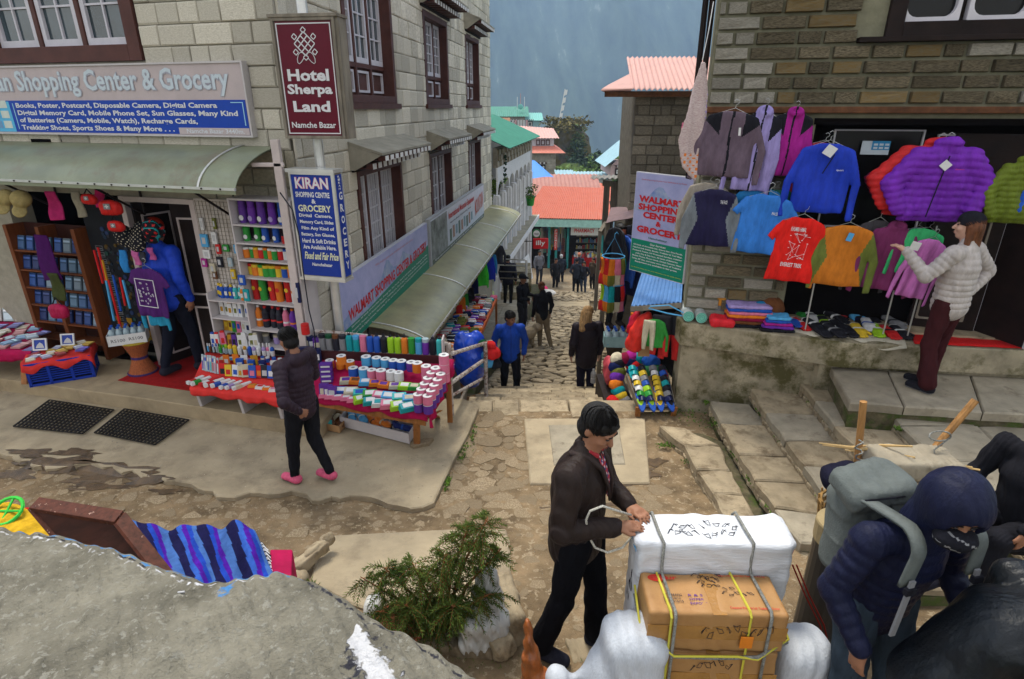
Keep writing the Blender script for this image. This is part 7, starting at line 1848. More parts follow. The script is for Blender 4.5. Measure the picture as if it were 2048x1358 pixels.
# stalls down the lane, left
def soft_item(name,label,cat,p,r,m,seed=0,group=None,rot=None,h=.014):
 s=Soft(h,.03);rd=random.Random(seed);s.ell((0,0,0),r)
 for i in range(4):s.ell((rd.uniform(-.5,.5)*r[0],rd.uniform(-.5,.5)*r[1],rd.uniform(-.6,.6)*r[2]),[v*.55 for v in r])
 s.warp(lambda P:wob(P,22,.008,seed));o=obj(name,s.mesh(name,m if isinstance(m,list)else[m]),None,p,rot);return tag(o,label,cat,group)
ST=thing('lane_stall_table','long narrow wooden stall table with an orange edge under the lane awning','table')
q1,q2,q3,q4=at(905,700,8.1),at(945,668,8.6),at(975,614,12.5),at(925,614,12.7)
s1,s2=at(880,722,7.5),at(932,722,7.7)
q=[Vector((-1.35,7.6,-.05)),Vector((-.72,7.6,-.12)),Vector((-.35,12.3,-.5)),Vector((-.98,12.3,-.45))]
slabpts(q[0],q[1],q[2],q[3],.03,M_wood,'table_top',ST)
b=MB();b.hexa([tuple(q[1]+Vector((0,0,-.06))),tuple(q[1]+Vector((.03,0,-.06))),tuple(q[2]+Vector((.03,0,-.06))),tuple(q[2]+Vector((0,0,-.06))),tuple(q[1]+Vector((0,0,.02))),tuple(q[1]+Vector((.03,0,.02))),tuple(q[2]+Vector((.03,0,.02))),tuple(q[2]+Vector((0,0,.02)))]);b.build('edge',paint((.6,.12,.03)),ST)
for k in(0,1,2,3):leg((q[k].x,q[k].y,-1.7),q[k]-Vector((0,0,.03)),.025,ST)
PAL=['red','blue','purple','orange','white','black','olive','grey','teal','cream','maroon','navy','pink','brown']
for i in range(84):
 r_=i//4;c_=i%4;u=(c_+.5)/4+rk.uniform(-.06,.06);v=(r_+.5)/21
 p=q[0].lerp(q[1],u).lerp(q[3].lerp(q[2],u),v)+Vector((0,0,.005));c=rk.choice(PAL)
 w,d_,h_=rk.uniform(.06,.09),rk.uniform(.08,.11),rk.uniform(.02,.06)
 key=('fold',c);
 if key not in _proto:
  s=Soft(.012,.01);s.box((0,0,.5*.05),(.075,.095,.025),.018);s.warp(lambda P:wob(P,30,.004));_proto[key]=s.mesh('folded_scarf',[cloth(CN[c]),cloth(CN[rk.choice(PAL)])],lambda C:(np.abs(C[:,1])<.02).astype(int))
 o=obj('folded_scarf',_proto[key],None,p,(0,0,rk.uniform(-.3,.3)),(1,1,rk.uniform(.7,1.6)))
 tag(o,'%s folded wool item on the lane table, %s section, %s'%(c,('nearest','near','middle','far','farthest')[min(4,r_//4)],('wall side','inner side','outer side','lane side')[c_]),'scarf','folded woollens on the lane table')
hang(SL,'jacket',[ny((.04,.50,.03)),blk('black')],962,525,574,.85,'jacket','bright green zipped jacket hanging under the lane awning',seed=41,rz=-70,wd=30)
hang(SL,'jacket',[ny((.01,.03,.45)),blk('black')],976,512,562,.85,'jacket','royal blue jacket hanging next to the green one',seed=42,rz=-60,wd=30)
hang(SL,'jacket',[ny((.02,.22,.5)),blk('black')],984,508,548,.88,'jacket','sky blue jacket behind the royal blue one',seed=43,rz=-60,wd=22)
hang(SL,'jacket',[ny((.03,.03,.045)),blk('black')],994,490,530,.88,'jacket','dark grey jacket hanging at the far end of the lane awning',seed=44,rz=-50,wd=34)
for i,(x,y0,y1,c)in enumerate(((905,650,690,'maroon'),(912,630,680,'blue'),(918,610,660,'red'),(924,595,645,'orange'),(930,588,630,'green'),(936,590,625,'black'),(895,660,700,'navy'),(942,575,610,'black'),(901,640,680,'grey'),(949,545,590,'navy'))):
 a,z0=SL.on(x,y0,.72);z1=SL.on(x,y1,.72)[1];o=obj('hanging_scarf',garment_mesh('scarf',[cloth(CN[c])],i),None,SL.w(a,.72,z0),(0,0,SL.rz-1.2),(1.3,1,(z0-z1)/.6));tag(o,'%s scarf hanging under the lane awning, %s'%(c,ORD[i]),'scarf','scarves under the lane awning')
o=soft_item('blue_plastic_bundle','large shiny blue plastic wrapped bundle behind the pipe railing','bundle',at(940,722,7.55),(.22,.22,.42),mat('blue_plastic',(.01,.06,.5),rough=.2,var=.2,spec=.5),5)
for i,(x,y,c,sc)in enumerate(((981,694,'red',.8),(984,712,'red',1.3),(972,714,'light blue',.8),(975,730,'light blue',1.2),(966,690,'dark green',.7),(990,732,'black',1.0))):
 hat('knitted_hat','%s bobble hat, %s of the bunch hanging on the railing post'%(c,ORD[i]),at(x,y,7.45),cloth(CN[c]),i,'hats on the railing post',sc)
TS=thing('lane_shoe_tray','wooden tray of dark trainers standing at the foot of the railing post','box');a_=Vector((-.52,7.5,-.85));tray(TS,a_,a_+Vector((.42,.25,0)),Vector((-.25,.5,0)),.1,M_card)
for i in range(6):p=a_+Vector((.12+.1*(i%3),.25+.2*(i//3),.06));tag(obj('trainer',shoe_mesh(('black','red','black','navy','maroon','black')[i],('red','white','grey','grey','black','blue')[i]),None,p,(0,0,.6)),'%s trainer with %s sole, %s row of the lane tray'%(('black','red','black','navy','maroon','black')[i],('red','white','grey','grey','black','blue')[i],('front','back')[i//3]),'shoe','trainers in the lane tray')
tag(MB().box(0,.04,0,.75,0,.14).build('timber_kerb',M_weath,None,loc=(-.66,6.45,-.12),rot=(-.3,0,0),bevel=.01),'worn timber edging beside the top of the lane steps','kerb')
RV=thing('white_pole_railing','white pole with thin rails across the walk beside the street vendor','railing')
vp=at(1052,600,14.6);b=MB();b.cyl((vp.x,vp.y,-3.0),(vp.x,vp.y,at(1050,520,14.6).z),.03,n=8);b.build('pole',M_white,RV)
for y in(520,532,545,558):m=MB();p0_=at(1000,y-2,17.5);p1_=at(1050,y,15.0);m.tube([p0_,p1_],.02,5);m.build('rail',M_alu if y<545 else M_weath,RV)
for i in range(3):
 b=MB();y_=19.2+i*.9;b.box(wl(y_,.0),lane_x(y_,-.1),y_,y_+1.5,-4.5,WL(y_)+.02+.25*(i+1));tag(b.build('terrace_step',M_mossw),kind='structure')
# stalls down the lane, right
BA=thing('blue_awning','small blue corrugated metal awning below the corner banner','awning')
corr(at(1262,612,6.75),at(1363,604,6.45),at(1366,548,7.15),at(1285,540,7.45),.05,.01,m=mat('blue_sheet',(.08,.2,.45),rough=.4,var=.15),parent=BA)
b=MB();pA,pB=at(1262,614,6.74),at(1363,606,6.44);b.hexa([tuple(pA-Vector((0,0,.06))),tuple(pB-Vector((0,0,.06))),tuple(pB+Vector((0,.02,-.06))),tuple(pA+Vector((0,.02,-.06))),tuple(pA),tuple(pB),tuple(pB+Vector((0,.02,0))),tuple(pA+Vector((0,.02,0)))]);b.build('edge_board',M_weath,BA)
for i,(x,y0,y1,k,c,d,look,wd,lab)in enumerate(((1345,625,720,'pants','black','red','belt',44,'black and red zip-off trousers hanging at the corner wall, the right pair'),(1325,630,712,'pants','black','red','belt',40,'black and red zip-off trousers hanging at the corner wall, the left pair'),(1312,638,695,'shirt','green','black',None,30,'bright green jacket hanging between red bag and trousers'),(1300,640,700,'pants','cream','cream',None,26,'pale khaki trousers hanging left of the green jacket'))):
 o=obj('hanging_'+('trousers' if k=='pants' else 'jacket'),garment_mesh(k,[ny(c),ny(d)],60+i,look),None,at(x,y0,6.5),(0,0,-.4));z_=(at(x,y0,6.5).z-at(x,y1,6.5).z)/GH.get(k,.69);o.scale=(wd*size_at(1,6.5,660)/.36 if k=='pants' else .5,.6,z_);tag(o,lab,'trousers' if k=='pants' else 'jacket')
o=soft_item('red_rucksack_cover','large orange red rucksack cover hanging beside the green jacket','bag',at(1280,665,6.75),(.13,.12,.28),ny((.65,.03,.02)),8,rot=(0,.35,0));
soft_item('red_bag','smaller deep red bag strapped above the large red rucksack cover','bag',at(1268,645,6.9),(.06,.08,.17),ny((.45,.01,.03)),9,rot=(0,.3,0))
hb=MB();hb.tube([(-.22,0,0),(-.2,0,.03),(0,0,.09),(.2,0,.03),(.22,0,0),(0,0,-.01)],.008,6,closed=True);o=hb.build('blue_hanger',C_('light blue'),None,loc=at(1335,625,6.35),rot=(0,.1,-.4));tag(o,'light blue plastic hanger hooked under the blue awning','hanger')
SLT=thing('slider_tray','tilted wooden tray of colourful rubber sliders at the foot of the corner wall','tray')
w0,w1,w2,w3=atz(1276,818,.0),atz(1345,812,.0),atz(1330,740,.12),atz(1250,745,.12)
w0.z,w1.z,w2.z,w3.z=-.02,-.02,.22,.22;w0=at(1276,814,6.1);w1=at(1350,814,6.1);w3=at(1252,752,6.55);w2=at(1335,752,6.55)
slabpts(w0,w1,w2,w3,.02,M_card,'board',SLT)
for p_,q_ in((w0,w1),(w0,w3),(w1,w2)):m=MB();m.hexa([tuple(p_-Vector((0,0,.05))),tuple(q_-Vector((0,0,.05))),tuple(q_+Vector((0.01,.015,-.05))),tuple(p_+Vector((.01,.015,-.05))),tuple(p_+Vector((0,0,.03))),tuple(q_+Vector((0,0,.03))),tuple(q_+Vector((.01,.015,.03))),tuple(p_+Vector((.01,.015,.03)))]);m.build('side',M_weath,SLT)
leg((w0.x+.03,w0.y+.05,-.4),w0,.03,SLT);leg((w1.x-.03,w1.y+.05,-.4),w1,.03,SLT)
cs=[['blue','blue','blue','blue'],['lime','lime','yellow','black'],['blue','blue','yellow','black'],['black','blue','blue','navy'],['grey','black','black','navy'],['black','teal','black','grey'],['teal','navy','black','red']]
d2_=[['navy','navy','navy','navy'],['green','green','yellow','grey'],['white','lime','yellow','black'],['yellow','blue','yellow','teal'],['white','grey','yellow','black'],['teal','yellow','white','blue'],['teal','black','grey','black']]
for r_ in range(7):
 for c_ in range(4):
  u=(c_+.5)/4;v=(r_+.45)/7;p=w0.lerp(w1,u).lerp(w3.lerp(w2,u),v)+Vector((0,0,.012+.01*r_));sl=(w3-w0).normalized()
  o=obj('slider',slider_mesh(cs[r_][c_]if c_!=9 else 'black',d2_[r_][c_]),None,p,(math.asin(sl.z)+.12,0,-.1+.25*(c_%2)),(.92,)*3);tag(o,'%s and %s rubber slider, %s in row %s from the front'%(cs[r_][c_],d2_[r_][c_],ORD[c_],('one','two','three','four','five','six','seven')[r_]),'slider','rubber sliders in the tilted tray')
HT_=thing('hat_stand','dark low stand heaped with knitted hats left of the slider tray','stand');p=at(1240,800,6.75);b=MB();b.box(p.x-.2,p.x+.16,p.y-.15,p.y+.8,-1.2,p.z+.0);b.build('base',M_dkwood,HT_)
for i,(x,y,c)in enumerate(((1232,738,'navy'),(1236,747,'olive'),(1234,757,'purple'),(1232,773,'orange'),(1236,785,'teal'),(1240,796,'yellow'),(1268,745,'blue'),(1266,735,'red'),(1275,722,'teal'),(1262,728,'navy'),(1250,722,'maroon'),(1234,722,'cream'),(1236,730,'black'),(1262,718,'magenta'),(1226,808,'red'),(1245,806,'grey'),(1290,722,'navy'))):
 hat('knitted_hat','%s knitted hat in the heap beside the sliders'%c if c not in('navy','teal','red')else '%s knitted hat, %s'%(c,{(1232):'topmost on the left of the heap',(1262):'behind the blue one in the heap',(1290):'at the right back of the heap',(1236):'low in the left of the heap',(1275):'at the back of the heap',(1266):'above the blue one in the heap',(1226):'lowest in the heap'}[x]),at(x,y,6.8+(800-y)*.004),cloth(CN[c]),i*.4,'knitted hats heaped beside the sliders',1.05)
soft_item('green_tarp','dark green cloth bundle behind the sliders','cloth',at(1305,748,6.75),(.2,.15,.12),ny((.01,.13,.04)),12)
soft_item('blue_cloth','blue cloth draped over the hats at the back','cloth',at(1303,725,6.85),(.12,.1,.1),ny((.01,.08,.4)),13,rot=(0,.6,0))
soft_item('coral_cloth','coral red cloth edge sticking out left of the hats','cloth',at(1216,740,7.2),(.06,.2,.2),ny((.45,.06,.08)),14)
tag(MB().box(-.07,.07,-.02,.02,0,.16).build('cardboard_label',M_card,None,loc=at(1287,712,6.7),rot=(-.1,0,0)),'cardboard sign with a small black stamp standing between clothes','card')
def round_hanger(px,py,d,label,cols,L):
 T=thing('round_hanger',label,'hanger',at(px,py,d));b=MB();b.tube([(.17*math.cos(t*.524),.17*math.sin(t*.524),0)for t in range(12)],.009,5,closed=True);b.tube([(-.15,0,0),(0,0,.28),(.15,0,0)],.005,4);b.tube([(0,0,.28),(0,0,.33),(.03,0,.36),(.05,0,.33)],.006,4);b.build('ring',C_('light blue'),T)
 for i,c in enumerate(cols):
  t=math.pi+math.pi*(i+.5)/len(cols);p=at(px,py,d)+Vector((.17*math.cos(t),.17*math.sin(t),-.01));o=obj('pouch',garment_mesh('scarf',[cloth(CN[c]),cloth(CN[PAL[(i*3)%14]])],80+i,'belt'),None,p,(0,0,t+1.57),(.9,1,L/.62));tag(o,'%s pouch, %s on the %s'%(c,ORD[i],'upper round hanger' if py<520 else 'lower round hanger'),'pouch','pouches on the round hangers')
round_hanger(1227,512,8.6,'upper light blue round hanger in the right lane stall',['orange','red','orange','pink','olive','teal'],.42)
round_hanger(1226,566,8.6,'lower round hanger in the right lane stall',['lime','light blue','teal','black','red','purple'],.42)
for i,(x,y0,y1,c,lab)in enumerate(((1262,470,590,'navy','navy jacket hanging deep in the right lane stall'),(1250,470,560,'blue','royal blue jacket hanging in the right lane stall'),(1272,450,560,'black','black jacket hanging beside the corner banner'),(1235,455,540,'black','black jacket hanging under the purple roof'))):
 p=at(x,y0,9.0);s_=(p.z-at(x,y1,9.0).z)/.69;o=obj('hanging_jacket',garment_mesh('jacket',[ny(c)],90+i),None,p,(0,0,-1.1),(s_,s_,s_));tag(o,lab,'jacket')
WC=thing('water_crate','pale blue crate of water bottles on a dark woven stool down the lane','crate',at(1229,688,8.3),R(-4));b=MB();b.box(-.17,.17,-.12,-.11,0,.16);b.box(-.17,.17,.11,.12,0,.16);b.box(-.17,-.16,-.12,.12,0,.16);b.box(.16,.17,-.12,.12,0,.16);b.box(-.17,.17,-.12,.12,-.01,0);b.build('crate_box',mat('pale_blue_crate',(.25,.4,.42),rough=.5),WC)
b=MB();b.lathe([(.15,-.32),(.16,-.3),(.1,-.17),(.14,-.02),(.14,-.01)],16);b.build('stool',mat('dark_cane',(.04,.03,.02),rough=.8,bump=.5),WC)
for i in range(3):
 for j in range(3):put('water','blue','clear',at(1229,688,8.3)+Vector((-.11+i*.11,-.07+j*.07,.01)),0,1.5,'blue water bottle in the pale blue crate, %s, row %s'%(ORD[i],('one','two','three')[j]),'bottle','water bottles in the pale blue crate')
CC=thing('sweet_crate','blue crate of sweets and batteries beside the water crate','crate',at(1253,690,8.3));b=MB();b.box(-.1,.1,-.12,.2,0,.14);b.build('crate_box',paint((.02,.04,.3)),CC)
g=MB()
for i in range(40):x,y=rk.uniform(-.09,.09),rk.uniform(-.11,.2);g.box(x,x+.02,y,y+.03,.14,.17,C_(rk.choice(['yellow','white','red','blue','green'])))
tag(g.build('sweets',None,CC),kind='stuff')
tag(MB().box(-.09,.09,-.1,.1,0,.2).build('mint_box',mat('pale_blue_crate',(.25,.4,.42)),None,loc=at(1273,690,8.1),bevel=.01),'plain mint green box at the right of the sweet crate','box')
put('lotion','purple','orange',at(1262,662,8.0),0,1.6,'purple bottle with orange cap above the mint box','bottle')
PR=thing('plum_lean_to','sloping plum coloured sheet roof over the right lane stall','roof')
corr(at(1212,446,10.5),at(1275,432,9.5),at(1276,413,11.2),at(1222,415,12.2),.6,.008,m=mat('plum_sheet',(.21,.13,.13),rough=.5),parent=PR)
for(x,y,d)in((1216,446,10.6),(1240,446,10.1)):p=at(x,y,d);m=MB();m.box(p.x-.04,p.x+.04,p.y,p.y+.08,-2.6,p.z);m.build('post',M_weath,PR)
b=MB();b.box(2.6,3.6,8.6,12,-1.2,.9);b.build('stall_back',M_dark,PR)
SR_=thing('wooden_stair','steep wooden stair with a grey plank handrail beside the right lane stall','stairs')
pa,pb2=at(1197,612,11.5),at(1208,450,12.5)
for k in range(9):
 t=k/8;x=1.95+.0+(.35)*t;y=11.0+1.6*t;z=WR(11)+.1+2.0*t;m=MB();m.box(x,x+.6,y,y+.26,z-.03,z);m.build('tread',M_weath,SR_)
pA=at(1190,620,11.0);pB=at(1200,465,11.0);pC=at(1212,446,11.2)
b=MB();b.tube([pA,pB],.045,4);b.build('handrail',M_weath,SR_);b=MB();b.tube([pB,pC],.05,4);b.build('handrail',M_weath,SR_)
PFm=thing('timber_post_frame','grey timber post frame with a brace and a thin corrugated cover','frame')
for(x0,y0,x1,y1,w)in((1208,470,1214,370,.09),(1226,420,1228,372,.09),(1228,375,1262,405,.07),(1206,366,1270,372,.09)):
 m=MB();m.tube([at(x0,y0,14.5),at(x1,y1,14.5)],w,4);m.build('beam',M_weath,PFm)
corr(at(1180,357,14.2),at(1275,357,14.2),at(1275,350,16),at(1185,350,16),.12,.02,m=mat('grey_sheet',(.2,.19,.17),rough=.7),parent=PFm)
bush('balcony_plant','leafy plant with yellow flowers spilling over the balcony rail of the white house','plant',at(997,372,20.5),(.3,.3,.38),320,.07,leaf_mat('yellow_green_leaf',(.12,.2,.02),.7),5)
T=bush('potted_plant','green pot with a feathery plant on the balcony ledge','plant',at(1061,385,25.5),(.3,.3,.3),200,.06,gm,6);b=MB();b.lathe([(.14,-.55),(.2,-.15),(.22,-.15)],12);b.build('pot',C_('green'),T)
T=thing('hanging_vine','thin green vine hanging from the balcony fascia','plant',at(1003,335,20.3));b=MB()
for k in range(40):x=rk.uniform(-.1,.1);z=rk.uniform(-.5,.4);b.add([(x,0,z),(x+.06,.02,z+.03),(x+.1,0,z),(x+.05,-.02,z-.05)],[(0,1,2,3)])
b.build('leaves',gd,T)
# ---- PEOPLE
M_skin=mat('skin',(.29,.135,.078),rough=.55,var=.1,scale=9,spec=.25);M_skinl=mat('skin_light',(.50,.29,.21),rough=.55,var=.1,scale=9,spec=.25)
M_hairb=mat('black_hair',(.007,.006,.006),rough=.5,var=.4,scale=60,stretch=(1,1,.15),bump=.6,bscale=120,spec=.22)
M_hairy=mat('fair_hair',(.33,.20,.09),rough=.5,var=.5,scale=50,stretch=(1,1,.12),bump=.6,bscale=120);M_hairr=mat('red_brown_hair',(.12,.045,.02),rough=.5,var=.5,scale=50,stretch=(1,1,.12),bump=.6,bscale=120);M_hairg=C_('silver')
JD=dict(hipL=(.09,0,.90),hipR=(-.09,0,.90),kneeL=(.10,-.03,.49),kneeR=(-.10,-.03,.49),ankL=(.10,.03,.09),ankR=(-.10,.03,.09),pel=(0,0,.97),che=(0,0,1.26),nec=(0,.01,1.45),hea=(0,-.015,1.595),shoL=(.185,0,1.385),shoR=(-.185,0,1.385),elbL=(.25,.04,1.12),elbR=(-.25,.04,1.12),wriL=(.25,-.04,.88),wriR=(-.25,-.04,.88))
PEOPLE=[]
def person(label,loc,rz,ht,pose=None,top=None,bot=None,shoe=None,hair=M_hairb,skin=M_skin,hy=0,hp=0,q=2,rib=0,hood=None,long_hair=0,cap=None,hatm=None,handL=(0,0,-1),handR=(0,0,-1),nL=(-1,0,0),nR=(1,0,0),bell=.0,fat=1.0,stripe=None,name='person',legs=True,hem=.86):
 J=dict(JD);J.update(pose or{});J={k:np.array(v,float)for k,v in J.items()}
 T=thing(name,label,'person',loc,R(rz));T.scale=(ht/1.7,)*3
 h=(.016,.0115,.0075)[q];Rh=np.array(Matrix.Rotation(R(hy),3,'Z')@Matrix.Rotation(R(hp),3,'X'))
 hd=lambda x,y,z:J['hea']+Rh@np.array((x,y,z))
 rt=np.array(Matrix.Rotation(R(hy),3,'Z')@Matrix.Rotation(R(hp),3,'X')@Matrix.Identity(3))
 s=Soft(h,.022)
 def E(c,r,k=None,sub=False):
  s.ell(hd(*c),r,k,Matrix(rt.tolist()),sub)
 E((0,.008,.03),(.072,.092,.082));E((0,-.012,-.03),(.058,.072,.078));E((0,-.04,-.088),(.032,.03,.026))
 s.cap(hd(0,-.082,.012),hd(0,-.102,-.024),.009,.015,k=.012);E((0,-.082,-.052),(.025,.012,.006),.006);E((0,-.08,-.066),(.02,.012,.007),.006)
 for g in(-1,1):
  E((g*.073,.012,-.004),(.010,.02,.031),.006);E((g*.029,-.089,.012),(.017,.010,.010),.01,True);E((g*.03,-.076,.03),(.024,.014,.007),.012);E((g*.036,-.06,-.025),(.022,.02,.02),.02)
 s.cap(J['hea']+np.array((0,.01,-.05)),J['nec']-np.array((0,0,.04)),.052,.058)
 s.cap(J['nec'],J['che'],.06,.1,sx=1.25);s.cap(J['che'],J['pel'],.1,.1,sx=1.2)
 for g in 'LR':
  s.cap(J['sho'+g],J['elb'+g],.04,.034,.02);s.cap(J['elb'+g],J['wri'+g],.034,.025,.015)
  if legs:s.cap(J['hip'+g],J['knee'+g],.07,.045);s.cap(J['knee'+g],J['ank'+g],.045,.032)
  d=np.array({'L':handL,'R':handR}[g],float);d/=np.linalg.norm(d);n=np.array({'L':nL,'R':nR}[g],float);n-=d*n.dot(d);n/=np.linalg.norm(n);sd=np.cross(d,n);w=J['wri'+g]
  if q==0:s.cap(w,w+d*.13,.028,.02,.01);continue
  s.cap(w,w+d*.075,.024,.022,.01,sx=1.6,side=sd)
  for i in range(4):
   b0=w+d*.085+sd*(.0205*(i-1.5));L=(.062,.072,.068,.052)[i];m=b0+d*L*.5+n*.006;s.cap(b0-d*.01,m,.0098,.009,.004);s.cap(m,m+d*L*.38+n*L*.34,.009,.0075,.004)
  tb=w+d*.03+sd*-.03;s.cap(tb,tb+d*.035-sd*.022+n*.012,.012,.011,.006);s.cap(tb+d*.035-sd*.022+n*.012,tb+d*.062-sd*.018+n*.02,.011,.0085,.004)
 obj('body',s.mesh('body',[skin]),T)
 if hatm is None or long_hair:
  s=Soft(h*1.1,.02)
  s.ell(hd(0,.016,.046),(.082,.098,.084),rot=Matrix(rt.tolist()))
  s.ell(hd(0,.038,-.022),(.078,.070,.070),rot=Matrix(rt.tolist()))
  s.ell(hd(0,-.105,-.03),(.074,.062,.075),k=.010,rot=Matrix(rt.tolist()),sub=True)
  for g in(-1,1):s.cap(hd(g*.05,-.035,.065),hd(g*.015,-.068,.078),.022,.014,k=.02)
  if long_hair:
   s.cap(hd(0,.05,0),hd(0,.085,-.16-long_hair),.075,.05,sx=1.3,side=Rh@np.array((1,0,0)))
   for g in(-1,1):s.cap(hd(g*.065,.02,.0),hd(g*.085,.03,-.14-long_hair),.03,.025)
  s.warp(lambda P:.0035*np.sin(P[...,0]*260+40*P[...,2])*np.sin(P[...,1]*210+P[...,2]*30))
  obj('hair',s.mesh('hair',[hair]),T)
  if q:
   rd=random.Random(ht*99);b=MB()
   for k in range(260 if q==2 else 90):
    a=rd.uniform(0,6.28);e=rd.uniform(.15,1.45);r0=(.086,.101,.086);P=[]
    for j in range(6):
     ee=e-j*.16;P.append(hd(r0[0]*math.cos(ee)*math.cos(a+.12*j),.016+r0[1]*math.cos(ee)*math.sin(a+.12*j),.046+r0[2]*math.sin(ee)))
    if P[-1][2]<hd(0,0,.01)[2]and math.sin(a)<-.2:P=P[:4]
    if P[3][2]>hd(0,0,.012)[2]or math.sin(a)>0:b.tube([tuple(v)for v in P],[.0035,.004,.004,.0035,.003,.001][:len(P)],3)
   if b.v:b.build('hair_strands',hair,T)
 if hatm is not None:
  s=Soft(h*1.1,.015);s.ell(hd(0,.012,.052),(.088,.106,.09),rot=Matrix(rt.tolist()));s.ell(hd(0,-.02,-.085),(.2,.2,.1),k=.008,rot=Matrix(rt.tolist()),sub=True)
  if cap:s.cap(hd(0,-.09,.035),hd(0,-.15,.022),.045,.035,k=.01,sx=1.0);s.ell(hd(0,-.13,-.02),(.1,.1,.038),k=.004,sub=True)
  obj('hat',s.mesh('hat',[hatm]),T)
 if q:
  for g in(-1,1):
   b=MB();b.sphere(tuple(hd(g*.029,-.080,.010)),.010,n=8,k=(1.2,1,.55));b.build('eye',mat('eye_dark',(.015,.01,.01),rough=.2,spec=.5),T,smooth=True)
   b=MB();b.tube([tuple(hd(g*.014,-.089,.03)),tuple(hd(g*.03,-.090,.035)),tuple(hd(g*.047,-.078,.03))],.0035,5);b.build('eyebrow',M_hairb,T)
  b=MB();b.tube([tuple(hd(-.02,-.090,-.058)),tuple(hd(0,-.0955,-.059)),tuple(hd(.02,-.090,-.058))],.0028,5);b.build('mouth',paint((.2,.05,.04)),T)
 if top is not None:
  s=Soft(h*1.05,.03);sh=(J['shoL']-J['shoR']);sh=sh/np.linalg.norm(sh)
  s.cap(J['nec']-np.array((0,0,.055)),J['che'],.085*fat,.128*fat,sx=1.3,side=sh,rib=rib,pitch=.055);s.cap(J['che'],J['pel']+(J['pel']-J['che'])*.36,.128*fat,.13*fat,sx=1.22,side=sh,rib=rib,pitch=.055)
  for g in 'LR':
   s.cap(J['nec']-np.array((0,0,.07)),J['sho'+g],.06,.066*fat,.03);s.cap(J['sho'+g],J['elb'+g],.068*fat,.056*fat,.02,rib=rib,pitch=.05);s.cap(J['elb'+g],J['wri'+g],.056*fat,.042*fat,.015,rib=rib,pitch=.05)
  s.cap(J['nec']-np.array((0,0,.03)),J['nec']+np.array((0,.0,.02)),.072,.068,k=.015)
  s.ell(J['nec']+np.array((0,-.03,.05)),(.052,.056,.05),k=.004,sub=True)
  if hood=='down':s.ell(J['nec']+np.array((0,.075,-.03)),(.12,.065,.075));s.ell(J['nec']+np.array((0,.05,.05)),(.07,.05,.05),k=.01,sub=True)
  if hood=='up':
   s.ell(hd(0,.02,.03),(.122,.13,.14),rot=Matrix(rt.tolist()),k=.03);s.cap(hd(0,.03,-.04),J['nec'],.105,.10);s.ell(hd(0,-.13,-.03),(.076,.10,.098),k=.012,rot=Matrix(rt.tolist()),sub=True)
  s.warp(lambda P:wob(P,17,.0032 if rib else .0055,rz%7));mf=None;mm=[top]
  if stripe is not None:mm=[top,stripe];mf=lambda C:(np.abs(C[:,0])<.006)&(C[:,1]<0)
  obj('jacket',s.mesh('jacket',mm,mf),T)
 if bot is not None and legs:
  s=Soft(h*1.1,.035);s.ell(J['pel']-np.array((0,0,.03)),(.155,.125,.12))
  for g in 'LR':
   s.cap(J['hip'+g],J['knee'+g],.098,.067,.03);s.cap(J['knee'+g],J['ank'+g]+np.array((0,0,.01)),.067,.048+bell,.02)
   s.cap(J['ank'+g]-np.array((0,0,.07)),J['ank'+g]-np.array((0,0,.16)),.2,.2,k=.003,sub=True)if False else None
  s.warp(lambda P:wob(P,20,.005,rz%5));obj('trousers',s.mesh('trousers',[bot]),T)
 if legs:
  for g in 'LR':
   a=J['ank'+g];k=J['knee'+g];f=np.array((0,-1,0.));s=Soft(h,.02)
   s.cap(a+(0,.03,-.045),a+(0,-.15,-.058),.047,.040,sx=1.15);s.cap(a+(0,0,.0),a+(0,0,-.04),.042,.045);s.ell(a+(0,-.05,-.2),(.3,.4,.115),k=.004,sub=True)
   obj('shoe',s.mesh('shoe',[shoe or M_dkwood,C_('grey')if q==2 else(shoe or M_dkwood)],lambda C:C[:,2]<a[2]-.07),T)
 return T
def pz(px,py,z):return atz(px,py,z)
pk=cloth
person('woman in a black quilted jacket and pink trainers walking past the toiletries',pz(626,962,.055),-118,1.56,dict(ankL=(.10,-.14,.09),ankR=(-.09,.17,.12),kneeL=(.10,-.09,.49),kneeR=(-.09,.0,.49),elbL=(.33,.16,1.12),wriL=(.20,.19,.97),elbR=(-.25,-.05,1.12),wriR=(-.2,-.2,1.0),hea=(0,-.05,1.585),nec=(0,-.01,1.45)),ny((.03,.018,.028)),pk((.012,.012,.015)),ny((.62,.10,.19)),hp=14,hy=-8,rib=.010,hood='down',handL=(-.7,.0,-.5),nL=(0,-1,0),handR=(.2,-.9,-.3),fat=1.0)
pm=person('young man in a dark brown jacket and black trousers tying rope round the white bundle',pz(1148,1302,.30),62,1.70,dict(ankL=(.11,-.10,.09),ankR=(-.12,.17,.09),kneeL=(.11,-.07,.49),kneeR=(-.11,.05,.48),pel=(0,.03,.95),che=(0,.02,1.25),nec=(0,-.01,1.44),hea=(0,-.065,1.585),shoL=(.19,.0,1.38),shoR=(-.19,.0,1.38),elbL=(.26,-.03,1.12),elbR=(-.27,.0,1.11),wriL=(.10,-.23,1.10),wriR=(-.09,-.22,1.09)),cloth((.022,.014,.012),'nylon'),pk((.006,.006,.008)),blk('dark'),hp=28,hy=-12,handL=(-.45,-.75,.1),nL=(0,0,-1),handR=(.35,-.8,.15),nR=(0,0,-1),fat=1.12,bell=.025)
b=MB();SQ_=[paint((.35,.03,.04)),paint((.03,.04,.16)),paint((.5,.42,.42))]
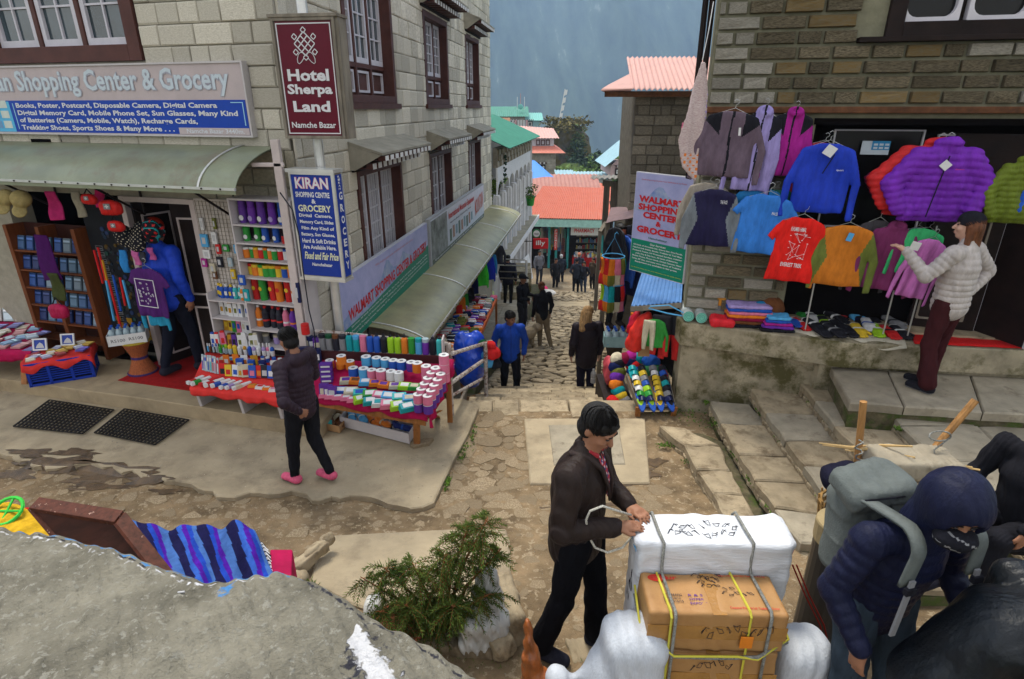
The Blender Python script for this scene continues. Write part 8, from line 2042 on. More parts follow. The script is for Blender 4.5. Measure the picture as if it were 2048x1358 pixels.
for i in range(20):
 for j in range(5):
  z=1.435-i*.012;w0_=.034*(1-.03*i);x0=-w0_+j*w0_*.4;f=lambda z:-.085-.055*min(1,(1.44-z)/.14);b.add([(x0,f(z),z),(x0+w0_*.4,f(z),z),(x0+w0_*.4,f(z-.012),z-.012),(x0,f(z-.012),z-.012)],[(0,1,2,3)],SQ_[(i*3+j*2+(i*j)%3)%3])
b.tube([(-.055,-.02,1.46),(-.055,-.05,1.47),(-.03,-.085,1.44)],.012,5,SQ_[0]);b.tube([(.055,-.02,1.46),(.055,-.05,1.47),(.03,-.085,1.44)],.012,5,SQ_[0]);b.build('checked_shirt',None,pm)
b=MB()
for g in(-1,1):b.tube([(g*.085,.05,1.45),(g*.078,-.05,1.45),(g*.045,-.115,1.38),(g*.03,-.15,1.28),(g*.01,-.155,1.18)],[.016,.018,.016,.010,.006],6)
b.build('collar',cloth((.032,.021,.019),'nylon'),pm,smooth=True)
person('man in bright blue down jacket and dark red hat entering the left shop doorway',pz(372,742,.24),160,1.93,dict(ankL=(.1,.16,.10),ankR=(-.1,-.12,.09),kneeL=(.1,-.0,.5),kneeR=(-.1,-.1,.5),elbL=(.26,-.05,1.12),wriL=(.2,-.22,1.0)),ny((.01,.045,.42)),pk((.01,.011,.02)),blk('dark'),hatm=cloth((.25,.02,.01)),rib=.007,q=1,fat=1.15)
person('young man in a bright blue jacket climbing the lane towards the square',pz(1020,800,-1.5),8,1.70,dict(ankL=(.1,-.12,.10),ankR=(-.1,.14,.13),kneeL=(.1,-.17,.52),kneeR=(-.1,-.02,.48),hea=(0,-.06,1.585),elbL=(.28,.08,1.12),elbR=(-.28,.06,1.12),wriL=(.25,.0,.90),wriR=(-.25,-.05,.9)),ny((.01,.06,.40)),pk((.01,.01,.014)),cloth((.02,.08,.4)),hy=35,hp=14,q=1,fat=1.08,stripe=ny((.01,.03,.2)))
person('woman with long fair hair and long black quilted jacket standing on the lane',pz(1168,803,-1.42),190,1.74,dict(ankL=(.07,.02,.09),ankR=(-.09,.02,.09),kneeL=(.08,0,.49),kneeR=(-.09,0,.49),hea=(0,-.03,1.59),pel=(0,0,.90),wriR=(-.23,-.02,.88)),ny((.018,.012,.018)),pk((.016,.014,.028)),blk('dark'),hair=M_hairy,skin=M_skinl,hy=-50,hp=18,q=1,rib=.007,hood='down',long_hair=.10,fat=1.15,bell=.02)
p=at(1186,765,8.95);o=obj('milky_bottle',goods_mesh('bottle','silver','white'),None,p,None,(1.5,1.5,1.3));tag(o,'pale plastic bottle held by the woman with long fair hair','bottle')
person('street vendor in black with a dark cap standing by the white pole',pz(1044,672,-2.25),60,1.68,dict(elbL=(.25,-.05,1.12),wriL=(.12,-.25,1.15),elbR=(-.25,-.05,1.12),wriR=(-.1,-.25,1.1)),pk((.012,.011,.014)),pk((.03,.03,.035)),blk('dark'),hatm=blk('black'),cap=True,q=1)
person('bearded tourist in a black sweater and khaki trousers leaning on one leg in the lane',pz(1083,696,-2.30),-150,1.72,dict(ankL=(.05,.0,.09),ankR=(-.12,.25,.09),kneeL=(.06,0,.49),kneeR=(-.1,.1,.49),hea=(0,-.06,1.58)),pk((.014,.014,.018)),pk((.22,.17,.11)),blk('dark'),hair=M_hairr,skin=M_skinl,hy=-20,hp=20,q=1)
s=Soft(.02,.04);s.ell((0,0,.3),(.16,.3,.17));s.ell((-.05,-.3,.42),(.11,.12,.11));s.cap((.06,.2,.3),(.06,.22,.0),.06,.04);s.cap((-.06,.2,.3),(-.06,.22,0),.06,.04);s.cap((.06,-.15,.3),(.06,-.15,0),.055,.04);s.cap((-.06,-.15,.3),(-.06,-.15,0),.055,.04);s.ell((-.05,-.42,.38),(.045,.06,.04));s.cap((0,.28,.38),(.03,.38,.5),.04,.02)
s.warp(lambda P:wob(P,40,.012));o=obj('shaggy_dog',s.mesh('dog',[mat('cream_fur',(.42,.34,.24),rough=.95,bump=1,bscale=90)]),None,pz(1052,690,-2.1),(0,0,2.2));tag(o,'shaggy cream coloured dog standing behind the tourist in the black sweater','dog')
for(x,y,rz,ht,c,b_,hm,hr,lab,z)in((1078,568,20,1.7,(.16,.16,.18),(.03,.035,.05),None,M_hairb,'distant person in a grey jacket with red sleeve, nearest the red café sign',-4.9),(1110,583,30,1.72,(.02,.02,.024),(.015,.015,.02),None,M_hairb,'distant man in black with hands in pockets, middle of the lane',-5.3),(1121,573,200,1.72,(.03,.035,.05),(.02,.02,.03),None,M_hairg,'distant white haired man just behind the man in black',-5.45),(1156,572,190,1.75,(.035,.035,.05),(.02,.02,.025),cloth((.55,.2,.12)),M_hairb,'distant man with an orange cap at the back of the right group',-5.3),(1151,588,170,1.72,(.03,.035,.05),(.012,.012,.016),blk('black'),M_hairb,'distant man in dark grey with a black cap, front of the right group',-5.0),(1166,588,-30,1.6,(.025,.025,.035),(.05,.07,.12),None,M_hairb,'distant man in black top and blue jeans in the right group',-5.0),(1184,583,-50,1.72,(.07,.05,.035),(.02,.018,.02),None,M_hairb,'distant man in a brown jacket at the right of the group',-5.2)):
 person(lab,pz(x,y,z),rz,ht,dict(elbL=(.27,.08,1.12),wriL=(.17,-.02,.98)),pk(c),pk(b_),blk('dark'),hair=hr,hatm=hm,q=0)
for(x,y,d,lab,c)in((1016,512,18.5,'person in black with back turned beyond the thin railing',(.015,.016,.03)),):person(lab,at(x,y,d)-Vector((0,0,1.68)),165,1.7,None,pk(c),pk((.01,.01,.01)),q=0,hood='down',fat=1.2)
person('man with a red lit face standing in the dark of the right lane stall',at(1243,447,9.2)-Vector((0,0,1.72)),20,1.7,None,pk((.012,.012,.015)),pk((.012,.012,.015)),q=0,skin=mat('skin_red_lit',(.45,.13,.08),rough=.6))  # red light on his face is put into the skin colour
soft_item('white_sack','white sack lying on the lane in front of the distant people','sack',pz(1092,588,-4.7),(.5,.35,.22),mat('sack_white',(.55,.53,.50),rough=.7),3,h=.04);soft_item('magenta_sack','magenta sack behind the white one on the lane','sack',pz(1082,580,-4.7),(.35,.3,.2),cloth((.5,.03,.12)),4,h=.04)
person('woman in pale grey quilted jacket, black hat and maroon trousers reading a price tag',pz(1850,778,.81),-150,1.70,dict(ankL=(.08,.04,.09),ankR=(-.08,-.06,.09),elbL=(.31,-.12,1.16),wriL=(.36,-.30,1.36),elbR=(-.38,.08,1.17),wriR=(-.17,.06,1.0),hea=(0,-.03,1.6)),ny((.42,.38,.36)),pk((.045,.012,.014)),blk('black'),hair=M_hairr,skin=M_skinl,hatm=blk('black'),long_hair=.03,hy=28,hp=-4,rib=.011,fat=1.1,bell=.03,handR=(.8,.0,-.5),nR=(0,-1,0),handL=(.2,-.8,.4),nL=(0,0,-1),q=2)
tag(MB().box(-.035,.035,-.002,.002,-.04,.04).build('price_card',C_('white'),None,loc=at(1831,492,5.1),rot=(.3,.2,-.5)),'small white price card held up by the woman in the pale jacket','card')
bp=person('man bending forward in a navy hooded jacket and face scarf, wearing a grey rucksack',at(1880,1358,1.95)+Vector((0,.12,-1.1))*0+Vector((0,0,0)),12,1.72,dict(pel=(0,.10,.95),che=(0,.03,1.24),nec=(0,-.04,1.43),hea=(.0,-.12,1.56),shoL=(.21,-.0,1.36),shoR=(-.21,-.0,1.36),elbL=(.29,.03,1.09),elbR=(-.30,.03,1.09),wriL=(.25,-.16,.93),wriR=(-.25,-.12,.9),hipL=(.1,.08,.92),hipR=(-.1,.08,.92),kneeL=(.1,-.02,.5),kneeR=(-.1,.02,.5)),ny((.007,.009,.030)),pk((.035,.05,.07)),blk('dark'),hp=22,hy=-22,hood='up',rib=.008,fat=1.08)
hd_=at(1912,1012,1.86);bp.location=(0,0,0)
_l=Matrix.Rotation(R(12),4,'Z')@Vector((.0,-.12,1.58));bp.location=hd_-_l*(1.72/1.7)
s=Soft(.01,.02);s.ell((-.03,-.175,1.485),(.08,.07,.05));s.warp(lambda P:wob(P,40,.004));obj('face_scarf',s.mesh('face_scarf',[blk('black'),C_('grey')],lambda C:(np.sin(C[:,0]*60+C[:,2]*120)>.93)),bp)
M_pack=mat('grey_pack',(.11,.125,.12),rough=.7,var=.12,scale=20,bump=.5,bscale=120)
rp=thing('rucksack','grey rucksack with zipped lid on the back of the man in the navy hood','rucksack',bp.location,R(12));s=Soft(.012,.04)
s.box((.02,.27,1.17),(.15,.11,.24),.07,rot=(R(-6),0,0));s.box((-.02,.24,1.45),(.16,.11,.06),.05,rot=(R(12),R(-6),0));s.box((-.02,.14,1.46),(.10,.03,.04),.02);s.warp(lambda P:wob(P,16,.007)-.004*(np.abs(np.sin(P[...,2]*22))<.12));obj('pack_body',s.mesh('pack_body',[M_pack]),rp)
for g in(-1,1):
 b=MB();b.grid(lambda u,v:(g*(.125+.035*v)+(u-.5)*.06,.20-.36*math.sin(min(1,v*1.5)*1.57)+.02*v,1.43+.055*math.sin(v*3.3)-.27*max(0,v-.4)),2,18);o=b.build('shoulder_strap',M_pack,rp,smooth=True);sd_=o.modifiers.new('t','SOLIDIFY');sd_.thickness=.014
 b=MB();b.hexa([(g*.175-.012,-.175,1.02),(g*.175+.012,-.175,1.02),(g*.175+.012,-.165,1.02),(g*.175-.012,-.165,1.02),(g*.155-.012,-.175,1.3),(g*.155+.012,-.175,1.3),(g*.155+.012,-.165,1.3),(g*.155-.012,-.165,1.3)]);b.build('webbing',C_('grey'),rp);b=MB();b.box(g*.16-.024,g*.16+.024,-.185,-.165,1.24,1.27);b.build('buckle',blk('black'),rp)
b=MB();b.tube([(-.15,.13,1.46),(-.03,.105,1.475),(.11,.12,1.46)],.005,5);b.build('zip',blk('black'),rp)
letter(bp,'THE NORTH',.07,.15,1.16,1.175,-.21,C_('grey'))if False else None
M_leather=mat('black_leather',(.006,.008,.011),rough=.42,var=.3,scale=8,bump=.5,bscale=7,spec=.28,bump_dist=.03,stretch=(1,1,.5))
lp=person('person in a shiny black leather jacket bending down at the bottom right corner',(0,0,0),75,1.72,dict(pel=(0,.22,.96),che=(0,.10,1.22),nec=(0,-.06,1.38),hea=(0,-.17,1.48),shoL=(.2,.0,1.32),shoR=(-.2,.0,1.32),elbL=(.29,.0,1.05),elbR=(-.29,.0,1.05),wriL=(.22,-.2,.92),wriR=(-.22,-.2,.92),hipL=(.1,.2,.92),hipR=(-.1,.2,.92),kneeL=(.1,.1,.5),kneeR=(-.1,.1,.5)),M_leather,pk((.008,.008,.01)),blk('dark'),hp=30,fat=1.12,q=1)
lp.location=at(2135,1215,1.62)-(Matrix.Rotation(R(75),4,'Z')@Vector((0,-.06,1.40)))
b=MB();b.tube([(-.075,-.12,1.40),(0,-.02,1.42),(.075,-.12,1.40)],.022,6);b.build('shirt_collar',C_('white'),lp)
rp2=person('person sitting at the right edge, only a dark knee and bare forearm in view',at(2105,868,2.95)-Vector((0,0,1.1)),-70,1.68,dict(pel=(0,0,.5),che=(0,-.02,.8),nec=(0,-.02,1.0),hea=(0,-.05,1.14),shoL=(.19,-.02,.94),shoR=(-.19,-.02,.94),hipL=(.1,0,.45),hipR=(-.1,0,.45),kneeL=(.12,-.4,.56),kneeR=(-.12,-.4,.56),ankL=(.12,-.42,.09),ankR=(-.12,-.4,.09),elbL=(.26,-.08,.7),elbR=(-.26,-.08,.7),wriL=(.2,-.34,.66),wriR=(-.2,-.34,.66)),pk((.012,.012,.018)),pk((.014,.014,.016)),blk('dark'))
# ---- FOREGROUND
fr_=random.Random(99)
# boulder
M_boulder=mat('grey_boulder',(.185,.172,.135),rough=.9,var=.42,scale=2.6,bump=1.0,bscale=26,dirt=(.26,.25,.21),dirt_scale=30,dirt_lo=.56,dirt_hi=.6,detail=9,bump_dist=.03)
SIL=[(-160,1030),(0,1062),(120,1082),(250,1118),(330,1150),(400,1172),(470,1164),(560,1152),(612,1166),(690,1218),(780,1270),(860,1312),(960,1390)]
SW=[atz(x,y,1.66-.12*max(0,(x-560)/400))for x,y in SIL]
def sil(u):
 t=u*(len(SW)-1);i=min(int(t),len(SW)-2);f=t-i;return SW[i].lerp(SW[i+1],f)
def rockf(u,v):
 p=sil(u).copy()
 if v<.3:
  t=v/.3;p.y+=.16*(1-t);p.x+=.25*(1-t)*max(0,u-.5);p.z=.2+(p.z-.2)*(1-(1-t)**2.5)**.6
 else:
  t=(v-.3)/.7;y1=.25;p=Vector((p.x*(1+.2*t),p.y+(y1-p.y)*t,p.z+.04*math.sin(t*3.2)+.03*math.sin(p.x*5+t*7)*t*3*(1-t)))
 p.z+=.016*math.sin(p.x*13+p.y*7)*math.sin(p.y*15-p.x*4)+.008*math.sin(p.x*31+p.y*17)*math.sin(p.y*41+2*math.sin(p.x*19))+.006*math.sin(p.x*77+p.y*51)
 return tuple(p)
b=MB();NU,NV=300,150;b.grid(rockf,NU,NV);BO=b.build('boulder',M_boulder,smooth=True);tag(BO,'large grey boulder with white, black and blue paint marks filling the bottom left','boulder')
ca=BO.data.color_attributes.new('paint_mask','FLOAT_COLOR','POINT');vals=[]
bump1=lambda x,w:max(0.,1-abs(x)/w)
for j in range(NV+1):
 for i in range(NU+1):
  u,v=i/NU,j/NV;w_=bump1(v-.302,.010)*(u<.56);k_=bump1(v-.285,.02)*(u<.5)*(.4+.6*math.sin(u*30)**2);bl_=bump1(v-.262,.03)*(.1<u<.66)+bump1(math.hypot((u-.50)*2.2,v-.318),.07)+.8*bump1(math.hypot((u-.10)*1.2,(v-.58)*1.6),.06);y_=bump1(v-.27,.03)*(u<.22)
  c=(u-.775)/.25;m=.335+.20*c
  if 0<c<1.5:w_=max(w_,bump1(v-m,.05+.05*c));k_=max(k_,bump1(v-m-.01,.13+.06*c)*.9)
  if u>.66 and v<.3:k_=max(k_,bump1(v-.27,.05)*.8)
  if .70<u<.84 and .2<v<.29:y_=0;bl_=0;k_=max(k_,.0)
  vals+=[min(w_,1)*(.5 if u<.7 else .8),k_*.6,bl_*.5,1.0]
ca.data.foreach_set('color',vals)
nt=M_boulder.node_tree;N=nt.nodes;L=nt.links;bs=N['Principled BSDF'];base=bs.inputs['Base Color'].links[0].from_socket
at_=N.new('ShaderNodeAttribute');at_.attribute_name='paint_mask';sp=N.new('ShaderNodeSeparateColor');L.new(at_.outputs['Color'],sp.inputs[0]);nn=N.new('ShaderNodeTexNoise');nn.inputs['Scale'].default_value=38;nn.inputs['Detail'].default_value=6
tc_=N.new('ShaderNodeTexCoord');L.new(tc_.outputs['Object'],nn.inputs['Vector'])
for ch,col in(('Green',(.035,.035,.045)),('Blue',(.07,.22,.48)),('Red',(.58,.58,.60))):
 ml=N.new('ShaderNodeMath');ml.operation='ADD';L.new(sp.outputs[ch],ml.inputs[0]);L.new(nn.outputs['Fac'],ml.inputs[1]);mr=N.new('ShaderNodeMapRange');mr.inputs['From Min'].default_value=.86;mr.inputs['From Max'].default_value=.98;L.new(ml.outputs[0],mr.inputs[0])
 mx=N.new('ShaderNodeMix');mx.data_type='RGBA';L.new(mr.outputs[0],mx.inputs['Factor']);L.new(base,mx.inputs['A']);mx.inputs['B'].default_value=(*col,1);base=mx.outputs['Result']
L.new(base,bs.inputs['Base Color'])
for x,y,c,lab in((268,1212,'amber','tan cigarette butt lying on the boulder'),(362,1185,'silver','pale pebble lying on the boulder')):tag(MB().cyl((-.012,0,0),(.012,.004,0),.004,n=8).build(lab.split()[1]+'_bit',C_(c),None,loc=atz(x,y,1.665)),lab,'litter')
# things laid out behind the boulder
P_=[atz(252,1046,.78),atz(515,1062,.78),atz(560,1172,.74),atz(318,1196,.76)]
b=MB()
def bl(u,v):
 p=P_[0].lerp(P_[1],u).lerp(P_[3].lerp(P_[2],u),v*1.15-.1);p.z+=.035*math.sin(u*12+1)*math.sin(v*3+u*4)+.014*math.sin(u*31+v*11)+.05*math.exp(-((u-.86)/.08)**2);
 if v<.1:p.z-=.5*(.1-v)*8
 if u>.97:p.z-=.1
 return tuple(p)
b.grid(bl,96,40);SQ=[cloth(c)for c in((.015,.05,.34),(.05,.12,.34),(.01,.01,.05),(.06,.01,.26),(.03,.09,.38))]
b.mats=SQ;b.m=[([0,1,2,2,0,3,1,1,2,2,4,3])[int((i+j*.12)/96*26)%12]for j in range(40)for i in range(96)]
o=b.build('striped_blanket',None,smooth=True);sd_=o.modifiers.new('t','SOLIDIFY');sd_.thickness=.01;tag(o,'blue, violet and black striped wool blanket laid out behind the boulder','blanket')
b=MB()
for k in range(46):
 p=Vector(bl(.985,.1+.88*k/46));b.tube([p,p+Vector((.02,-.0,.012)),p+Vector((.04+.02*fr_.random(),-.01,-.02))],.006,5,m=C_('white' if k%3 else 'black'))
tag(b.build('fringe',None,o),kind=None)
P=[atz(x,y,z)for x,y,z in((150,1122,.85),(328,1168,.85),(232,1046,1.08),(62,1018,1.08))];T=thing('display_case','dark brown wooden display case top leaning back in front of the striped blanket','lid');n=Vector((.01,.07,.025))
M_lid=mat('varnished_lid',(.045,.013,.007),rough=.6,var=.4,scale=5,bump=.2,stretch=(1,6,1));M_lide=mat('worn_lid_edge',(.075,.022,.012),rough=.55,var=.4,scale=30,dirt=(.4,.25,.2),dirt_scale=25,dirt_lo=.62,dirt_hi=.65)
b=MB();b.hexa([tuple(v)for v in(P[0],P[1],P[1]+n,P[0]+n,P[3],P[2],P[2]+n,P[3]+n)]);b.build('lid_panel',M_lid,T)
for a_,c_ in((P[0],P[3]),(P[3],P[2]),(P[2],P[1])):b=MB();e=(c_-a_).normalized()*.01;q=Vector((0,-.012,.004));w=Vector((0,0,.014))if abs((c_-a_).z)<.1 else Vector((.014,0,0));b.hexa([tuple(v)for v in(a_+q-w,c_+q-w,c_+n-w,a_+n-w,a_+q+w,c_+q+w,c_+n+w,a_+n+w)]);b.build('edge_strip',M_lide,T,bevel=.003)
b=MB();P=[atz(x,y,.66)for x,y in((540,1098),(585,1098),(582,1165),(540,1175))];b.hexa([(p.x,p.y,.3)for p in(P[3],P[2],P[1],P[0])]+[tuple(p)for p in(P[3],P[2],P[1],P[0])]);tag(b.build('red_stand',M_mag,None,bevel=.01),'small red cloth covered stand at the right end of the striped blanket','stand')
b=MB();c=atz(14,1022,.9);b.tube([c+Vector((.095*math.cos(t*.35),.08*math.sin(t*.35),.05*math.sin(t*.35)))for t in range(18)],.012,6,closed=True);b.tube([c-Vector((.09,0,0)),c+Vector((.09,0,0))],.008,5);b.tube([c-Vector((0,.08,.05)),c+Vector((0,.08,.05))],.008,5);tag(b.build('toy_ring',C_((.05,.5,.06))),'bright green plastic toy wheel at the left edge above the boulder','wheel')
soft_item('yellow_cloth','yellow cloth along the boulder at the left edge','cloth',atz(40,1055,.8),(.3,.12,.06),cloth((.55,.33,.02)),1,rot=(0,.25,-.3));soft_item('red_cloth','crumpled red cloth between green wheel and wooden lid','cloth',atz(52,1040,.78),(.12,.1,.06),cloth((.4,.01,.01)),2)
for(x,y,z,w,d,h,rz)in((600,1130,.3,.05,.26,.05,-.5),(625,1110,.3,.03,.22,.05,-.4),(590,1165,.3,.08,.07,.06,.1),(1015,1225,.35,.08,.2,.16,.2),(1000,1285,.35,.08,.08,.07,.6),(900,1290,.3,.28,.07,.06,-.1),(1190,1305,.25,.18,.09,.06,.2)):
 s=Soft(.014,.01);s.box((0,0,0),(w,d,h),.03);s.warp(lambda P:wob(P,19,.012,x));o=obj('kerb_stone',s.mesh('kerb_stone',[M_slab]),None,atz(x,y,z),(0,0,rz));tag(o,'rough kerb stone %s'%{600:'beside the red stand',625:'long and narrow, right of the red stand',590:'small, below the red stand',1015:'standing behind the white sack',1000:'round, right of the white sack',900:'long, under the juniper',1190:'under the feet of the man in brown'}[x],'stone')
# juniper with drooping sprays
M_jun=mat('juniper_needles',(.055,.115,.018),rough=.75,var=.5,scale=6,island=.5,hue=(.12,.17,.03));M_twig=mat('juniper_twig',(.22,.085,.03),rough=.8)
JB=atz(880,1272,.3);JT=thing('juniper_bush','low juniper with drooping feathery green sprays beside the white sack','shrub',JB);b=MB();tw=MB()
tips=[((.27,.10,.74),42,1.0),((.16,.10,.66),40,1.0),((.05,.05,.55),40,1.0),((-.12,.02,.50),36,.9),((-.28,.05,.45),34,.8),((-.42,.08,.36),26,.7),((-.15,-.12,.34),34,.8),((.1,-.15,.36),36,.8),((.28,-.08,.38),30,.8),((.34,.05,.58),26,.7),((-.3,-.1,.28),26,.8),((.0,-.05,.2),26,.8)]
for(tx,ty,tz_),n_,sc in tips:
 tx*=1.15;tz_*=1.12;n_=int(n_*1.5);m=Vector((tx*.45,ty*.4,tz_*.6));tw.tube([(0,0,-.1),tuple(m),(tx,ty,tz_)],[.016,.010,.003],5)
 for k in range(n_):
  t=fr_.random()**.6;p=m.lerp(Vector((tx,ty,tz_)),t)if fr_.random()<.8 else Vector((0,0,0)).lerp(m,fr_.uniform(.4,1));a=fr_.uniform(0,6.28);L=fr_.uniform(.12,.24)*sc;dx=Vector((math.cos(a),math.sin(a),.35));seg=9;q=p.copy();pts=[q.copy()]
  for i in range(seg):dx.z-=.16;q=q+dx.normalized()*L/seg;pts.append(q.copy())
  tw.tube(pts,.0016,3)
  for i in range(1,seg+1):
   d=(pts[i]-pts[i-1]).normalized();sd_=d.orthogonal().normalized()
   for g in range(4):
    sd_.rotate(Matrix.Rotation(1.9+fr_.random(),3,d));l=fr_.uniform(.018,.042)*(1.2-i/seg*.5);e=pts[i]+(d*.75+sd_*.75).normalized()*l;w=Vector((fr_.uniform(-1,1),fr_.uniform(-1,1),fr_.uniform(-1,1))).normalized()*.0028
    for z_ in(w,w.cross(d)):b.add([pts[i]-z_,pts[i]+z_,e+z_*.5,e-z_*.5],[(0,1,2,3)])
b.build('foliage',M_jun,JT);tw.build('branch',M_twig,JT);print('juniper faces',len(b.f))
M_plast=mat('white_plastic_sack',(.50,.50,.48),rough=.35,var=.12,scale=8,bump=.5,bscale=16,spec=.45)
s=Soft(.010,.03);s.box((0,0,.12),(.15,.10,.14),.05,rot=(0,.15,.2));s.cap((.02,.05,.2),(.02,.1,.46),.10,.05,sx=1.2);s.warp(lambda P:wob(P,24,.012,2)+.004*np.sin(P[...,0]*90+P[...,2]*50));o=obj('white_sack',s.mesh('white_sack',[M_plast]),None,atz(968,1292,.28)+Vector((0,.02,0)));tag(o,'crumpled white plastic sack leaning behind the juniper','sack')
soft_item('clear_bag','scrap of clear plastic lying left of the juniper','bag',atz(745,1210,.33),(.05,.1,.05),M_plast,6)
for x,y in((800,1285),):tag(obj('terracotta_pot',(MB().lathe([(.10,0),(.15,.16),(.16,.16),(.16,.19),(.14,.19)],20)).mesh('pot',mat('terracotta',(.36,.10,.05),rough=.8)),None,atz(x,y,.25),(0,.15,0)),'terracotta pot %s under the juniper'%('further left, half hidden by the boulder,' if x<800 else 'in the centre'),'pot')
s=Soft(.010,.03);s.cap((0,0,-.3),(.0,0,.18),.06,.045);s.cap((0,0,.18),(-.03,.02,.42),.042,.012);s.cap((0,0,.08),(.13,-.02,.0),.045,.035);s.cap((.13,-.02,.0),(.26,-.05,-.2),.035,.03);s.warp(lambda P:wob(P,30,.007));o=obj('carved_stump',s.mesh('stump',[mat('varnished_root',(.30,.085,.02),rough=.3,var=.5,scale=8,spec=.5,bump=.3,stretch=(3,3,.6))]),None,atz(1062,1330,.55)+Vector((0,-.1,0)));tag(o,'forked shiny orange brown root beside the man in brown','root')
# the load
M_poly=mat('woven_sack',(.64,.66,.70),rough=.45,var=.06,scale=30,bump=.55,bscale=7,spec=.3,bump_dist=.02,stretch=(.7,1.2,5));M_polyb=mat('woven_sack_blue',(.50,.53,.58),rough=.5,var=.08,scale=40,bump=.6,bscale=5,spec=.25,bump_dist=.02,stretch=(3.5,3.5,.8))
LP=at(1422,1060,2.43);BZ=Vector((LP.x,2.44,0.0));s=Soft(.011,.02)
s.box((0,0,1.0),(.385,.125,.385),.028);s.box((.375,0,1.36),(.03,.11,.02),.01);s.box((-.375,0,1.36),(.03,.11,.02),.01);s.warp(lambda P:wob(P,8,.004,1)+.0025*np.sin(P[...,2]*60+6*np.sin(P[...,0]*7))-.008*np.exp(-((np.abs(P[...,0])-.37)/.03)**2)*np.abs(np.sin(P[...,1]*60)))
BD=obj('white_bundle',s.mesh('white_bundle',[M_poly]),None,BZ,(0,0,R(-2)));tag(BD,'big white woven plastic bundle roped on top of the porter load','bundle')
def scrib(par,x0,x1,y0,y1,zf,n,m,r_,seed,nm='handwriting'):
 rd=random.Random(seed);b=MB()
 for k in range(n):
  cx=x0+(x1-x0)*(k+.5)/n;cy=rd.uniform(y0,y1);w=(x1-x0)/n*.6;p=[zf(cx+w*math.cos(t*1.3+k)*rd.uniform(.3,1),cy+(y1-y0)*.5*math.sin(t*1.7+rd.random()))for t in range(6)];b.tube(p,r_,4)
 return b.build(nm,m,par)
for row in range(2):scrib(BD,-.24+.03*row,.12+.03*row,-.07+row*.07,-.03+row*.07,lambda x,y:(x,y,1.386),8,LT_B,.0018,row)
scrib(BD,-.05,.05,.9,1.1,lambda x,y:(-.387,x,y),3,LT_B,.002,5)
for sx in(-.385,.385):
 b=MB()
 for k in range(7):b.tube([(sx,-.1+k*.033,1.37),(sx*1.03,-.1+k*.033+.012,1.33-.02*(k%2)),(sx,-.09+k*.033,1.28)],.0028,4)
 b.build('stitching',C_('light blue')if sx<0 else cloth((.5,.2,.2)),BD)
M_carton=mat('carton_brown',(.37,.20,.075),rough=.55,var=.14,scale=5,bump=.25,bscale=14,spec=.3,dirt=(.27,.13,.045),dirt_scale=5,dirt_lo=.5,dirt_hi=.75)
M_tape=mat('packing_tape',(.34,.17,.045),rough=.15,var=.15,scale=12,bump=.5,bscale=25,spec=.6);CB=Vector((at(1438,1235,2.06).x,2.18,0))
def carton(name,label,z0,z1,dy=0,w=.325):
 T=thing(name,label,'box',CB+Vector((0,dy,0)),R(-2));s=Soft(.010,.006);s.box((0,0,(z0+z1)/2),(w,.13,(z1-z0)/2),.012);s.warp(lambda P:wob(P,9,.004,z0*9));obj('carton_body',s.mesh('carton_body',[M_carton]),T)
 for zz in((z0+z1)/2,):b=MB();b.box(-w-.001,w+.001,-.1345,-.131,zz-.035,zz+.045);b.build('tape',M_tape,T)
 b=MB();b.box(-.03,.035,-.138,.12,z1+.0005,z1+.0035);b.build('tape',M_tape,T);return T
C1=carton('upper_carton','brown taped carton with handwriting and a red oval mark, upper of the two',.97,1.21);C2=carton('lower_carton','brown taped carton under the marked one, cut by the bottom of the picture',.60,.962,.005)
def on_top(par,s_,x0,x1,y0,y1,m,bold=.01,z=1.2145):
 o=letter(par,s_,x0,x1,0,y1-y0,0,m,bold);o.location=(0,y0,z);o.rotation_euler=(R(-90),0,0);return o
b=MB();b.add([(-.245+.05*math.cos(t*.4),.085+.024*math.sin(t*.4),1.2135)for t in range(16)],[tuple(range(16))]);b.build('red_oval',paint((.50,.03,.02)),C1)
on_top(C1,'mipur',-.285,-.15,.065,.10,paint((.50,.05,.03)),.03,1.2155)
for s_,x0,x1,y0,m in(('P.T. BARANG',-.24,-.15,-.03,LT_B),('MFG 10/12',-.24,-.16,-.05,LT_B),('LOT 315/15',-.24,-.15,-.07,LT_B),('R & S',-.12,-.05,-.03,paint((.08,.02,.2))),('OFFER',-.12,-.05,-.055,paint((.08,.02,.2))),('EXPORT',-.12,-.04,-.08,paint((.08,.02,.2))),('30g x 150 units Net Content 4.5 kg',.06,.29,.10,LT_R),('Consumer Products Ltd. Trademark Owner',.06,.29,-.10,LT_R)):on_top(C1,s_,x0,x1,y0,y0+.014,m)
for i,(x0,x1,y)in enumerate(((-.08,.08,.09),(-.06,.06,.06),(-.05,.12,.02),(.04,.2,-.02))):scrib(C1,x0,x1,y,y+.02,lambda x,y:(x,y,1.2155),5,LT_B,.0013,20+i)
scrib(C1,-.08,.26,1.08,1.13,lambda x,z:(x,-.1365,z),9,LT_B,.0014,30);scrib(C2,-.1,.1,.86,.9,lambda x,z:(x,-.1365,z),6,LT_B,.0014,31)
b=MB();b.box(.11,.17,-.15,-.142,1.02,1.09);b.build('orange_sticker',paint((.65,.2,.02)),C1,bevel=.003)
M_rope=mat('grey_rope',(.25,.25,.23),rough=.9,var=.4,scale=90,bump=.8,bscale=200);M_strap=mat('yellow_strap',(.55,.50,.06),rough=.4,var=.15)
def rope(label,pts,r,m,name='rope',cat='rope'):b=MB();b.tube(pts,r,8);return tag(b.build(name,m,None,smooth=True),label,cat)
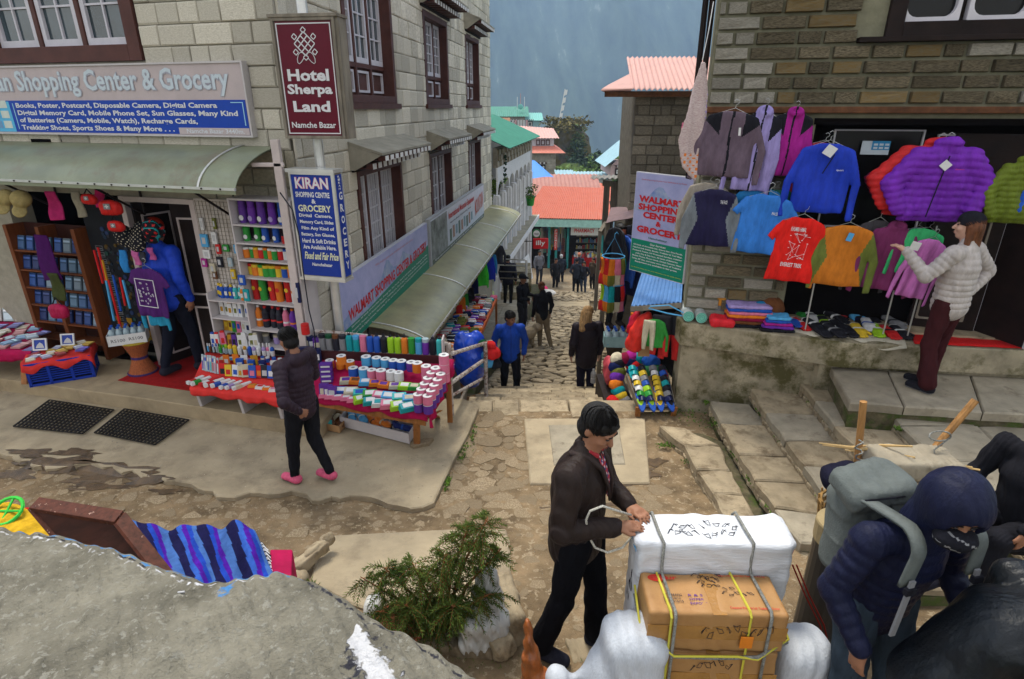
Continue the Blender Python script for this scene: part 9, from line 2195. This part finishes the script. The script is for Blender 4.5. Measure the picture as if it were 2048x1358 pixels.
for sx,lab in((-.225,'left'),(.22,'right')):
 X=CB.x+sx;rope('grey rope running over bundle and cartons, the %s of two'%lab,[(X+.02,2.60,.4),(X,2.58,1.36),(X,2.55,1.395),(X,2.40,1.40),(X+.01,2.315,1.39),(X+.01,2.31,1.25),(X+.01,2.29,1.22),(X+.015,2.05,1.222),(X+.015,2.035,1.2),(X+.02,2.03,.55)],.008,M_rope)
for sx,lab in((-.24,'left'),(.13,'right')):
 X=CB.x+sx;b=MB();b.tube([(X,2.305,1.0),(X,2.305,1.215),(X+.01,2.06,1.218),(X+.012,2.04,1.2),(X+.02,2.04,.6)],.006,4);tag(b.build('yellow_strap',M_strap),'yellow plastic strap round the cartons, the %s of two'%lab,'strap')
rope('grey rope tied level round the cartons',[(CB.x-.34,2.3,1.08),(CB.x-.345,2.1,1.04),(CB.x-.2,2.03,.965),(CB.x,2.025,.96),(CB.x+.2,2.025,.965),(CB.x+.345,2.06,1.02),(CB.x+.345,2.3,1.08)],.009,M_rope)
rope('yellow strap sagging level round the cartons',[(CB.x-.345,2.3,1.14),(CB.x-.35,2.1,1.06),(CB.x-.2,2.022,.975),(CB.x+.1,2.02,.975),(CB.x+.2,2.02,.955),(CB.x+.35,2.06,1.04),(CB.x+.35,2.3,1.1)],.006,M_strap,'yellow_strap','strap')
rope('loop of white twisted cord in the hands of the man in brown',[at(x,y,d)for x,y,d in((1262,1030,2.5),(1230,1020,2.42),(1205,1012,2.38),(1180,1022,2.36),(1172,1040,2.38),(1176,1070,2.4),(1190,1095,2.4),(1215,1105,2.4),(1245,1095,2.42),(1262,1075,2.45))],.006,mat('white_cord',(.5,.48,.42),rough=.9,var=.5,scale=120))
for i in range(2):rope('thin red cord hanging right of the load, the %s one'%('inner','outer')[i],[at(x+i*8,y,2.35)for x,y in((1585,1130),(1610,1190),(1640,1250),(1655,1320),(1662,1370))],.004,cloth((.2,.015,.01)))
def sack(lab,c,r,neck=None,seed=0,wr=None):
 s=Soft(.012,.05);s.box(c,(r[0]*.98,r[1]*.9,r[2]*.96),.11,rot=(0,.12 if neck else-.05,.1))
 if neck:s.cap(tuple(np.array(c)+np.array(neck)*.6),tuple(np.array(c)+np.array(neck)),.09,.018,k=.06);s.cap(tuple(np.array(c)+np.array(neck)),tuple(np.array(c)+np.array(neck)*1.28+(0,0,.02)),.02,.07,k=.01)
 s.warp(lambda P:wob(P,11,.007,seed)+.0012*np.abs(np.sin(P[...,0]*34+9*P[...,2]+2*np.sin(P[...,2]*14))));o=obj('white_sack',s.mesh('white_sack',[M_polyb]),None,(0,0,0));return tag(o,lab,'sack')
a_=at(1258,1310,2.12);sack('full pale woven sack tied at the neck, left of the cartons',tuple(a_-Vector((0,0,.06))),(.165,.17,.28),(-.27,-.03,-.06),1)
a_=at(1600,1330,2.15);o=sack('full pale woven sack with black marks, right of the cartons',tuple(a_-Vector((0,0,.08))),(.14,.15,.31),None,2);scrib(o,a_.x+.02,a_.x+.09,a_.z-.1,a_.z+.05,lambda x,z:(x,a_.y-.165,z),3,LT_B,.002,8)
# litter bin, basket, sticks
BN=thing('black_drum','black drum with a cardboard lid used as a bin, right of the load','bin',(at(1688,1045,2.75).x,2.75,.3));b=MB();b.lathe([(.12,0),(.135,.02),(.135,.70),(.14,.74)],24);b.build('drum',mat('drum_black',(.02,.02,.02),rough=.3,spec=.4),BN,smooth=False)
zt_=at(1688,1045,2.75).z-.3;b=MB();b.lathe([(.142,zt_-.13),(.145,zt_-.01),(.14,zt_),(.10,zt_+.004),(.0,zt_+.002)],24);b.build('cardboard_lid',mat('lid_card',(.30,.23,.12),rough=.8,var=.2,bump=.5,bscale=30),BN)
DK=thing('porter_basket','woven porter basket full of dark clothes with rope and two bamboo props','basket',at(1700,1010,3.05));b=MB()
for k in range(6):r_=.17-.012*k;b.tube([(r_*math.cos(t*.4),r_*math.sin(t*.4),-.045*k)for t in range(16)],.011,5,closed=True)
b.build('cane_ring',mat('basket_cane',(.26,.15,.05),rough=.7,var=.4,bump=.5),DK)
for k in range(14):t=k*.449;m=MB();m.tube([(.18*math.cos(t),.18*math.sin(t),.03),(.10*math.cos(t),.10*math.sin(t),-.6)],.007,4);m.build('stake',MATS['basket_cane'],DK)
soft_item('dark_clothes','black and navy clothes heaped in the porter basket','clothes',at(1695,958,3.05),(.16,.13,.10),pk((.012,.012,.025)),21);soft_item('blue_garment','bright blue garment on the dark clothes in the basket','clothes',at(1718,942,3.0),(.06,.05,.03),pk((.01,.05,.4)),22)
M_bam=mat('bamboo',(.33,.17,.06),rough=.5,var=.35,scale=6,stretch=(6,6,.7));M_cane2=mat('split_cane',(.5,.34,.15),rough=.6,var=.25,scale=10)
for(x0,y0,x1,y1,w,lab)in((1710,965,1727,803,.021,'upright bamboo prop tied to the basket'),(1845,925,1951,800,.021,'slanting bamboo prop beyond the rucksack')):
 b=MB();b.tube([at(x0,y0,3.1),at((x0+x1)/2,(y0+y1)/2,3.14),at(x1,y1,3.15)],w,8);tag(b.build('bamboo_prop',M_bam),lab,'pole')
for i,(x0,y0,x1,y1)in enumerate(((1638,886,1830,915),(1645,890,1900,925),(1690,900,1960,940),(1700,893,1825,893),(1740,905,1945,935),(1840,913,1905,930))):b=MB();b.tube([at(x0,y0,3.25),at((x0+x1)/2,(y0+y1)/2-2,3.1),at(x1,y1,2.95)],[.004,.010,.006],5);tag(b.build('split_cane',M_cane2),'split cane, %s of the loose bundle across the basket'%('leftmost','longest','lowest','short topmost','second lowest','thick rightmost')[i],'cane','split canes across the basket')
rope('grey and pink rope wound round the upright bamboo prop',[at(1718+9*math.sin(k*1.7),880+k*5.2,3.02+.03*math.cos(k*1.7))for k in range(30)],.005,M_rope);rope('rope loop round the slanting bamboo prop',[at(1880+22*math.cos(k*.5),872+10*math.sin(k*.5),3.05+.02*math.sin(k))for k in range(14)]+[at(1868,900,3.0),at(1872,925,3.0)],.005,M_rope)
rope('dark strap hanging from the basket rim',[at(x,y,2.95)for x,y in((1668,985),(1655,1010),(1640,1050),(1628,1080))],.012,M_dkwood,'strap','strap')
s=Soft(.014,.02);s.box((0,0,0),(.24,.12,.06),.02);s.warp(lambda P:wob(P,17,.008));o=obj('stone_block',s.mesh('stone_block',[M_slabg]),None,at(1825,925,3.0),(0,0,-.1));tag(o,'grey stone block behind the rucksack','stone')
# weeds and moss
def weeds(name,label,regions,n,seed,m,hgt=.03,w=.012):
 rd=random.Random(seed);b=MB()
 for(x,y,z,rx,ry)in regions:
  c=atz(x,y,z)
  for i in range(n):
   px_,py_=c.x+rd.gauss(0,rx),c.y+rd.gauss(0,ry);a=rd.uniform(0,6.28);l=hgt*rd.uniform(.4,1.3);d=Vector((math.cos(a)*l*.7,math.sin(a)*l*.7,l*.7));q=Vector((-math.sin(a),math.cos(a),0))*w*rd.uniform(.5,1);p=Vector((px_,py_,z));b.add([p,p+d*.6+q,p+d,p+d*.6-q],[(0,1,2,3)])
 o=b.build(name,m);o['kind']='stuff';return tag(o,label,'weeds')
M_weed=mat('weed_leaf',(.07,.13,.015),rough=.7,var=.4,scale=4,island=.5)
weeds('weeds','small green weeds growing between the stones and along the step risers',[(1385,830,.03,.12,.10),(1460,800,.05,.1,.05),(1405,815,.03,.1,.06),(1350,822,.0,.1,.08),(1430,850,.03,.08,.1),(1330,892,.03,.05,.02),(1380,925,.03,.04,.03),(945,870,.0,.02,.12),(925,905,.0,.02,.1),(895,965,.0,.015,.08)]+[(1480+k*22,900+k*38,.06,.025,.06)for k in range(6)]+[(1558+k*24,875+k*38,.18,.025,.06)for k in range(7)]+[(1612+k*22,800+k*30,.3,.025,.05)for k in range(5)]+[(1700,790,.6,.03,.04),(1510,785,.2,.06,.03),(1800,860,.62,.02,.02)],90,5,M_weed)
weeds('riser_weeds','tufts of moss and weeds growing along the risers of the stone steps',[(x-7,y+4,zl,.02,.05)for(zt,Lp,Rp),zl in zip(tiers[1:],(.16,.29,.43,.57))for x,y in Lp[:-1]],110,15,M_weed,.028,.010)
weeds('grass_patch','patch of grass at the foot of the juniper and the root',[(960,1320,.26,.09,.06),(1000,1345,.26,.08,.05),(920,1340,.26,.08,.05),(615,1180,.3,.03,.03),(1245,1345,.3,.1,.05)],260,6,M_weed,.05,.004)
weeds('leafy_weeds','lush green weeds on the bank at the right edge',[(2010,985,.62,.08,.05),(1985,1000,.62,.07,.05),(2035,1010,.62,.07,.04)],260,7,M_weed,.05,.016)
